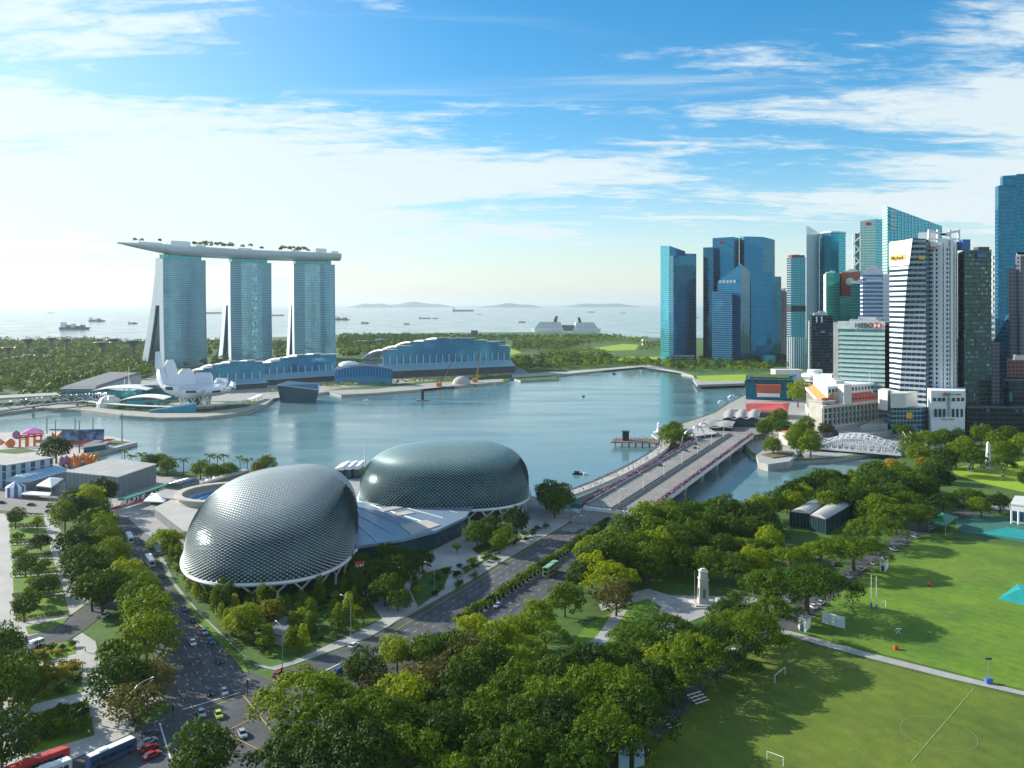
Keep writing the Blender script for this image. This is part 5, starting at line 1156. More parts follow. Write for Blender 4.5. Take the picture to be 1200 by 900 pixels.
# covered walk along the promenade
cv = smooth([G(95, 474.5), G(140, 479), G(190, 481.5), G(240, 480.5), G(285, 475), G(306, 467)], 8)
m = MB()
t = thing('covered_walkway', 'long white covered walkway curving along the museum promenade', 'walkway', cv[20])
ribbon(m, [Vector((p.x, p.y, 0)) for p in cv], 7, 4.4, 5.0); m.build('canopy', MT['white'], t)
m = MB()
for i in range(0, len(cv), 2): m.beam((cv[i].x, cv[i].y, 0), (cv[i].x, cv[i].y, 4.4), .5, .5)
m.build('post', MT['dsteel'], t)
# double-level bridge at the far left
t = thing('helix_bridge', 'curved tubular steel bridge with dark deck at the left edge', 'bridge', P(40, 880))
bp_ = smooth([Vector(P(-60, 800)[:])+Vector((0, 0, 5)), Vector(P(0, 855)[:])+Vector((0, 0, 6)), Vector(P(50, 905)[:])+Vector((0, 0, 6)), Vector(P(100, 940)[:])+Vector((0, 0, 5)), Vector(P(125, 950)[:])+Vector((0, 0, 2))], 8)
m = MB(); ribbon(m, bp_, 9, 4, 5.2); m.build('deck', MT['dconc'], t)
m = MB()
for ph in (0, math.pi/2, math.pi, 3*math.pi/2):
    pts = []
    for i, p in enumerate(bp_):
        d = (bp_[min(i+1, len(bp_)-1)]-bp_[max(i-1, 0)]).normalized(); nn = Vector((-d.y, d.x, 0)); a = i*.55+ph; pts.append(Vector((p.x, p.y, 8.2))+nn*5.2*math.cos(a)+Vector((0, 0, 5.0*math.sin(a))))
    m.tube(pts, .35, 5)
for i in range(0, len(bp_), 1):
    p = bp_[i]; d = (bp_[min(i+1, len(bp_)-1)]-bp_[max(i-1, 0)]).normalized(); nn = Vector((-d.y, d.x, 0)); m.tube([Vector((p.x, p.y, 8.2))+nn*5*math.cos(k*math.pi/6)+Vector((0, 0, 5*math.sin(k*math.pi/6))) for k in range(13)], .12, 4, False)
m.build('helix_tube', MT['steel'], t)
for i in (6, 14, 22): m = MB(); m.tube([(bp_[i].x, bp_[i].y, -5), (bp_[i].x+2, bp_[i].y, 4)], 1.4, 8); m.build('pier', MT['concrete'], t)
t = thing('road_viaduct', 'flat concrete road viaduct behind the tubular bridge at the left edge', 'bridge', P(20, 960)); m = MB(); m.prism([tuple(P(-90, 900)[:2]), tuple(P(70, 975)[:2]), tuple(P(66, 1000)[:2]), tuple(P(-95, 930)[:2])], 6, 8, True); m.build('deck', MT['concrete'], t)
for x, Y in ((-50, 930), (-10, 948), (30, 970)): m = MB(); m.box(*P(x, Y)[:2], -5, 3, 14, 11); m.build('pier', MT['concrete'], t)
# ---------------------------------------------------------------- trees
LM = dict(dark=leaf_mat('leaf_dark', (.015, .048, .004), (.075, .14, .004), .22), mid=leaf_mat('leaf_mid', (.032, .085, .003), (.145, .215, .003), .26),
          light=leaf_mat('leaf_light', (.085, .155, .002), (.25, .31, .003), .32), yellow=leaf_mat('leaf_yellow', (.16, .16, .01), (.36, .28, .02), .3), brown=leaf_mat('leaf_brown', (.055, .065, .012), (.13, .12, .02), .25))
def leaves(mb, rnd, c, r, n, size, flat=1.0, top=True):
    for _ in range(n):
        z = rnd.uniform(-.35 if top else -1, 1); a = rnd.uniform(0, 6.2832); q = math.sqrt(max(0, 1-z*z)); k = rnd.uniform(.72, 1.05)
        d = Vector((q*math.cos(a), q*math.sin(a), z)); p = Vector((c[0]+d.x*r*k, c[1]+d.y*r*k, c[2]+d.z*r*k*flat))
        nn = (d+Vector((rnd.uniform(-.55, .55), rnd.uniform(-.55, .55), rnd.uniform(-.35, .6)))).normalized(); u = nn.orthogonal().normalized(); v = nn.cross(u); s = size*rnd.uniform(.6, 1.25)
        t = rnd.uniform(0, 3); u, v = (u*math.cos(t)+v*math.sin(t))*s, (v*math.cos(t)-u*math.sin(t))*s*.7
        mb.face([p-u, p-v*.9, p+u, p+v])
def tree(kind, seed, lm, R=9.0, Ht=14.0, label='tree', n=1.0):
    rnd = random.Random(seed); names = dict(rain='rain_tree', round='broadleaf_tree', tall='garden_tree', palm='palm_tree', small='young_tree', bush='shrub')
    t = thing(names[kind], label, 'palm' if kind == 'palm' else ('shrub' if kind == 'bush' else 'tree'), (0, 0, 0)); cr = MB(); tr = MB(); cl = []
    if kind == 'rain':
        NC = int(46+R*2.5); lop = rnd.uniform(0, 6.28)
        for i in range(NC):
            a = i*2.399+rnd.uniform(-.4, .4); rr = R*math.sqrt((i+.5)/NC)*rnd.uniform(.78, 1.12)*(1+.16*math.cos(a-lop)+.1*math.cos(3*a+lop)); cl.append((rr*math.cos(a), rr*math.sin(a), Ht-1.8-Ht*.36*(rr/R)**2.2+rnd.uniform(-1.2, .8), R*rnd.uniform(.12, .22), .78))
    elif kind == 'round':
        lop = rnd.uniform(0, 6.28)
        for i in range(58):
            z = 1-1.7*(i+.5)/58; a = i*2.399; q = math.sqrt(max(0, 1-z*z)); k = rnd.uniform(.55, .95)*(1+.15*math.cos(a-lop))
            cl.append((R*q*k*math.cos(a), R*q*k*math.sin(a), Ht*.55+z*k*Ht*.44, R*rnd.uniform(.20, .34), .85))
    elif kind == 'tall':
        for i in range(18): a = i*2.4; z = (i+.5)/18; w = R*(1-z)**.6*.6; cl.append((w*math.cos(a), w*math.sin(a), Ht*(.22+.74*z), R*rnd.uniform(.34, .5), 1.1))
    elif kind == 'small':
        for i in range(12): a = i*2.4; w = R*rnd.uniform(.1, .7); cl.append((w*math.cos(a), w*math.sin(a), Ht*rnd.uniform(.55, .9), R*rnd.uniform(.3, .45), .8))
    elif kind == 'bush':
        for i in range(9): a = i*2.4; w = R*rnd.uniform(0, .7); cl.append((w*math.cos(a), w*math.sin(a), Ht*rnd.uniform(.3, .65), R*rnd.uniform(.35, .5), .8))
    if kind == 'palm':
        for i in range(15):
            a = i*2.4; el = rnd.uniform(-.2, 1.0); prev = None
            for s in range(5):
                x = s/4*R; z = Ht-.6+math.sin(el)*x-(x/R)**2*R*.55; w = .42*(1-s/5)+.1
                L_, R2 = (x*math.cos(a)-w*math.sin(a), x*math.sin(a)+w*math.cos(a), z-.15), (x*math.cos(a)+w*math.sin(a), x*math.sin(a)-w*math.cos(a), z-.15); M_ = (x*math.cos(a), x*math.sin(a), z+.1)
                if prev: cr.face([prev[0], L_, M_, prev[1]]); cr.face([prev[1], M_, R2, prev[2]])
                prev = (L_, M_, R2)
        tr.tube([(0, 0, 0), (.2, .1, Ht*.5), (0, 0, Ht-.5)], [.32, .22, .18], 6)
    else:
        ls = {'rain': .36, 'round': .36, 'tall': .32, 'small': .34, 'bush': .26}[kind]
        for (x, y, z, r, f) in cl:
            leaves(cr, rnd, (x, y, z), r, int(n*(r*r*f*7/(ls*ls))*.42)+8, ls, f, kind != 'tall')
        th = Ht*.40 if kind == 'rain' else Ht*.35
        r0 = max(.12, R*.055)
        tr.tube([(0, 0, -.2), (.1, .05, th*.5), (.15, 0, th)], [r0*1.3, r0, r0*.85], 7)
        step = max(1, len(cl)//9)
        for (x, y, z, r, f) in cl[::step]: tr.tube([(.15, 0, th*.92), (x*.45, y*.45, th+(z-th)*.55), (x*.9, y*.9, z-r*.3)], [r0*.55, r0*.3, r0*.12], 5)
    cr.build('crown', LM[lm], t); tr.build('trunk', MT['bark'], t)
    return Proto(t)
TP = dict(rainw=[tree('rain', 31, 'mid', 17, 15.5, n=.8), tree('rain', 32, 'mid', 16, 16, n=.8), tree('rain', 33, 'dark', 17, 15.5, n=.8)],
          rain=[tree('rain', 1, 'mid', 12, 16), tree('rain', 2, 'dark', 12, 15.5), tree('rain', 3, 'mid', 11, 16.5)],
          rainl=[tree('rain', 4, 'light', 11, 15)],
          round=[tree('round', 5, 'mid', 6.5, 13), tree('round', 6, 'mid', 7, 12.5)],
          roundd=[tree('round', 7, 'dark', 7, 13), tree('round', 8, 'dark', 6.5, 14)],
          roundl=[tree('round', 9, 'light', 6.5, 12.5), tree('round', 10, 'light', 6, 13.5)],
          roundy=[tree('round', 11, 'yellow', 5.5, 11)], brown=[tree('round', 12, 'brown', 6.5, 11, n=.6)],
          tall=[tree('tall', 13, 'mid', 3.6, 10.5), tree('tall', 14, 'light', 3.2, 9.5)], small=[tree('small', 15, 'mid', 3.2, 6), tree('small', 16, 'light', 3.0, 5.5)],
          palm=[tree('palm', 17, 'mid', 3.6, 9.5)], bush=[tree('bush', 18, 'mid', 2.0, 2.4), tree('bush', 19, 'dark', 2.1, 2.2)], bushy=[tree('bush', 20, 'yellow', 2.0, 2.2)])
HTS = dict(rainw=15.5, rain=16, rainl=15, round=13, roundd=13, roundl=13, roundy=11, brown=11, tall=10, small=6, palm=9.5, bush=2.4, bushy=2.2)
GROW = dict(rain=1.16, rainl=1.2, round=1.16, roundd=1.16, roundl=1.18, roundy=1.15, brown=1.15)
CT = dict(n=0); rt = random.Random(11); PLACED = []
def put_tree(kind, px, py, label, group=None, s=1.0, base=False, z=0.0):
    """px, py: where the middle of the crown (or the foot, base=True) stands in the photo"""
    h = HTS[kind]*s; p = G(px, py, z) if base else G(px, py, z+h*.68)
    return put_xy(kind, p.x, p.y, label, group, s, z)
def put_xy(kind, x, y, label, group=None, s=1.0, z=0.0):
    s *= GROW.get(kind, 1.0)
    pr = rt.choice(TP[kind]); s2 = s*rt.uniform(.93, 1.07); CT['n'] += 1; PLACED.append((x, y, HTS[kind]*s*.6))
    return pr.put((x, y, z+.05), rt.uniform(0, 6.28), (s2, s2, s2*rt.uniform(.94, 1.08)), label, group)
def inside(p, poly):
    x, y = p; c = False; n = len(poly)
    for i in range(n):
        (x1, y1), (x2, y2) = poly[i], poly[(i+1) % n]
        if (y1 > y) != (y2 > y) and x < (x2-x1)*(y-y1)/(y2-y1)+x1: c = not c
    return c
def scatter(poly, kinds, mind, label, group, smin=.8, smax=1.15, tries=900, cap=60):
    xs = [p[0] for p in poly]; ys = [p[1] for p in poly]; pts = []; k = 0
    for _ in range(tries):
        p = (rt.uniform(min(xs), max(xs)), rt.uniform(min(ys), max(ys)))
        _px, _py = 600+p[0]/p[1]*F, HY+(H-9)/p[1]*F
        if 905 < _px < 1012 and 590 < _py < 632: continue
        if inside(p, poly) and all(math.hypot(p[0]-q[0], p[1]-q[1]) > mind for q in pts) and all(math.hypot(p[0]-q[0], p[1]-q[1]) > mind*.5+q[2]*.25 for q in PLACED[-400:]):
            pts.append(p)
            kd = rt.choice(kinds); lb = label[kd] if isinstance(label, dict) else label
            put_xy(kd, p[0], p[1], lb, group+(' of '+kd if False else ''), rt.uniform(smin, smax))
            if len(pts) >= cap: break
    return pts
# avenue rows (crown centres as seen)
lab = 'bright rounded tree, %s from the far end of the row along the avenue'
for i, (x, y) in enumerate([(108, 586), (113, 597), (116, 608), (119, 620), (123, 633), (132, 648), (150, 667), (160, 686), (164, 704), (170, 722), (172, 744)]):
    put_tree('round' if i % 3 else 'roundl', x, y, lab % onth(i), 'avenue trees', 1.0+.12*(i > 7))
lab = 'darker park tree, %s from the far end of the row beside the memorial park'
for i, (x, y) in enumerate([(86, 583), (94, 597), (92, 626), (90, 640), (97, 655), (100, 672), (114, 668), (108, 688), (120, 690)]):
    put_tree('roundd', x, y, lab % onth(i), 'dark park row', 1.0)
put_tree('roundd', 122, 574, 'large dark round tree beside the grey flat-roofed hall', None, 1.15)
put_tree('roundl', 76, 604, 'pale yellow-green sparse tree at the top end of the park row', None, .95)
put_tree('roundd', 66, 524, 'lone dark round tree in front of the festival platform', None, 1.3)
put_tree('small', 131, 762, 'sparse light tree at the corner of slip road and park paving', None, 2.0)
put_tree('roundd', 143, 792, 'dark round tree left of the paved wedge by the avenue', None, 1.0)
put_tree('brown', 182, 790, 'reddish brown round tree right of the paved wedge', None, .85)
put_tree('brown', 156, 822, 'rusty brown round tree below the paved wedge near the stop line', None, .9)
put_tree('roundd', 240, 888, 'large dark round tree standing in front of the yellow box junction', None, .95)
for x, y, s, l in ((0, 756, 1.0, 'large dark tree at the left edge, above the slip road mouth'), (12, 782, .95, 'second large dark tree at the left edge, below the white van'), (2, 806, 1.05, 'lowest large dark tree at the left edge'), (-16, 782, 1.2, 'outermost large tree cut off by the left edge'), (2, 870, 1.0, 'shaded tree at the bottom left corner')): put_tree('roundd', x, y, l, None, s)
lab = 'small tree on the memorial lawns, %s from the far end'
for i, (x, y) in enumerate(sorted([(18, 607), (44, 611), (20, 628), (48, 632), (24, 648), (30, 662), (44, 668), (52, 660), (36, 680), (50, 684), (40, 700), (28, 712), (34, 694)], key=lambda q: q[1])): put_tree('small' if i % 3 else 'roundd', x, y, lab % onth(i), 'memorial lawn trees', 1.1 if i % 3 else .6)
scatter(gp([(26, 790), (88, 780), (94, 808), (27, 826)]), ['bush', 'bushy'], 3.2, {'bush': 'dark clipped shrub on the middle memorial lawn', 'bushy': 'yellowish shrub on the middle memorial lawn'}, 'shrubs on the middle memorial lawn', .9, 1.7, cap=18)
scatter(gp([(28, 845), (98, 828), (104, 858), (30, 880)]), ['bush'], 3.4, 'dark clipped shrub on the nearest memorial lawn', 'shrubs on the nearest memorial lawn', 1.0, 1.8, cap=14)
scatter(gp([(40, 768), (86, 756), (87, 765), (42, 778)]), ['bush', 'bushy'], 3, {'bush': 'dark shrub on the small lawn beside the slip road', 'bushy': 'yellowish shrub on the small lawn beside the slip road'}, 'shrubs beside the slip road', .9, 1.5, cap=7)
# waterfront palms left of the theatre
for i, (x, y) in enumerate([(146, 536), (154, 540), (166, 537), (215, 544), (246, 541), (255, 542), (262, 540), (281, 543), (290, 545), (174, 541)]): put_tree('palm', x, y-1, 'waterfront palm, %s along the quay counted from the left' % onth([0, 1, 2, 4, 5, 6, 7, 8, 9, 3][i]), 'waterfront palms', 1.15)
for x, y, l in ((178, 542, 'round tree among the palms behind the grey hall'), (196, 545, 'larger round tree with palms behind it on the quay'), (190, 538, 'tree crown beside the quay palms right of the grey hall'), (235, 549, 'leftmost round tree of the quay clump left of the theatre'), (248, 551, 'middle round tree of the quay clump left of the theatre'), (268, 549, 'right round tree of the quay clump left of the theatre'), (312, 543, 'dark round tree at the quay touching the left dome')): put_tree('round', x, y, l, None, .8)
put_tree('roundy', 303, 548, 'bright yellow tree on the quay just left of the left dome', None, .7)
# garden round the left dome
lb = {'tall': 'slim green garden tree in the bed between avenue and left dome', 'small': 'low leafy tree in the bed between avenue and left dome', 'round': 'rounded tree in the bed between avenue and left dome', 'bush': 'dark shrub in the bed between avenue and left dome'}
scatter(gp([(186, 628), (205, 632), (214, 660), (240, 690), (290, 702), (300, 712), (262, 735), (238, 712), (210, 684), (196, 655)]), ['tall', 'tall', 'small', 'bush'], 3.1, lb, 'garden trees left of the left dome', .6, 1.0, cap=60)
lb = {'tall': 'slim bright tree in the corner garden below the left dome', 'small': 'low leafy tree in the corner garden below the left dome', 'roundd': 'dark round tree in the corner garden below the left dome', 'bush': 'shrub in the corner garden below the left dome'}
scatter(gp([(262, 735), (300, 712), (400, 700), (440, 712), (425, 735), (350, 768), (320, 772), (290, 768)]), ['tall', 'small', 'small', 'bush', 'bush'], 3.3, lb, 'corner garden trees', .6, .95, cap=80)
put_tree('roundl', 290, 726, 'wide bright green tree at the avenue side of the corner garden', None, .8); put_tree('roundy', 318, 716, 'yellow tree at the front of the left dome', None, .8)
put_tree('roundl', 276, 729, 'low bright tree next to the wide bright one in the corner garden', None, .6)
put_tree('rainl', 196, 632, 'tall sparse pale tree standing at the avenue beside the left dome', None, .62); put_tree('roundy', 206, 650, 'small orange-yellow tree beside the left dome', None, .45)
lb = {'roundd': 'dark round tree on the shaded forecourt before the foyer', 'tall': 'slim tree on the shaded forecourt before the foyer', 'small': 'small tree on the shaded forecourt before the foyer'}
scatter(gp([(395, 690), (425, 672), (470, 668), (500, 680), (500, 700), (455, 728), (430, 715)]), ['roundd', 'tall', 'small'], 6.0, lb, 'forecourt trees', .6, .85, cap=20)
for x, y, k, s, l in ((462, 657, 'roundd', .75, 'dark tree by the foyer, left of the flagpole path'), (478, 660, 'round', .7, 'rounded tree directly before the foyer glazing'), (495, 655, 'roundd', .65, 'small dark tree by the foyer steps'), (560, 625, 'round', .8, 'leftmost tree of the clump before the right dome'), (575, 618, 'roundd', .8, 'darkest tree of the clump before the right dome'), (592, 625, 'roundl', .7, 'bright small tree of the clump before the right dome'), (605, 612, 'roundd', .9, 'tree close to the right end of the right dome'), (585, 636, 'roundl', .6, 'small light tree beside the curved lawn'), (640, 578, 'roundd', 1.0, 'left of two big dark trees at the bridge approach'), (655, 580, 'round', 1.1, 'right of two big trees at the bridge approach'), (650, 590, 'roundd', .9, 'lower dark tree under the two big ones at the bridge approach'), (535, 641, 'small', .8, 'tiny lone tree on the pale plaza right of the foyer')): put_tree(k, x, y, l, None, s)
scatter(gp([(500, 690), (530, 665), (565, 655), (625, 622), (640, 612), (650, 618), (600, 650), (540, 690), (510, 705)]), ['bush'], 4.0, 'low dark shrub in the kerbside planting of the theatre plaza', 'plaza shrubs', .9, 1.5, cap=26)
# hedge trees on the median
for i in range(44):
    p = E(-160+i*3.55, 17.2); put_xy('bush', p.x, p.y, 'clipped hedge bush in a black tub on the road median', 'median hedge bushes', 1.45)
# ---------------------------------------------------------------- the big park
def gk(lst, kind, lab, grp, s=1.0):
    for i, q in enumerate(sorted(lst)): put_tree(kind, q[0], q[1], lab % onth(i), grp, s*(q[2] if len(q) > 2 else 1))
gk([(356, 826, 1.05), (398, 832, .95), (382, 864, 1.1), (440, 850, 1.0), (356, 892, .95), (412, 892, 1.1), (468, 880, 1.0)], 'rain', 'broad dark rain tree at the crossing corner, %s from the left of its clump', 'corner rain trees', .92)
gk([(512, 862), (548, 838), (560, 880), (600, 848), (615, 884), (650, 862), (668, 895), (645, 828), (690, 838), (712, 868), (742, 842), (590, 815), (700, 806), (670, 795)], 'rain', 'dark rain tree of the near park wood, %s from the left', 'near park rain trees', .72)
for x, y, k, s, l in ((424, 786, 'roundd', .8, 'dark tree at the near kerb right of the corner rain trees'), (465, 762, 'roundl', .75, 'bright upright tree at the kerb facing the corner garden'), (446, 800, 'brown', .8, 'brownish tree behind the kerb trees at the crossing'), (492, 800, 'brown', 1.0, 'wide olive brown sparse tree in the near park'), (520, 786, 'brown', .8, 'second olive brown tree, behind the paved park corner'), (497, 762, 'round', .8, 'green kerb tree beside the queueing cars'), (528, 758, 'roundd', .8, 'dark kerb tree under the double-decker bus'), (548, 770, 'brown', .9, 'rust-tinged tree behind the kerb trees'), (556, 742, 'roundl', .75, 'bright kerb tree left of the double-decker bus'), (585, 752, 'roundl', .9, 'bright spreading tree inside the park near the bus'), (604, 735, 'roundl', .8, 'bright tree directly below the double-decker bus'), (632, 722, 'round', .75, 'green tree right below the bus'), (612, 765, 'rainl', .6, 'sparse light tree standing on the sunny lawn'), (640, 745, 'rainl', .55, 'second sparse light tree on the sunny lawn'), (575, 775, 'roundd', .9, 'dark tree on the left side of the sunny lawn'), (715, 674, 'rainl', .85, 'large yellow-green tree, the brightest in the park'), (722, 700, 'brown', .9, 'brownish bare-topped tree just below the brightest one'), (662, 700, 'round', .8, 'green tree in front of the brightest park tree'), (682, 672, 'roundd', .85, 'dark tree at the kerb left of the brightest tree')): put_tree(k, x, y, l, None, s)
gk([(700, 652), (716, 634), (735, 618), (756, 606), (778, 600), (800, 612), (768, 625), (745, 640), (790, 632), (812, 626), (720, 652), (758, 655)], 'round', 'green tree massed beside the bridge end, %s from the left of its clump', 'trees beside the bridge end', 1.12)
gk([(835, 596), (852, 600), (870, 602), (888, 605), (905, 590), (922, 582), (940, 572), (956, 568)], 'roundd', 'dark tree on the river bank, %s from the left, starting at the bridge', 'river bank trees', 1.0)
gk([(975, 560), (990, 572), (1004, 560), (1018, 572), (1022, 552), (1040, 560), (1060, 558), (1090, 548), (1110, 540), (1100, 560), (1080, 570), (1055, 578), (1030, 585), (1008, 586), (985, 574)], 'roundd', 'dark tree in the wood before the arch bridge, %s from the left', 'wood before the arch bridge', 1.05)
put_tree('roundy', 1046, 548, 'yellow-leaved tree before the arch bridge, the left one of two', None, .95); put_tree('roundy', 1082, 545, 'yellow-leaved tree before the arch bridge, the right one of two', None, .95)
gk([(1068, 520), (1088, 514), (1108, 512), (1128, 520), (1150, 508), (1168, 516), (1185, 508), (1196, 520), (1140, 535), (1180, 530), (1120, 532), (1076, 530)], 'round', 'bright tree on the far lawn edge behind the white obelisk, %s from the left', 'trees behind the obelisk', 1.1)
gk([(862, 662, .8), (888, 644, .75), (898, 690, .95), (960, 652, .8), (925, 656, .75), (870, 640, .7), (1050, 606, .85), (1035, 594, .8), (1078, 604, .8), (1105, 588, .75), (1135, 582, .7), (1065, 588, .75), (900, 622, .7)], 'rain', 'spreading rain tree near the drive behind the bright field, %s from the left', 'rain trees along the drive', .9)
gk([(815, 768, .95), (905, 722, .8), (790, 790, .9), (760, 800, .85), (782, 742, .75), (752, 760, .8), (725, 775, .8), (735, 748, .6), (735, 808, .9), (715, 790, .7), (858, 722, .8)], 'rainw' if False else 'rain', 'olive spreading tree lining the near playing field, %s from the left', 'trees lining the near field', .85)
gk([(806, 655), (828, 660), (842, 640), (858, 618), (880, 620), (895, 612), (812, 598)], 'roundd', 'dark tree on the shady lawn behind the stone monument, %s from the left', 'shady lawn trees', .85)
for x, y, k, s, l in ((946, 684, 'rainw', 1.05, 'widest rain tree, overhanging the drive left of the sight screen'), (1000, 642, 'rainw', .9, 'wide rain tree arching over parked cars behind the rugby posts'), (1028, 618, 'rainw', .8, 'wide flat-topped rain tree between glass pavilion and bright field'), (872, 738, 'rainw', .9, 'wide olive rain tree shading the corner of the near field'), (838, 752, 'rainw', .85, 'wide olive rain tree left of the one at the near field corner'), (886, 655, 'roundl', .9, 'bright tree left of the glass-roofed pavilion'), (905, 640, 'round', .8, 'green tree below and left of the glass-roofed pavilion'), (860, 702, 'small', 1.0, 'tiny bright tree right of the stone monument'), (1014, 598, 'round', .75, 'green tree right of the glass-roofed pavilion'), (1175, 545, 'rain', .7, 'spreading tree right of the obelisk'), (1204, 562, 'roundd', .8, 'dark tree at the right edge beside the sunny riverside lawn'), (1150, 592, 'round', .7, 'green tree behind the tennis courts'), (1172, 588, 'roundd', .7, 'dark tree behind the white clubhouse')): put_tree(k, x, y, l, None, s)
# trees on the opposite bank round the grand hotel
gk([(782, 508), (790, 502), (797, 510), (790, 512)], 'round', 'tree beside the glass restaurant pavilion, %s from the left', 'trees by the glass pavilion', .95)
gk([(935, 505), (943, 498), (950, 512), (938, 520), (950, 522), (930, 510), (918, 500), (905, 497), (895, 502), (912, 488)], 'round', 'tree on the bank left of the grand hotel, %s from the left', 'trees left of the grand hotel', 1.0)
put_tree('brown', 969, 502, 'dark reddish tree before the corner of the grand hotel', None, .95); put_tree('roundl', 935, 460, 'large pale round tree between red-roofed hall and grand hotel', None, 1.8)
put_tree('roundl', 906, 523, 'low bright tree on the rounded quay terrace', None, .9)
gk([(1055, 503), (1048, 498), (1062, 506), (1098, 512), (1110, 511), (1122, 510)], 'roundd', 'shaded tree on the far river bank, %s from the left', 'shaded far bank trees', .85)
lb = {'round': 'green tree filling the canopy of the middle park', 'roundd': 'dark tree filling the canopy of the middle park', 'roundl': 'light tree filling the canopy of the middle park'}
scatter(gp([(655, 700), (700, 648), (800, 618), (880, 614), (960, 590), (1040, 575), (1090, 585), (1050, 612), (900, 655), (865, 648), (800, 645), (750, 680), (690, 720)]), ['round', 'roundd', 'roundd', 'roundl'], 10, lb, 'middle park canopy', .8, 1.0, cap=40)
lb = {'round': 'green tree filling the canopy of the near park', 'roundd': 'dark tree filling the canopy of the near park', 'roundl': 'light tree filling the canopy of the near park'}
scatter(gp([(480, 835), (560, 790), (640, 800), (700, 800), (790, 790), (760, 860), (720, 905), (640, 960), (420, 960), (400, 900)]), ['round', 'roundd', 'roundd', 'roundl'], 10, lb, 'near park canopy', .8, 1.0, cap=40)
# ---------------------------------------------------------------- far woodland: one uncountable mass
rw = random.Random(5)
def wood(name, polys, dens, h0, h1, m_, leafs=26, size=2.2):
    mb = MB()
    for poly in polys:
        xs = [p[0] for p in poly]; ys = [p[1] for p in poly]; area = abs(sum(poly[i][0]*poly[(i+1) % len(poly)][1]-poly[(i+1) % len(poly)][0]*poly[i][1] for i in range(len(poly))))/2
        for _ in range(int(area*dens)):
            for _t in range(20):
                p = (rw.uniform(min(xs), max(xs)), rw.uniform(min(ys), max(ys)))
                if inside(p, poly): break
            h = rw.uniform(h0, h1); r = h*rw.uniform(.36, .55)
            for _c in range(3): leaves(mb, rw, (p[0]+rw.uniform(-r, r)*.5, p[1]+rw.uniform(-r, r)*.5, h*rw.uniform(.45, .7)), r*.75, leafs//3, size, .85)
    o = mb.build(name, m_, None); tag(o, None, None, None, 'stuff'); return o
_gw = [gp([(-40, 450), (0, 456), (60, 460), (75, 452), (130, 448), (175, 444), (180, 405), (100, 401), (0, 403), (-60, 406)])]
wood('far_woodland', _gw, .0024, 9, 17, LM['mid'])
wood('far_woodland', _gw, .0014, 14, 25, LM['dark'])
wood('far_woodland', _gw, .0008, 8, 14, LM['light'])
wood('far_woodland', [gp([(238, 432), (272, 432), (262, 402), (240, 402)]), gp([(315, 425), (342, 425), (340, 402), (318, 402)]), gp([(395, 420), (445, 422), (520, 398), (470, 397), (395, 400)]), gp([(395, 402), (700, 400), (730, 396), (400, 394)])], .0022, 9, 18, LM['mid'])
wood('far_woodland', [gp([(598, 432), (650, 436), (720, 428), (716, 419), (660, 418), (600, 424)]), gp([(600, 412), (665, 412), (690, 404), (600, 402)]), gp([(700, 401), (775, 402), (775, 412), (750, 412), (752, 402)]), gp([(610, 409), (640, 404), (700, 402), (700, 399), (610, 399)]), gp([(730, 432), (775, 432), (800, 436), (870, 438), (905, 436), (900, 425), (860, 423), (800, 424), (778, 426), (740, 427)])], .0032, 8, 15, LM['mid'], 26, 1.7)
wood('far_woodland', [gp([(598, 432), (650, 436), (720, 428), (716, 419), (660, 418), (600, 424)]), gp([(730, 432), (775, 432), (800, 436), (870, 438), (905, 436), (900, 425), (860, 423), (800, 424), (778, 426), (740, 427)]), gp([(600, 412), (665, 412), (690, 404), (600, 402)])], .0025, 10, 19, LM['dark'], 26, 1.7)
wood('far_woodland', [gp([(598, 437), (650, 435), (700, 432), (752, 427), (800, 436), (812, 434), (760, 422), (700, 424), (600, 428)]), gp([(640, 424), (720, 420), (700, 412), (640, 414)]), gp([(600, 402), (760, 402), (760, 398), (600, 398)]), gp([(400, 418), (450, 420), (470, 410), (400, 408)])], .0035, 8, 15, LM['mid'], 26, 1.6)
wood('far_woodland', [gp([(-20, 466), (60, 466), (70, 462), (150, 450), (180, 441), (170, 438), (60, 448), (-20, 452)])], .005, 8, 16, LM['mid'])
wood('far_woodland', [gp([(880, 432), (940, 432), (945, 420), (880, 420)])], .002, 9, 15, LM['dark'])
wood('shoreline_planting', [gp([(380, 455), (500, 449), (590, 443), (595, 441), (500, 446), (380, 451)]), gp([(310, 462), (340, 459), (340, 456), (310, 460)]), gp([(100, 473), (145, 479), (190, 481), (190, 477), (100, 470)]), gp([(60, 472), (92, 472), (92, 464), (60, 464)])], .010, 4, 7, LM['light'], 21, 1.1)
wood('undergrowth', [gp([(360, 800), (520, 765), (560, 780), (500, 900), (400, 900)]), gp([(1060, 560), (1100, 560), (1080, 600), (1040, 600)]), gp([(215, 660), (250, 692), (330, 700), (420, 680), (430, 715), (340, 762), (300, 768), (262, 735), (200, 662), (190, 635), (205, 630)])], .05, 1.2, 3.0, LM['dark'], 15, .5)
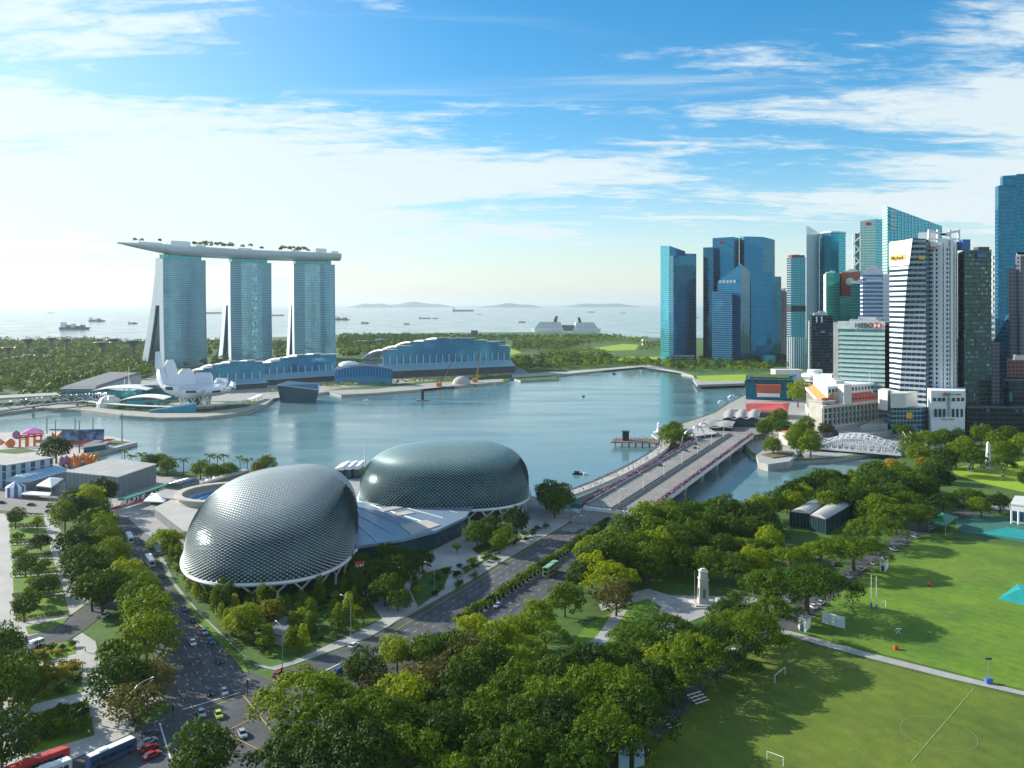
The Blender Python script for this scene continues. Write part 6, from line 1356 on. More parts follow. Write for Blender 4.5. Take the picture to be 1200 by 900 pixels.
# clipped hedges along the memorial lawns
hd = MB()
for q in lawns[:6]:
    p = gp(q); rr = random.Random(3)
    for a, b in ((p[0], p[1]), (p[3], p[2])):
        for i in range(36): k = i/36; leaves(hd, rr, (a[0]+(b[0]-a[0])*k, a[1]+(b[1]-a[1])*k, .8), .9, 14, .3)
hedge = hd.build('lawn_hedge', LM['dark'], None); tag(hedge, None, None, None, 'stuff')
rk = random.Random(9)
for i, (s_, o_) in enumerate(ROOFTREES): pass
hotel_obj = [o for o in bpy.data.objects if o.name == 'hotel_complex'][0]
rtm = MB(); rtt = MB()
for (s_, of_) in ROOFTREES:
    p, rz = deck_at(s_, of_); h = rk.uniform(8, 13)
    rtt.tube([p, p+Vector((0, 0, h*.8))], .3, 4)
    for _ in range(2): leaves(rtm, rk, (p.x+rk.uniform(-1, 1), p.y+rk.uniform(-1, 1), p.z+h*rk.uniform(.65, .9)), rk.uniform(3, 4.6), 34, 1.3, .8)
tag(rtm.build('roof_garden', LM['dark'], hotel_obj), None, None, None, 'stuff')
# ---------------------------------------------------------------- waterfront left of the theatre
flat('waterfront_paving', gp([(-40, 537), (60, 534), (92, 544), (112, 550), (215, 557.5), (300, 554), (420, 551), (430, 575), (300, 640), (232, 640), (214, 600), (180, 600), (150, 606), (112, 600), (60, 571), (-40, 568)]), .14, MT['paving'])
flat('verge', gp([(150, 548), (210, 553), (300, 551), (300, 556), (215, 560), (150, 553)]), .2, MT['grass'])
fp_ = gp([(-60, 540), (-60, 508), (60, 506), (130, 511), (161, 518.5), (150, 521), (128, 527), (95, 534), (60, 541)])
land('festival_platform', fp_, .1, MT['lpaving'])
flat('lawn', gp([(128, 516), (155, 518), (140, 521), (124, 521)]), .2, MT['grass']); flat('lawn', gp([(-10, 528), (30, 525), (45, 529), (10, 533)]), .2, MT['grass'])
def block(name, label, cat, pts, h, wm, rm, group=None, win=None, over=1.02, rise=.6):
    q = [tuple(p[:2]) for p in pts]; c = Vector((sum(p[0] for p in q)/len(q), sum(p[1] for p in q)/len(q)))
    t = thing(name, label, cat, (c.x, c.y, 0), group); MB().prism(q, 0, h).build('wall', wm, t)
    MB().prism([tuple(c+(Vector(p)-c)*over) for p in q], h, h+rise, True).build('roof', rm, t)
    if win:
        m = MB(); n_, z0, z1, w_, sides = win
        for s_ in sides:
            a, b = Vector(q[s_]), Vector(q[(s_+1) % len(q)]); d = (b-a).normalized(); nn = Vector((d.y, -d.x)); 
            if nn.dot(a-c) < 0: nn = -nn
            for i in range(n_): p = a.lerp(b, (i+.5)/n_)+nn*.1; m.box(p.x, p.y, z0, w_, .5, z1-z0, math.atan2(d.y, d.x))
        m.build('window', MT['glass'], t)
    return t
steelblue = facade('ribbed_grey_metal', (.17, .22, .25), (.11, .14, .17), 3.2, 14, .0, .25, .5, .1, .1, .0)
block('flat_roofed_hall', 'grey ribbed hall with wide pale flat roof near the water', 'hall', [G(77, 577), G(138, 584), G(183, 567), G(130, 559)], 11.8, steelblue, MT['concrete'])
block('apartment_block', 'blue-grey block with white vertical fins at the left edge', 'building', [G(-60, 569), G(8, 573), G(62, 563), G(-10, 556)], 14, facade('finned_blue_wall', (.03, .08, .13), (.36, .46, .55), 6, 5, .1, .55, .3, .3, .3, .02), MT['lpaving'])
def barrel(label, a, b, w_, h, r, m_, name='barrel_roof_hall', cat='hall'):
    a, b = Vector(a), Vector(b); d = (b-a).normalized(); nn = Vector((-d.y, d.x, 0)); t = thing(name, label, cat, (a+b)/2)
    MB().prism([tuple((a+nn*w_/2)[:2]), tuple((b+nn*w_/2)[:2]), tuple((b-nn*w_/2)[:2]), tuple((a-nn*w_/2)[:2])], 0, h).build('wall', MT['dconc'], t)
    rows = [[p+nn*(w_/2+.5)*math.cos(math.pi*k/10)+Vector((0, 0, h+.05+r*math.sin(math.pi*k/10))) for k in range(11)] for p in (a, a.lerp(b, .25), a.lerp(b, .5), a.lerp(b, .75), b)]
    m = MB(); m.grid(rows); m.face(rows[0]); m.face(rows[-1][::-1]); m.build('barrel_roof', m_, t, True)
    m = MB()
    for k in range(1, 8): p = a.lerp(b, k/8); m.tube([p+nn*(w_/2+.6)*math.cos(math.pi*j/8)+Vector((0, 0, h+.2+r*math.sin(math.pi*j/8))) for j in range(9)], .15, 4)
    m.build('roof_rib', MT['steel'], t); return t
pblue = mat('pale_blue_roof', (.30, .46, .60), .45, .2, vary=.06)
barrel('pale blue barrel-roofed hall behind the striped tent', G(20, 577), G(66, 563), 14, 6, 3.5, pblue)
barrel('small dark barrel-roofed kiosk at the covered walk right of the flat-roofed hall', G(203, 585), G(225, 578), 10, 6.5, 2.6, MT['dsteel'], 'barrel_roof_kiosk', 'kiosk')
t = thing('striped_tent', 'round blue and white striped tent with pointed roof at the left road', 'tent', G(18, 581)); c = G(18, 581)
for k in range(16):
    m = MB(); a0, a1 = k*math.pi/8, (k+1)*math.pi/8; r_ = 5.2
    p0, p1 = c+Vector((r_*math.cos(a0), r_*math.sin(a0), 0)), c+Vector((r_*math.cos(a1), r_*math.sin(a1), 0)); up = Vector((0, 0, 5.6)); ap = c+Vector((0, 0, 8.6))
    m.face([p0, p1, p1+up, p0+up]); m.face([p0+up*1.0, p1+up*1.0, ap]); m.build('stripe_panel', MT['blue'] if k % 2 else MT['white'], t)
def canopytent(label, pts, h, m_, cat='canopy', rise=2.2):
    q = [Vector(p) for p in pts]; c = sum(q, Vector((0, 0, 0)))/len(q); t = thing('tent_canopy', label, cat, (c.x, c.y, 0)); m = MB()
    for i in range(len(q)):
        a, b = q[i], q[(i+1) % len(q)]; m.face([(a.x, a.y, h), (b.x, b.y, h), (c.x, c.y, h+rise)]); m.face([(a.x, a.y, h-.5), (b.x, b.y, h-.5), (b.x, b.y, h), (a.x, a.y, h)])
    m.build('canopy', m_, t)
    for p in q: MB().tube([(p.x, p.y, 0), (p.x, p.y, h)], .15, 5).build('pole', MT['steel'], t)
    return t
canopytent('white peaked canopy between barrel-roofed and flat-roofed halls', [G(42, 579), G(60, 581), G(74, 570), G(58, 568)], 5, MT['white'])
canopytent('low white canopy at the roadside right of the striped tent', [G(25, 585), G(58, 587), G(60, 583), G(28, 581)], 3, MT['white'], rise=.6)
canopytent('white tent roof right of the green covered walk', [G(168, 597), G(192, 598), G(202, 589), G(178, 587)], 4.5, MT['white'])
t = thing('covered_walkway', 'straight green-roofed walkway with banner wall along the flat-roofed hall', 'walkway', G(170, 582)); a, b = G(141, 596), G(206, 573)
m = MB(); m.beam(a+Vector((0, 0, 4.6)), b+Vector((0, 0, 4.6)), 3.6, .5); m.build('green_roof', MT['green'], t)
m = MB(); m.beam(a+Vector((1, -1.2, 2.6)), b+Vector((0, -1.2, 2.6)), .3, 2.4); m.build('banner_wall', mat('printed_banner', (.12, .2, .3), .7, vary=.9, sc=.5, col2=(.75, .75, .75), thr=(.48, .52)), t)
m = MB(); m.beam(a+Vector((-3, -3, .7)), a.lerp(b, .45)+Vector((0, -3, .7)), .4, 1.4); m.build('red_hoarding', MT['red'], t)
barrel('long beige-roofed covered walk running from the kiosk to the theatre quay', G(217, 581), G(288, 559), 5, 4.2, .9, mat('beige_roof', (.45, .38, .30), .7), 'covered_walkway', 'walkway')
block('kiosk', 'low dark roadside building under the small barrel roof', 'building', [G(176, 592), G(206, 597), G(226, 587), G(200, 582)], 5, MT['dconc'], MT['concrete'], None, (7, 1, 3.6, 2.4, (0, 1)))
# ring building and fan roof left of the left dome
t = thing('ring_terrace', 'curved open-air terrace with blue seats half hidden by the left dome', 'terrace', G(250, 590)); c = P(262, 470)
def arc_wall(mb, c, r, a0, a1, z0, z1, th, n=30):
    for i in range(n):
        b0, b1 = R_(a0+(a1-a0)*i/n), R_(a0+(a1-a0)*(i+1)/n)
        q = [(c.x+r*math.cos(b0), c.y+r*math.sin(b0)), (c.x+r*math.cos(b1), c.y+r*math.sin(b1)), (c.x+(r-th)*math.cos(b1), c.y+(r-th)*math.sin(b1)), (c.x+(r-th)*math.cos(b0), c.y+(r-th)*math.sin(b0))]; mb.prism(q, z0, z1)
    return mb
arc_wall(MB(), c, 24, 90, 290, 0, 8, 1.2).build('outer_wall', MT['lpaving'], t)
MB().prism([(c.x+23*math.cos(a*math.pi/16), c.y+23*math.sin(a*math.pi/16)) for a in range(32)], 0, 3.5).build('terrace_floor', MT['paving'], t)
for k in range(4): arc_wall(MB(), c, 20-k*2.6, 40, 200, 3.5, 4.2+(3-k)*.55, 2.4).build('seat_tier', MT['blue'] if k % 2 else pblue, t)
arc_wall(MB(), c, 25.5, 100, 290, 8, 8.8, 4).build('roof_ring', mat('ring_roof', (.48, .45, .38), .8), t)
t = thing('fan_roof_wing', 'pale fan-shaped flat roof between avenue and left dome', 'roof', G(205, 612)); m = MB(); q = gp([(181, 606), (197, 598), (220, 588), (236, 600), (236, 640), (216, 634), (206, 626)]); m.prism(q, 0, 4.5); m.build('wall', MT['dconc'], t)
MB().prism(q, 4.5, 5.1).build('roof', MT['lpaving'], t)
for i, (x, y) in enumerate(((401, 559), (410, 558.5), (419, 558))):
    c = G(x, y); q = [c+Vector((-3.2, -7, 0)), c+Vector((2.2, -8, 0)), c+Vector((3.4, 7, 0)), c+Vector((-2, 8, 0))]; t = thing('roof_fin_building', 'white slanted mall roof behind the foyer between the domes, %s of three' % ('left', 'middle', 'right')[i], 'building', c); MB().prism([tuple(p[:2]) for p in q], 0, 6).build('wall', MT['glass'], t); MB().prism([tuple((c+(p-c)*1.08)[:2]) for p in q], 6, [6.8, 8.6, 9.4, 7.4]).build('slanted_roof', MT['white'], t)
c = G(428, 560); t = thing('mast', 'slim white spire standing behind the left end of the right dome', 'mast', c); MB().tube([c, c+Vector((0, 0, 10)), c+Vector((0, 0, 24))], [.9, .6, .1], 8).build('spire', MT['white'], t); MB().box(c.x, c.y, 0, 3, 3, .8).build('base', MT['concrete'], t)
# ---------------------------------------------------------------- festival platform
t = thing('mural_wall', 'long blue mural wall with red base on the festival platform', 'stage wall', G(100, 519)); a, b = G(72, 521), G(122, 518.5)
m = MB(); m.beam(a+Vector((0, 0, 7)), b+Vector((0, 0, 6)), 1.2, 9.5); m.build('mural', mat('festival_mural', (.04, .10, .30), .6, vary=.5, sc=.16, col2=(.20, .36, .55), thr=(.42, .6)), t)
m = MB(); m.beam(a+Vector((0, -2, 1.5)), b+Vector((1, -2, 1.5)), 3, 2.0); m.build('red_base', MT['red'], t); m = MB(); m.beam(a+Vector((-9, 0, 12)), a.lerp(b, .3)+Vector((0, 0, 11.2)), 4, .7); m.build('side_canopy', MT['dsteel'], t)
k = 0
for (x0, y0, x1, y1, m_, lb) in ((84, 526, 100, 524, 'red', 'red'), (101, 525, 114, 523, 'white', 'white'), (115, 524, 128, 521, 'red', 'smaller red')): 
    p, q = G(x0, y0), G(x1, y1); canopytent('long %s festival marquee in front of the mural wall' % lb, [p, q, q+Vector((1, 7, 0)), p+Vector((1, 7, 0))], 3.5, MT[m_], 'marquee', 1.5)
block('ticket_pavilion', 'dark glass box under the marquees at the platform edge', 'pavilion', [G(98, 531), G(124, 527), G(127, 524), G(98, 527)], 3.6, MT['glass'], MT['dconc'])
canopytent('magenta peaked festival tent at the left of the platform', [G(26, 518), G(52, 518), G(50, 514), G(28, 514)], 7, MT['purple'], 'tent', 3.5)
def archway(px, py, label, w_=5, h=9, m_='orange'):
    c = G(px, py); t = thing('festival_arch', label, 'arch', c, 'orange festival arches')
    for s_ in (-1, 1):
        m = MB(); m.tube([c+Vector((s_*w_/2, 0, 0)), c+Vector((s_*w_/2, 0, h*.75)), c+Vector((s_*w_/2*.8, 0, h))], .8, 8); m.build('pillar', MT[m_], t)
    m = MB(); m.beam(c+Vector((-w_*.75, 0, h*.86)), c+Vector((w_*.75, 0, h*.86)), 1.6, 1.2); m.beam(c+Vector((-w_*.6, 0, h*1.03)), c+Vector((w_*.6, 0, h*1.03)), 1.2, .7); m.build('lintel', MT['red'], t)
for i, x in enumerate((27, 36.5, 44.5)): archway(x, 524-i, '%s of the three orange festival arches on the platform' % ('left', 'middle', 'right')[i])
def lantern(label, px, py, sx, h, m_, shape):
    c = G(px, py); t = thing('festival_lantern', label, 'lantern', c); m = MB()
    m.lathe([(sx*.3, h*.05), (sx*.5, h*.3), (sx*.45, h*.7), (sx*.15, h*.95)], c, 14, 1, .5); m.build('lantern_body', MT[m_], t, True)
    m = MB()
    if shape == 'fish': m.face([c+Vector((-sx*.45, 0, h*.5)), c+Vector((-sx*1.0, 0, h*.95)), c+Vector((-sx*1.0, 0, h*.15))]); m.face([c+Vector((-sx*.45, .2, h*.5)), c+Vector((-sx*1.0, .2, h*.15)), c+Vector((-sx*1.0, .2, h*.95))])
    m.tube([c, c+Vector((0, 0, h*.1))], sx*.2, 8)
    m.build('tail_and_base', MT[m_], t)
lantern('orange fish-shaped festival lantern left of the mural wall', 72, 517, 8, 8, 'orange', 'fish'); lantern('pink round festival lantern at the far left of the platform', 19, 514, 7, 7, 'pink', ''); lantern('orange fish-shaped lantern nearest the left edge', 12, 524, 8, 7, 'orange', 'fish')
# looping dragon lanterns (nameless dragons of a street festival)
def dragon(label, px, py, L, h, m_, n=3, gd='coiling festival lantern bodies'):
    c = G(px, py); t = thing('dragon_lantern', label, 'lantern', c, gd); pts = [c+Vector((x, math.sin(x*.5)*1.5, 1.2+h*abs(math.sin(math.pi*n*(x/L+.5))))) for x in [(-.5+i/40)*L for i in range(41)]]
    m = MB(); m.tube(pts, [.5+1.1*math.sin(math.pi*min(1, (i+3)/40)) for i in range(41)], 8); m.build('coiling_body', MT[m_], t, True)
    m = MB()
    for i in range(2, 39): p = pts[i]; m.face([p+Vector((-.6, 0, .9)), p+Vector((.6, 0, .9)), p+Vector((0, 0, 2.3))]); m.face([p+Vector((.6, .1, .9)), p+Vector((-.6, .1, .9)), p+Vector((0, .1, 2.3))])
    m.build('spines', MT['yellow'], t)
    m = MB(); m.lathe([(.3, 0), (1.9, 1), (2.1, 2.4), (1.0, 3.4)], pts[-1]+Vector((1, 0, -1)), 10); m.build('head', MT[m_], t, True)
dragon('orange looping dragon lantern behind the flat-roofed hall', 97, 549.5, 18, 7.5, 'orange')
dragon('pink and red coiling lantern left of the orange dragon', 82, 548, 14, 5.5, 'pink', 4)
dragon('small orange coiling lantern at the right of the orange dragon', 108, 546.5, 10, 6, 'orange', 2)
for i, (x, y, h) in enumerate(((65, 522, 19), (93, 531, 24), (55, 508.5, 15), (88, 508.5, 14), (109, 510, 15), (143, 518, 22))):
    c = G(x, y); t = thing('light_mast', 'tall dark floodlight mast, %s' % ('left of the mural wall', 'in front of the mural wall', 'far left behind the platform', 'behind the mural wall, the left one', 'behind the mural wall, the right one', 'alone at the right tip of the platform')[i], 'mast', c)
    MB().tube([c, c+Vector((0, 0, h))], [.45, .25], 6).build('pole', MT['dsteel'], t); m = MB(); m.box(c.x, c.y, h, 2.2, .6, 1.1); m.build('lamp_head', MT['steel'], t)
# ---------------------------------------------------------------- vehicles
def car(name, paint, label='car', kind='car'):
    t = thing(name, label, kind, (0, 0, 0)); Lh, wd = 2.2, .88
    prof = [(-Lh, .35), (-Lh*.98, .85), (-1.75, .98), (1.25, .92), (2.0, .80), (Lh, .62), (Lh, .33)]
    m = MB(); L_ = [(x, -wd, z) for x, z in prof]; R2 = [(x, wd, z) for x, z in prof]
    m.grid([[(x, -wd*.94, z) if i in (0, 5, 6) else (x, -wd, z) for i, (x, _, z) in enumerate(L_)], [(x, wd*.94, z) if i in (0, 5, 6) else (x, wd, z) for i, (x, _, z) in enumerate(R2)]]); m.face([p for p in L_]); m.face(R2[::-1]); m.face([L_[0], R2[0], R2[-1], L_[-1]])
    rf = [(-1.25, 1.42), (.35, 1.42)]; rw_ = .66
    m.face([(-1.25, -rw_, 1.43), (.35, -rw_, 1.43), (.35, rw_, 1.43), (-1.25, rw_, 1.43)]); b = m.build('body', paint, t)
    g = MB(); lo = [(-1.85, -.82, .96), (1.15, -.82, .93), (1.15, .82, .93), (-1.85, .82, .96)]; hi = [(-1.25, -rw_, 1.42), (.35, -rw_, 1.42), (.35, rw_, 1.42), (-1.25, rw_, 1.42)]
    for i in range(4): j = (i+1) % 4; g.face([lo[i], lo[j], hi[j], hi[i]])
    g.build('windows', MT['glass'], t)
    for x in (-1.35, 1.35):
        for y in (-.82, .82): w = MB(); w.tube([(x, y-.1, .33), (x, y+.1, .33)], .34, 10); w.build('wheel', MT['tire'], t)
    for y in (-.6, .6):
        w = MB(); w.box(Lh+.005, y, .55, .06, .34, .16); w.build('headlight', MT['white'], t); w = MB(); w.box(-Lh-.005, y, .68, .06, .3, .16); w.build('tail_light', MT['red'], t)
    return Proto(t)
def bus(name, paint, label='bus', hgt=3.1, Lh=5.8, band2=False, roofm=None, kind='bus'):
    t = thing(name, label, kind, (0, 0, 0)); m = MB(); m.prism([(-Lh, -1.2), (Lh-.3, -1.25), (Lh, -1.0), (Lh, 1.0), (Lh-.3, 1.25), (-Lh, 1.2)], .35, hgt-.12); m.prism([(-Lh, -1.2), (Lh-.3, -1.25), (Lh, -1.0), (Lh, 1.0), (Lh-.3, 1.25), (-Lh, 1.2)], hgt-.12, hgt, poly2=[(-Lh+.1, -1.05), (Lh-.3, -1.1), (Lh-.15, -.9), (Lh-.15, .9), (Lh-.3, 1.1), (-Lh+.1, 1.05)]); m.build('body', paint, t)
    for z0 in ([1.25, 3.0] if band2 else [1.35]):
        for s_ in (-1, 1):
            for i in range(5): g = MB(); g.box(-Lh+1.1+i*(2*Lh-1.6)/5+.3, s_*1.255, z0, (2*Lh-1.6)/5-.25, .04, .95); g.build('window', MT['glass'], t)
        g = MB(); g.box(Lh+.02, 0, z0-.1, .05, 1.9, 1.15); g.build('windscreen', MT['glass'], t)
    for x in (-Lh+2, Lh-2.2):
        for y in (-1.1, 1.1): w = MB(); w.tube([(x, y-.16, .5), (x, y+.16, .5)], .5, 12); w.build('wheel', MT['tire'], t)
    m = MB(); m.prism([(-Lh+.15, -1.04), (Lh-.5, -1.08), (Lh-.5, 1.08), (-Lh+.15, 1.04)], hgt+.01, hgt+.06); m.box(-Lh*.4, 0, hgt+.05, 2.4, 1.7, .28); m.build('roof', roofm or MT['white'], t)
    return Proto(t)
def cp(n, c): return mat(n, c, .3, .15, vary=.04)
CARS = dict(white=car('white_car', cp('car_white', (.75, .76, .78))), silver=car('silver_car', cp('car_silver', (.42, .44, .47))), black=car('black_car', cp('car_black', (.018, .02, .025))), blue=car('blue_car', cp('car_blue', (.04, .10, .22))),
            red=car('red_car', cp('car_red', (.42, .03, .04))), taxi=car('taxi', cp('car_lime', (.55, .62, .05)), kind='taxi'), grey=car('grey_car', cp('car_grey', (.12, .14, .17))))
def heading(a, b): d = Vector(b)-Vector(a); return math.atan2(d.y, d.x)
hl = heading(G(250, 790), G(210, 712)); hu = heading(G(190, 700), G(155, 640)); hd_ = math.atan2(DR.y, DR.x)
AV = [(215.6, 715, 'blue', 'dark blue car, farthest of the line along the right kerb of the avenue'), (226.6, 728, 'black', 'black car, second of the line along the right kerb of the avenue'), (239.6, 742, 'silver', 'silver car, third of the line along the right kerb of the avenue'), (248, 753, 'blue', 'dark blue car, fourth of the line along the right kerb of the avenue'), (207.5, 753, 'red', 'dark pink car in the middle lanes of the avenue'), (226, 755, 'white', 'white car in the middle of the avenue beside the pink one'), (256.6, 776, 'black', 'black car nearest the kerb corner of the avenue'), (245, 813, 'black', 'black car waiting at the stop line'), (262.7, 812.6, 'silver', 'silver car waiting at the stop line'), (236, 838, 'silver', 'silver-blue car inside the yellow box'), (256, 839.5, 'taxi', 'lime yellow taxi inside the yellow box'), (284, 862, 'silver', 'silver car just past the yellow box'), (145.7, 624, 'black', 'dark car ahead of the buses at the top of the avenue'), (186, 650, 'grey', 'grey car parked in the lay-by at the top of the avenue'), (190, 676, 'black', 'small dark car at the kerb near the bus stop'), (196, 730, 'grey', 'grey car under the avenue trees, farther one'), (186, 704, 'black', 'dark car near the avenue trees behind the buses')]
for x, y, c_, l in AV:
    CARS[c_].put(tuple(G(x, y, .1)), (hu if y < 700 else hl)+math.pi*(y > 745 or True), None, l, 'cars on the avenue')
hb = heading(G(120, 880), G(200, 845))
for x, y, c_, l in ((177, 862, 'grey', 'grey car, top one of the queue in the bottom street'), (174, 871, 'silver', 'silver car, second of the queue in the bottom street'), (175, 879, 'red', 'red car, upper of two red ones in the bottom queue'), (178, 887, 'red', 'red car, lower of two red ones in the bottom queue')): CARS[c_].put(tuple(G(x, y, .13)), hb, None, l, 'queue in the bottom street')
CARS['red'].put(tuple(G(326, 792, .1)), hd_+.2, None, 'dark red car turning behind the kerb corner at the crossing', None)
for x, y, c_, l in ((414.7, 758, 'white', 'white car alone on the carriageway below the corner garden'), (451, 764, 'silver', 'silver car first in the queue beside the kerb trees'), (433, 776, 'grey', 'grey car half hidden by kerb trees, left end of the queue'), (395, 789, 'blue', 'blue car at the stop line near the corner rain trees'), (512, 747, 'black', 'black car, rear one of the queue beside the median hedge'), (499, 754, 'blue', 'dark blue car in the queue beside the median hedge'), (497, 766, 'red', 'dark red car under the kerb tree beside the queue'), (583, 711, 'silver', 'pale car ahead of the double-decker bus'), (469, 767, 'white', 'white car in the queue beside the kerb trees')): CARS[c_].put(tuple(G(x, y, .1)), hd_+math.pi*(x != 414.7), None, l, 'cars on the bridge road')
for i, (x, y) in enumerate(((2, 590), (36.7, 592.5), (59, 594.5), (58, 600))): CARS['black'].put(tuple(G(x, y, .1)), .1*i, None, 'black car on the pale road at the upper left, %s from the edge' % onth(i), 'cars on the upper left road')
for i, (s_, t_) in enumerate(((128, 5), (190, 6), (205, 9), (222, 5.5))): p = E(s_, t_, 5.3); CARS['black'].put(tuple(p), hd_, None, 'dark car on the left carriageway of the bridge, %s from the near end' % onth(i), 'cars on the bridge')
lst = [(1025, 661), (1047, 645), (1036, 651), (1060, 639), (962, 708), (902, 706), (913, 711), (990, 684), (977, 662), (952, 712), (1010, 668), (1072, 630), (935, 726), (895, 735), (860, 765), (842, 776), (1092, 620)]
for i, (x, y) in enumerate(lst): CARS[('white', 'silver', 'black', 'grey', 'white')[i % 5]].put(tuple(G(x, y, .12)), heading(G(935, 738), G(1020, 664))+(.9 if i % 2 else 0), None, '%s car parked under the rain trees on the drive' % ('white', 'silver', 'black', 'grey', 'white')[i % 5], '%s cars parked on the drive' % ('white', 'silver', 'black', 'grey', 'white')[i % 5])
CARS['white'].put(tuple(G(124, 722, .15)), heading(G(110, 727), G(140, 706)), None, 'white car on the slip road under dark trees', None)
for i, (x, y) in enumerate(((928, 521), (918, 512), (872, 505), (884, 500), (900, 506))): CARS[('blue', 'white')[i % 2]].put(tuple(G(x, y, .1)), .6, None, '%s car on the far side square before the grand hotel' % ('blue', 'white')[i % 2], '%s cars on the far square' % ('blue', 'white')[i % 2])
van = bus('white_van', cp('van_white', (.72, .73, .75)), 'white van on the slip road at the left edge of the park', 2.2, 2.7, kind='van'); van.put(tuple(G(42, 758, .15)), heading(G(20, 768), G(60, 750)))
citybus = bus('city_bus', cp('bus_white', (.62, .68, .72)), 'pale blue and white city bus'); citybus.put(tuple(G(152, 634, .1)), hu+math.pi, None, 'pale city bus farther up the avenue, level with the fan roof', 'city buses'); citybus.put(tuple(G(176, 661, .1)), hu+math.pi, None, 'pale city bus nearer on the avenue, beside the garden bed', 'city buses')
dd = bus('double_decker_bus', cp('bus_green', (.30, .42, .10)), 'green and yellow double-decker bus on the far carriageway', 4.3, 5.6, True, MT['shrub'] if False else mat('bus_roof', (.22, .42, .30), .5)); dd.put(tuple(E(-95, 24, .1)), hd_+math.pi)
bb = bus('coach', cp('coach_blue', (.05, .09, .20)), 'dark blue coach at the bottom left of the street', 3.4, 6); bb.put(tuple(G(131, 890, .13)), hb)
rb = bus('red_bus', cp('bus_red', (.50, .05, .05)), 'long red-roofed bus at the bottom left corner', 3.3, 7, False, MT['red']); rb.put(tuple(G(44, 903, .13)), heading(G(10, 905), G(72, 882)))
wb = bus('white_bus', cp('bus_silver', (.6, .62, .64)), 'white bus roof at the bottom edge beside the red one', 3.2, 4, False); wb.put(tuple(G(62, 911, .13)), heading(G(10, 905), G(72, 882)))
tr_ = bus('dark_bus', cp('bus_brown', (.08, .07, .07)), 'dark single-deck bus in the queue beside the median hedge', 3.1, 5.4, False, mat('bus_dark_roof', (.16, .13, .12), .5)); tr_.put(tuple(G(489, 762, .1)), hd_+math.pi)
# small truck at the bottom crossing
c = G(316, 896); t = thing('pickup_truck', 'small open truck with red cab at the bottom of the crossing', 'truck', c); m = MB(); m.box(c.x, c.y, .5, 2, 3.4, .5, .2); m.build('bed', MT['dsteel'], t); m = MB(); m.box(c.x+.5, c.y+2.6, .4, 1.9, 1.8, 1.7, .2); m.build('cab', MT['red'], t)
for dx in (-.9, .9):
    for dy in (-1, 2.4): m = MB(); m.tube([(c.x+dx-.1, c.y+dy, .35), (c.x+dx+.1, c.y+dy, .35)], .36, 10); m.build('wheel', MT['tire'], t)
def motorcycle(px, py, label, rz):
    t = thing('motorcycle', label, 'motorcycle', (0, 0, 0)); 
    for x in (-.65, .65): m = MB(); m.tube([(x, -.06, .3), (x, .06, .3)], .31, 10); m.build('wheel', MT['tire'], t)
    m = MB(); m.beam((-.6, 0, .6), (.5, 0, .7), .28, .35); m.build('frame', MT['red'], t); m = MB(); m.tube([(.5, -.35, 1.0), (.45, 0, .95), (.5, .35, 1.0)], .04, 5); m.build('handlebar', MT['steel'], t)
    t.location = G(px, py, .1); t.rotation_euler = (0, 0, rz); ORG[t.name] = Vector(t.location)
motorcycle(266, 768, 'motorcycle riding along the kerb verge of the avenue', hl)
# ---------------------------------------------------------------- people
def person(name, label, shirt, trousers, walk=.16):
    t = thing(name, label, 'person', (0, 0, 0)); m = MB()
    # one continuous body: legs, trunk, arms, neck and head grown from closed tapering loops
    for s_ in (-1, 1):
        m.tube([(walk*s_, .09*s_, .02), (walk*.55*s_, .095*s_, .45), (0, .085*s_, .92)], [.055, .075, .10], 6)
        m.tube([(-walk*.9*s_, .25*s_, .82), (-walk*.3*s_, .24*s_, 1.12), (0, .17*s_, 1.42)], [.035, .045, .06], 5)
    m.tube([(0, 0, .86), (0, 0, 1.1), (.01, 0, 1.38), (.01, 0, 1.48), (.02, 0, 1.54)], [.15, .14, .17, .08, .055], 8); m.lathe([(.05, 1.52), (.095, 1.6), (.10, 1.68), (.06, 1.75)], (.02, 0, 0), 8); m.build('body', MT['skin'], t, True)
    m = MB(); m.tube([(0, 0, .88), (0, 0, 1.1), (.01, 0, 1.40), (.01, 0, 1.47)], [.165, .155, .185, .09], 8)
    for s_ in (-1, 1): m.tube([(-walk*.3*s_, .24*s_, 1.12), (0, .17*s_, 1.43)], [.055, .07], 5)
    m.build('shirt', shirt, t, True); m = MB()
    for s_ in (-1, 1): m.tube([(walk*.8*s_, .093*s_, .15), (walk*.55*s_, .095*s_, .45), (0, .085*s_, .93)], [.068, .09, .12], 6)
    m.build('trousers', trousers, t, True); m = MB(); m.lathe([(.106, 1.64), (.108, 1.70), (.07, 1.775)], (.0, 0, 0), 8); m.build('hair', MT['black'], t, True); return Proto(t)
PE = [('white', person('person', 'person', MT['white'], MT['dsteel'])), ('red', person('person', 'person', MT['red'], MT['dsteel'])), ('dark', person('person', 'person', MT['black'], MT['black'])), ('blue', person('person', 'person', MT['blue'], MT['offwhite']))]
rp = random.Random(21)
for i in range(140):
    c_, pr = rp.choice(PE); k = rp.uniform(.04, .99)**.8*(len(fb)-2); a = fb[int(k)]; b = fb[int(k)+1]; p = a.lerp(b, k-int(k)); d = (b-a).normalized(); nn = Vector((-d.y, d.x, 0)); p = p+nn*rp.uniform(-4.4, 4.4)
    pr.put((p.x, p.y, 1.41), math.atan2(d.y, d.x)+(math.pi if rp.random() < .5 else 0), (1, 1, 1), 'person in %s clothing walking on the curved footbridge' % c_, 'people in %s on the footbridge' % c_)
for i in range(26):
    c_, pr = rp.choice(PE); q = G(rp.uniform(722, 768), rp.uniform(515.8, 518)); pr.put((q.x, q.y, 1.35), rp.uniform(0, 6), (1, 1, 1), 'person in %s clothing standing on the viewing pier' % c_, 'people in %s on the pier' % c_)
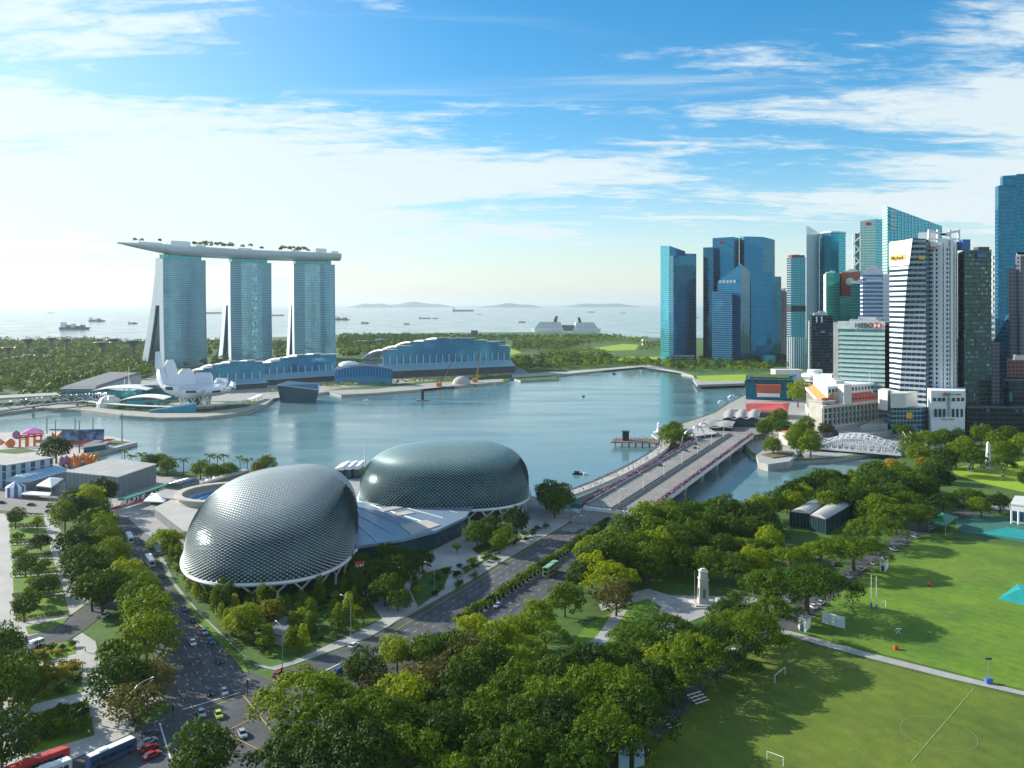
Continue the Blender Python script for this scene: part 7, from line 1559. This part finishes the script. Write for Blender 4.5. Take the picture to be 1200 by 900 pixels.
for i, (x, y) in enumerate(((756, 878), (757, 885), (760, 892), (754, 888), (752, 895), (762, 881))): c_, pr = PE[i % 4]; pr.put(tuple(G(x, y, .08)), i, (1, 1, 1), 'person in %s among the group beside the white boards' % c_, 'people in %s by the boards' % c_)
for i, (x, y) in enumerate(((100, 764), (92, 800), (15, 700), (12, 676), (78, 735), (12, 720), (96, 790), (118, 850), (104, 862), (70, 850), (60, 655), (76, 700))): c_, pr = PE[i % 4]; pr.put(tuple(G(x, y, .14)), i*1.3, (1, 1, 1), 'person in %s walking on the memorial park paving' % c_, 'people in %s in the memorial park' % c_)
# ---------------------------------------------------------------- pier with statue
t = thing('viewing_pier', 'timber viewing pier crowded with people reaching into the bay', 'pier', G(740, 518)); q = gp([(716, 520), (720, 515.5), (775, 516.5), (773, 521)])
MB().prism(q, .6, 1.3, True).build('deck', MT['soil'], t); m = MB()
for k in range(7):
    for y in (519.4, 516.6): p = G(721+k*8, y); MB().lathe([(.5, -6), (.5, .6)], (p.x, p.y, 0), 6).build('pile', MT['dconc'], t)
m = MB(); a = [Vector((*p, 0)) for p in q]
for i in range(4): m.beam(a[i]+Vector((0, 0, 2.3)), a[(i+1) % 4]+Vector((0, 0, 2.3)), .15, .15)
m.build('railing', MT['steel'], t); m = MB(); p = G(733, 518); m.box(p.x, p.y, 1.3, 5, 5, 7); m.box(p.x, p.y, 8.3, 6, 6, .6); m.build('kiosk', MT['dark'], t)
t = thing('fountain_statue', 'pale stone fountain statue on a round plinth at the far end of the pier', 'statue', G(772, 507)); c = G(772, 507); m = MB(); m.lathe([(3, 0), (2.6, 1.5), (1.6, 3), (1.2, 5), (1.5, 7), (.9, 8.5), (.3, 9)], c, 12); m.build('figure', MT['white'], t, True); m = MB(); m.lathe([(5, 0), (5, .8)], c, 20); m.build('plinth', MT['stone'], t)
block('landing_building', 'pale low building with curved steps beside the statue', 'building', [G(773, 515), G(812, 520), G(815, 514), G(780, 508)], 4, MT['lpaving'], MT['lpaving'])
for i, (s_, t0) in enumerate(((232, -3), (262, -4), (280, -3.5))):
    a = E(s_, t0-6, 0); b = E(s_, t0+7, 0); t = thing('arched_gantry', 'silver arched lamp gantry at the far end of the bridge, %s one' % ('nearest', 'middle', 'farthest')[i], 'gantry', (a+b)/2)
    m = MB(); m.tube([a+(b-a)*(.5-.5*math.cos(math.pi*k/12))+Vector((0, 0, 14*math.sin(math.pi*k/12))) for k in range(13)], .7, 8); m.build('arch', MT['steel'], t, True)
# ---------------------------------------------------------------- lamps, signals, flag
def lamp(name, label, h=9, arm=2.4, double=False, m_='steel'):
    t = thing(name, label, 'street lamp', (0, 0, 0)); MB().tube([(0, 0, 0), (0, 0, h*.6), (0, 0, h-1)], [.16, .12, .10], 6).build('pole', MT[m_], t)
    for s_ in ((-1, 1) if double else (1,)):
        m = MB(); m.tube([(0, 0, h-1), (s_*arm*.15, 0, h-.35), (s_*arm*.5, 0, h), (s_*arm, 0, h+.1)], .08, 5); m.build('arm', MT[m_], t); m = MB(); m.box(s_*(arm+.35), 0, h, .9, .34, .16); m.build('lamp_head', MT['white'], t)
    return Proto(t)
L1 = lamp('street_lamp', 'lamp'); L2 = lamp('street_lamp', 'lamp', 9, 2.4, True, 'white'); L3 = lamp('street_lamp', 'lamp', 13, 5, False)
for i in range(7): p = E(10+i*42, 17.4, 5.6); L2.put(tuple(p), math.atan2(PR.y, PR.x), None, 'white double-armed lamp on the bridge median, %s from the near end' % onth(i), 'bridge lamps')
for i in range(9): p = E(20+i*32, 33.4, 5.2); L1.put(tuple(p), math.atan2(PR.y, PR.x)+math.pi, (.7, .7, .7), 'small lamp along the right bridge rail, %s from the near end' % onth(i), 'right rail lamps')
for i, (x, y, s_, l) in enumerate(((331, 784, 1.0, 'tall curved lamp at the corner of avenue and bridge road'), (411, 747, 1.0, 'tall curved lamp at the kerb before the corner garden'), (509, 697, .9, 'tall curved lamp at the kerb of the theatre forecourt'), (600, 645, .9, 'tall curved lamp on the kerb below the right dome'), (660, 600, .7, 'curved lamp at the bridge approach beside the dark trees'), (158, 858, .95, 'slender lamp at the street corner below the paved wedge'), (688, 628, .7, 'curved lamp between median and park trees'), (566, 795, .7, 'lamp half hidden in the park trees'))): L3.put(tuple(G(x, y, .1)), (2.2, 2.4, 2.5, 2.6, 2.5, 1, 2.4, 1)[i], s_, l, 'tall kerb lamps')
for i, (x, y) in enumerate(((882, 700), (764, 726), (970, 707), (1013, 590), (1062, 590), (1172, 568))): L1.put(tuple(G(x, y)), i, (.75, .75, .75), 'slim grey park lamp standing in the park, %s from the left' % onth([1, 0, 2, 3, 4, 5][i]), 'park lamps')
def signal(px, py, label, rz=0):
    c = G(px, py); t = thing('traffic_light', label, 'traffic light', c); MB().tube([c, c+Vector((0, 0, 4.2))], .09, 6).build('pole', MT['dsteel'], t); m = MB(); m.box(c.x, c.y, 3.2, .45, .4, 1.2); m.build('signal_head', MT['black'], t)
signal(290, 815, 'traffic light on the small island right of the stop line'); signal(330, 800, 'traffic light at the kerb corner of the bridge road'); signal(158, 862, 'traffic light at the lower left street corner'); signal(203, 846, 'traffic light at the left end of the stop line'); signal(455, 716, 'traffic light on the forecourt kerb')
c = G(426, 697); t = thing('flagpole', 'flagpole flying a red and white flag before the foyer', 'flagpole', c); MB().tube([c, c+Vector((0, 0, 13))], [.12, .07], 6).build('pole', MT['white'], t)
def flagpart(z0, z1, m_, nm):
    m = MB(); m.grid([[c+Vector((-.1-3.2*k/6, .25*math.sin(k*1.1), z)) for k in range(7)] for z in (z0-.0, z1)]); m.build(nm, m_, t)
flagpart(11.7, 12.9, mat('flag_red', (.75, .03, .03), .7, vary=.03), 'red_band'); flagpart(10.5, 11.7, MT['white'], 'white_band')
# black tubs under the median hedge
m = MB(); m.lathe([(.55, 0), (.7, 1.0)], (0, 0, 0), 8); tb = Proto(one('planter_tub', m, MT['black'], 'tub', 'planter', org=(0, 0, 0)))
for i in range(0, 44): p = E(-160+i*3.55, 18.6, .06); tb.put(tuple(p), 0, None, 'black planter tub beside the clipped hedge on the road median', 'median planter tubs')
# ---------------------------------------------------------------- park monuments and pavilions
c = G(824, 709); t = thing('war_monument', 'tall tapering grey stone monument on steps in the park', 'monument', c)
MB().box(c.x, c.y, 0, 9, 9, .5).box(c.x, c.y, .5, 7, 7, .5).build('steps', MT['stone'], t)
m = MB(); sq = lambda r: [(c.x-r, c.y-r), (c.x+r, c.y-r), (c.x+r, c.y+r), (c.x-r, c.y+r)]
m.prism(sq(1.9), 1, 9.5, poly2=sq(1.5)); m.prism(sq(1.75), 9.5, 10.1, True); m.prism(sq(1.45), 10.1, 12.4, poly2=sq(1.3)); m.prism(sq(1.6), 12.4, 12.9, True); m.prism(sq(1.2), 12.9, 13.6, poly2=sq(.7)); m.build('shaft', MT['stone'], t)
for dx, dy in ((-1.95, 0), (0, -1.95)): m = MB(); m.box(c.x+dx*.98, c.y+dy*.98, 3, .25 if dx else 1.0, 1.0 if dx else .25, 3.4); m.build('wreath_panel', MT['dconc'], t)
one('low_wall', MB().box(c.x+6, c.y+.5, 0, 1.2, 5, 1.4).box(c.x+6, c.y+.5, 1.4, 1.6, 5.4, .3), MT['stone'], 'low stone block wall right of the stone monument', 'wall')
p = G(814, 706); one('flagpole', MB().tube([p, p+Vector((0, 0, 12))], [.14, .07], 6).lathe([(.2, 0), (.2, .4)], p, 8), MT['steel'], 'bare grey flagpole left of the stone monument', 'flagpole')
t = thing('glass_pavilion', 'glass-walled pavilion with two curved pale roofs among the trees', 'pavilion', G(960, 610))
for q in ([(925.5, 599.5), (946.7, 588), (969, 589), (949, 602)], [(949.5, 603.5), (972, 588.6), (999.5, 590.6), (968, 608.5)]):
    c4 = [G(x, y, 7.5) for x, y in q]; m = MB(); rows = []
    for j in range(7): a, b = c4[0].lerp(c4[3], j/6), c4[1].lerp(c4[2], j/6); rows.append([a+Vector((0, 0, 1.6*math.sin(math.pi*j/6))), b+Vector((0, 0, 1.6*math.sin(math.pi*j/6)))])
    m.grid(rows); m.face([r_[0] for r_ in rows]); m.face([r_[1] for r_ in rows][::-1]); m.build('curved_roof', MT['lpaving'], t, True)
    m = MB(); m.prism([tuple(p[:2]) for p in c4], 0, 7.2); m.build('glass_wall', MT['glass'], t)
    m = MB()
    for i in range(4):
        a, b = c4[i], c4[(i+1) % 4]
        for k in range(6): p = a.lerp(b, k/6); m.beam((p.x, p.y, 0), (p.x, p.y, 7.4), .3, .3)
        m.beam((a.x, a.y, 7.3), (b.x, b.y, 7.3), .5, .5)
    m.build('frame', MT['dsteel'], t)
c = G(1158, 549); t = thing('obelisk', 'white stone obelisk on a stepped base on the riverside lawn', 'monument', c); MB().lathe([(6, 0), (5.8, .5), (4, .6), (3.8, 1.1)], c, 4).build('steps', MT['stone'], t)
m = MB(); m.prism([(c.x-2, c.y-2), (c.x+2, c.y-2), (c.x+2, c.y+2), (c.x-2, c.y+2)], 1.1, 5, poly2=[(c.x-1.6, c.y-1.6), (c.x+1.6, c.y-1.6), (c.x+1.6, c.y+1.6), (c.x-1.6, c.y+1.6)])
for s_ in ((-1, -1), (1, -1), (1, 1), (-1, 1)): m.beam((c.x+s_[0]*4.6, c.y+s_[1]*4.6, .8), (c.x+s_[0]*1.5, c.y+s_[1]*1.5, 4.4), .8, .8)
m.build('pedestal', MT['white'], t); m = MB(); m.prism([(c.x-1.25, c.y-1.25), (c.x+1.25, c.y-1.25), (c.x+1.25, c.y+1.25), (c.x-1.25, c.y+1.25)], 5, 17, poly2=[(c.x-.8, c.y-.8), (c.x+.8, c.y-.8), (c.x+.8, c.y+.8), (c.x-.8, c.y+.8)]); m.prism([(c.x-.8, c.y-.8), (c.x+.8, c.y-.8), (c.x+.8, c.y+.8), (c.x-.8, c.y+.8)], 17, 18.5, poly2=[(c.x-.1, c.y-.1), (c.x+.1, c.y-.1), (c.x+.1, c.y+.1), (c.x-.1, c.y+.1)]); m.build('needle', MT['white'], t)
block('small_kiosk', 'small white kiosk left of the obelisk lawn', 'kiosk', [G(1134, 553), G(1141, 553), G(1141, 549), G(1135, 549)], 4.5, MT['white'], MT['white'], None, (2, 1, 3, 1.2, (0, 1)))
t = block('clubhouse', 'white arcaded clubhouse with flat roof at the right edge', 'building', [G(1185, 612), G(1260, 622), G(1270, 606), G(1190, 602)], 9, MT['white'], MT['offwhite'], None, (9, 1, 6, 2.2, (0, 3)))
m = MB(); a, b = G(1184, 613), G(1260, 623)
for k in range(10): p = a.lerp(b, k/9); m.lathe([(.5, 0), (.45, 7)], (p.x, p.y-1, 0), 8)
m.build('column', MT['white'], t)
t = canopytent('dark green hipped pavilion roof beside the playing field', [G(1089, 623), G(1108, 628), G(1122, 617), G(1103, 612)], 5, MT['green'], 'pavilion', 3)
one('court_sheet', MB().prism([tuple(G(1148, 626)[:2]), tuple(G(1205, 634)[:2]), tuple(G(1250, 630)[:2]), tuple(G(1180, 619)[:2])], .1, .5), MT['teal'], 'pale green ground sheet over the hard courts at the right', 'ground sheet')
t = thing('teal_cover', 'teal peaked pitch cover on the bright playing field at the right edge', 'pitch cover', G(1200, 700)); m = MB(); q = [G(1168.6, 702), G(1205, 711), G(1250, 714), G(1235, 690), G(1192, 684)]; ap = G(1196, 690, 2.6); ap2 = G(1230, 696, 2.4)
m.face([q[0], q[1], ap]); m.face([q[1], q[2], ap2, ap]); m.face([q[2], q[3], ap2]); m.face([q[3], q[4], ap, ap2]); m.face([q[4], q[0], ap]); m.build('cover_sheet', MT['teal'], t); m = MB(); m.tube([q[0], q[1], q[2]], .18, 5); m.build('hem', MT['green'], t)
a, b = G(963, 732), G(990, 739.5); t = thing('sight_screen', 'white slatted cricket sight screen at the field corner', 'sight screen', (a+b)/2); d = (b-a).normalized()
m = MB()
for k in range(9): m.beam(a+Vector((0, 0, 1.0+k*.45)), b+Vector((0, 0, 1.0+k*.45)), .12, .38)
m.build('slat', MT['white'], t); m = MB()
for k in (0, .33, .66, 1): p = a.lerp(b, k); m.beam(p, p+Vector((0, 0, 5)), .2, .2); m.beam(p+Vector((0, 2.2, 0)), p+Vector((0, .1, 3.5)), .15, .15)
m.build('frame', MT['steel'], t)
block('equipment_hut', 'small white hut at the path corner beside the sight screen', 'hut', [G(935, 738), G(944, 741), G(950, 735), G(942, 732)], 3.4, MT['white'], MT['lpaving'], None, (1, .1, 2.2, .9, (0,)))
block('site_cabin', 'small white cabin beside parked cars behind the rugby posts', 'hut', [G(1031, 669), G(1038, 670), G(1041, 665), G(1034, 664)], 4.2, MT['white'], MT['white'], None, (1, .2, 2.4, 1, (0,)))
def goal(label, a, b, hp, hc, name='rugby_posts', m_='white', pads=True):
    a, b = Vector(a), Vector(b); t = thing(name, label, 'goal posts', (a+b)/2)
    for p in (a, b): m = MB(); m.tube([p, p+Vector((0, 0, hp))], .1, 6); m.build('post', MT[m_], t)
    m = MB(); m.tube([a+Vector((0, 0, hc)), b+Vector((0, 0, hc))], .08, 6); m.build('crossbar', MT[m_], t)
    if pads:
        for p in (a, b): m = MB(); m.box(p.x, p.y, 0, .5, .5, 1.8); m.build('pad', MT['blue'], t)
goal('tall rugby posts at the shaded edge of the bright field', G(1021, 712), G(1027, 714), 12, 3)
goal('small white football goal at the shaded edge of the near field', G(908, 801), G(920, 791), 2.4, 2.4, 'football_goal', pads=False)
goal('white football goal low in the shade at the bottom of the near field', G(899, 891), G(918, 898), 2.2, 2.2, 'football_goal', pads=False)
goal('small white goal frame next to the tall rugby posts', G(1032, 714), G(1038, 711), 2.4, 2.4, 'football_goal', pads=False)
c = G(1158.5, 801); t = thing('floodlight_tower', 'portable floodlight tower with blue wheeled base beside the path', 'floodlight', c); m = MB(); m.box(c.x, c.y, .3, 1.9, 1.4, 1.3); m.build('base', MT['blue'], t); MB().tube([c+Vector((0, 0, 1.4)), c+Vector((0, 0, 7.2))], .1, 6).build('mast', MT['steel'], t); m = MB(); m.box(c.x, c.y, 7.1, 1.8, .5, .5); m.build('lamp_head', MT['dsteel'], t)
for dx in (-.7, .7): m = MB(); m.tube([(c.x+dx-.08, c.y, .3), (c.x+dx+.08, c.y, .3)], .3, 8); m.build('wheel', MT['tire'], t)
def bleacher(label, px, py, rz):
    c = G(px, py); t = thing('bleacher', label, 'bench', c, None, rz); ORG[t.name] = c; m = MB(); cc, ss2 = math.cos(rz), math.sin(rz)
    for k in range(4): m2 = MB(); m2.box(c.x, c.y+k*1.1, .4+k*.35, 5.2, .45, .08); m2.build('seat_plank', MT['white'], t)
    m = MB()
    for x in (-2, 0, 2): m.beam((c.x+x, c.y-.2, .1), (c.x+x, c.y+3.5, 1.5), .1, .1); m.beam((c.x+x, c.y+3.5, 0), (c.x+x, c.y+3.5, 1.5), .1, .1)
    m.build('frame', MT['steel'], t)
bleacher('farther of two white plank bleachers on the near field edge', 823, 824, .55); bleacher('nearer of two white plank bleachers on the near field edge', 789, 853, .55)
for i, (x, y) in enumerate(((731, 905), (749, 900))):
    c = G(x, y); t = thing('display_board', 'tall white-blue display board at the bottom of the near field, %s one' % ('left', 'right')[i], 'board', c); m = MB(); m.box(c.x, c.y, .4, 3.0, .25, 5.2, .5); m.build('panel', pblue, t); m = MB(); m.beam(c+Vector((-1.2, -.6, 0)), c+Vector((-1.2, -.6, 5)), .15, .15); m.beam(c+Vector((1.2, .8, 0)), c+Vector((1.2, .8, 5)), .15, .15); m.build('post', MT['steel'], t)
for i, (x, y) in enumerate(((1050, 761), (1089, 687))): c = G(x, y); one('field_roller', MB().tube([c+Vector((-.6, 0, .7)), c+Vector((.6, 0, .7))], .7, 12).beam(c+Vector((0, 0, .8)), c+Vector((0, -1.8, 1.0)), .1, .1), MT['red'], 'rusty red field roller, %s' % ('near the path corner shade', 'farther out on the bright field')[i], 'roller')
c = G(1053, 743); t = thing('folding_frame', 'small white folding frame standing on the shaded field', 'frame', c); m = MB(); m.beam(c+Vector((-.9, 0, 0)), c+Vector((.9, 0, 1.8)), .12, .12); m.beam(c+Vector((.9, 0, 0)), c+Vector((-.9, 0, 1.8)), .12, .12); m.build('cross_legs', MT['white'], t); m = MB(); m.beam(c+Vector((-.9, 0, 1.85)), c+Vector((.9, 0, 1.85)), .5, .1); m.build('top', MT['white'], t)
block('park_building', 'low dark-roofed garden building half hidden in the corner garden', 'building', [G(312, 752), G(330, 758), G(345, 738), G(326, 732)], 3.2, MT['stone'], MT['dconc'])
block('park_hut', 'red-roofed hut among trees at the bottom edge', 'hut', [G(512, 905), G(545, 905), G(545, 893), G(514, 893)], 3, MT['stone'], MT['tile'])
block('bus_shelter', 'dark flat-roofed bus shelter at the top of the avenue pavement', 'shelter', [G(164, 640), G(176, 646), G(180, 640), G(169, 634)], 3.4, MT['glass'], MT['dconc'])
for i, (x, y) in enumerate(((645, 702), (640, 760), (1090, 607), (720, 742))): pass
c = G(662, 603); one('road_sign', MB().beam(c+Vector((3, -3, 5.5)), c+Vector((8, -5.4, 5.5)), .2, 2.4).tube([c+Vector((3, -3, 0)), c+Vector((3, -3, 6.8))], .12, 5), MT['green'], 'green road direction sign on a pole before the bridge', 'road sign')
# ---------------------------------------------------------------- gardens beyond: giant steel tree towers
t0 = thing('steel_tree_tower', 'x', 'tower', (0, 0, 0)); m = MB(); m.lathe([(4, 0), (3, 12), (3, 24), (4.5, 30), (9, 35), (15, 38)], (0, 0, 0), 14); m.build('planted_trunk', mat('planted_steel', (.12, .10, .12), .8, vary=.3, sc=.3), t0, True); m = MB()
for k in range(20): a = k*math.pi/10; m.tube([(3*math.cos(a), 3*math.sin(a), 25), (8*math.cos(a), 8*math.sin(a), 33), (18*math.cos(a+.1), 18*math.sin(a+.1), 38)], .3, 4)
m.tube([(16*math.cos(k*math.pi/12), 16*math.sin(k*math.pi/12), 37.4) for k in range(25)], .3, 4); m.build('branch_canopy', MT['steel'], t0); ST = Proto(t0)
for i, (x, y, Y, s_) in enumerate(((34, 0, 1480, .62), (10, 0, 1640, .75), (33, 0, 1800, 1.0), (78, 0, 1900, .9), (120, 0, 1650, 1.0), (156, 0, 1620, 1.12), (60, 0, 2000, .85), (133, 0, 1900, .9), (20, 0, 1500, .5))):
    ST.put(tuple(P(x, Y)), i, s_, 'steel tree-shaped garden tower rising from the far woodland, %s from the left' % onth([3, 0, 2, 5, 6, 8, 4, 7, 1][i]), 'steel tree towers')
# ---------------------------------------------------------------- barges, cranes, boats in the bay
def crane_barge(label, px, py, tipx, tippy, Y=None):
    c = G(px, py, WZ); c = Vector((c.x, c.y, WZ)); t = thing('crane_barge', label, 'crane barge', c); m = MB(); m.box(c.x, c.y, WZ-.5, 34, 16, 3); m.build('barge', MT['dsteel'], t); m = MB(); m.box(c.x-4, c.y, WZ+2.5, 7, 6, 5); m.build('cab', MT['orange'], t)
    tip = P(tipx, c.y, Z(tippy, c.y)); m = MB(); b0 = c+Vector((-2, 0, 6))
    for dx, dz in ((-.9, 0), (.9, 0), (0, 1.6)): m.beam(b0+Vector((dx, 0, dz)), tip, .6, .6)
    n = 14
    for k in range(n): a, b = b0.lerp(tip, k/n), b0.lerp(tip, (k+1)/n); w_ = 1-k/n; m.beam(a+Vector((-.9*w_, 0, 0)), b+Vector((.9*w_, 0, 0)), .3, .3)
    m.build('boom', mat('crane_orange', (.62, .34, .10), .6), t); m = MB(); m.tube([tip, (tip.x, tip.y, WZ+4)], .12, 4); m.build('cable', MT['dsteel'], t); return t
crane_barge('crane barge with leaning orange boom, the left of two', 518, 455, 534, 417); crane_barge('crane barge with nearly upright orange boom, the right of two', 560, 450, 562, 412)
c = G(541, 452, WZ); t = thing('domed_platform', 'grey domed floating structure between the two crane barges', 'floating dome', c); m = MB(); m.lathe([(13, 0), (13, 3), (11.5, 8), (7, 12), (1, 13.5)], c, 20, 1, .7); m.build('dome', MT['stone'], t, True); m = MB(); m.box(c.x, c.y, WZ-.5, 44, 20, 2); m.build('pontoon', MT['dconc'], t)
c = G(495, 469.5, WZ); t = thing('mooring_platform', 'small dark platform with thick post in the bay', 'platform', c); m = MB(); m.box(c.x, c.y, WZ-.5, 13, 10, 1.6); m.build('deck', MT['dconc'], t); m = MB(); m.lathe([(2, 0), (2, 12), (2.5, 12.3)], c, 10); m.build('post', MT['dark'], t)
def boat(label, px, py, L, m_, cab=True, name='boat', rz=0.0):
    c = G(px, py, WZ); t = thing(name, label, 'boat', c); cs, sn = math.cos(rz), math.sin(rz)
    def q(x, y): return (c.x+x*cs-y*sn, c.y+x*sn+y*cs)
    w_ = L*.15; m = MB(); m.prism([q(-L/2, -w_*.8), q(L*.25, -w_*.8), q(L*.46, 0), q(L*.25, w_*.8), q(-L/2, w_*.8)], WZ-.4, WZ+L*.09+.3, poly2=[q(-L/2, -w_), q(L*.28, -w_), q(L/2, 0), q(L*.28, w_), q(-L/2, w_)]); m.build('hull', MT[m_], t)
    if cab: m = MB(); m.prism([q(-L*.35, -w_*.7), q(L*.15, -w_*.7), q(L*.15, w_*.7), q(-L*.35, w_*.7)], WZ+L*.09+.3, WZ+L*.2+.9); m.build('cabin', MT['white'] if m_ != 'black' else MT['dsteel'], t)
    return t
boat('small white motor boat below the domed hall', 430, 470.5, 8, 'white'); boat('dark tour boat behind the curved footbridge', 677, 556, 7, 'black'); boat('second small boat just right of the dark tour boat', 686, 556.5, 4, 'white', rz=.4); boat('tiny dark boat alone in the middle of the bay', 684, 465, 4, 'black'); boat('white boat moored at the right barge', 576, 450.5, 14, 'white'); boat('small white river boat by the pier hall', 846, 472, 9, 'white'); boat('white boat with mast near the wavy-roofed pavilion', 859, 466, 12, 'white'); boat('tour boat under the far quay', 720, 438.5, 7, 'black')
# ships at sea
def ship(px, py, wpx, label, kind='cargo', rz=0.0):
    c = G(px, py, WZ); L = wpx*c.y/F/max(.35, abs(math.cos(rz))); t = thing('cargo_ship' if kind != 'cruise' else 'cruise_ship', label, 'ship', c); cs, sn = math.cos(rz), math.sin(rz); w_ = L*.075; h = L*(.105 if kind == 'cruise' else .07)
    def q(x, y): return (c.x+x*cs-y*sn, c.y+x*sn+y*cs)
    def rect(x0, x1, k=1): return [q(x0*L, -w_*k), q(x1*L, -w_*k), q(x1*L, w_*k), q(x0*L, w_*k)]
    m = MB(); m.prism([q(-.48*L, -w_*.8), q(.34*L, -w_*.9), q(.45*L, 0), q(.34*L, w_*.9), q(-.48*L, w_*.8)], WZ-1, WZ+h, poly2=[q(-.5*L, -w_), q(.38*L, -w_), q(.5*L, 0), q(.38*L, w_), q(-.5*L, w_)]); m.build('hull', MT['white'] if kind == 'cruise' else MT['dsteel'], t)
    if kind == 'cruise':
        for k in range(5): m = MB(); m.prism(rect(-.46+k*.012, .36-k*.035, .95), WZ+h+k*h*.40, WZ+h+(k+1)*h*.40-.8); m.build('deck_storey', MT['white'], t); m = MB(); m.prism(rect(-.455+k*.012, .35-k*.035, .90), WZ+h+(k+1)*h*.40-.8, WZ+h+(k+1)*h*.40); m.build('window_band', MT['glass'], t)
        m = MB(); m.prism(rect(-.30, -.20, .4), WZ+h*3, WZ+h*4.6, poly2=rect(-.33, -.26, .35)); m.build('funnel', MT['dsteel'], t)
    elif kind == 'flat':
        m = MB(); m.prism(rect(-.46, -.38, .8), WZ+h, WZ+h*2.6); m.build('bridge_house', MT['white'], t)
    else:
        m = MB(); m.prism(rect(-.44, -.30, .85), WZ+h, WZ+h*3.4); m.build('bridge_house', MT['white'], t)
        for k in range(4): m = MB(); m.prism(rect(-.26+k*.15, -.14+k*.15, .85), WZ+h, WZ+h*(1.6+.5*((k*7+int(px)) % 3))); m.build('container_stack', [MT['dconc'], MT['steel'], MT['dsteel'], MT['dconc']][k], t)
        for k in (-.1, .2): m = MB(); m.beam((*q(k*L, 0), WZ+h), (*q(k*L, 0), WZ+h*3.2), L*.01, L*.01); m.build('mast', MT['steel'], t)
for a in ((88, 386, 36, 'large dark cargo ship on the sea at the far left'), (114, 376.8, 20, 'cargo ship just right of and beyond the large dark one'), (156, 379.5, 12, 'small cargo ship left of the first hotel tower'), (248, 367.5, 24, 'distant ship between first and second hotel tower', 'flat'), (324, 370, 18, 'distant ship between second and third hotel tower', 'flat'), (401, 375, 18, 'cargo ship just right of the third hotel tower'), (428, 379, 10, 'small ship above the left end of the big shell-roofed hall'), (477, 380, 8, 'smallest dark boat above the shell-roofed hall'), (498, 373.3, 14, 'long thin ship above the middle of the shell-roofed hall', 'flat'), (510, 373.5, 7, 'stubby ship seen end-on right of the long thin one'), (543, 364.8, 26, 'long low ship near the horizon below the islands', 'flat'), (612, 377.8, 9, 'small ship left of the cruise ships'), (562, 368.5, 6, 'tiny ship right of the long low one', 'flat'), (693, 366, 10, 'tiny ship above the right cruise ship', 'flat'), (730, 367, 8, 'tiny distant ship left of the notched skyscraper', 'flat'), (60, 367, 8, 'tiny distant ship at the far left horizon', 'flat'), (815, 372, 9, 'small ship seen between the blue skyscrapers', 'flat'), (190, 371, 7, 'tiny ship just left of the hotel end wall', 'flat')): ship(*a)
ship(641, 389.4, 38, 'white cruise ship with funnel, the left of two moored', 'cruise', 2.9); ship(688, 388.8, 34, 'white cruise ship with pointed bow, the right of two moored', 'cruise', .25)
one('cruise_terminal', MB().box(*P(664, 3500)[:2], 0, 60, 40, 22).box(*P(664, 3500)[:2], 22, 66, 44, 3), MT['dconc'], 'dark terminal block between the two cruise ships', 'building')
for i, (x, Y, w_, h, l) in enumerate(((556, 2750, 22, 26, 'grey square block on the far shore behind the shell-roofed hall'), (318, 2300, 18, 60, 'small grey tower seen left of the second hotel tower'), (762, 2300, 40, 16, 'white low depot beside the notched skyscraper'), (640, 1560, 60, 8, 'pale low sheds right of the big shell-roofed hall'), (425, 2350, 34, 10, 'white low house among the far trees'), (445, 2400, 26, 12, 'second white house among the far trees'))):
    if i == 1: x, h = 262, 30
    p = P(x, Y); block('distant_building', l, 'building', [(p.x-w_/2, Y), (p.x+w_/2, Y), (p.x+w_/2, Y+w_*.5), (p.x-w_/2, Y+w_*.5)], h, MT['offwhite'] if i > 1 else MT['dconc'], MT['steel'], None, (5, h*.3, h*.7, w_*.09, (0,)))
# prototypes that were never placed go
for lst_ in list(TP.values()):
    for pr in lst_:
        if not pr.used:
            for ch in list(pr.o.children): bpy.data.objects.remove(ch)
            bpy.data.objects.remove(pr.o)
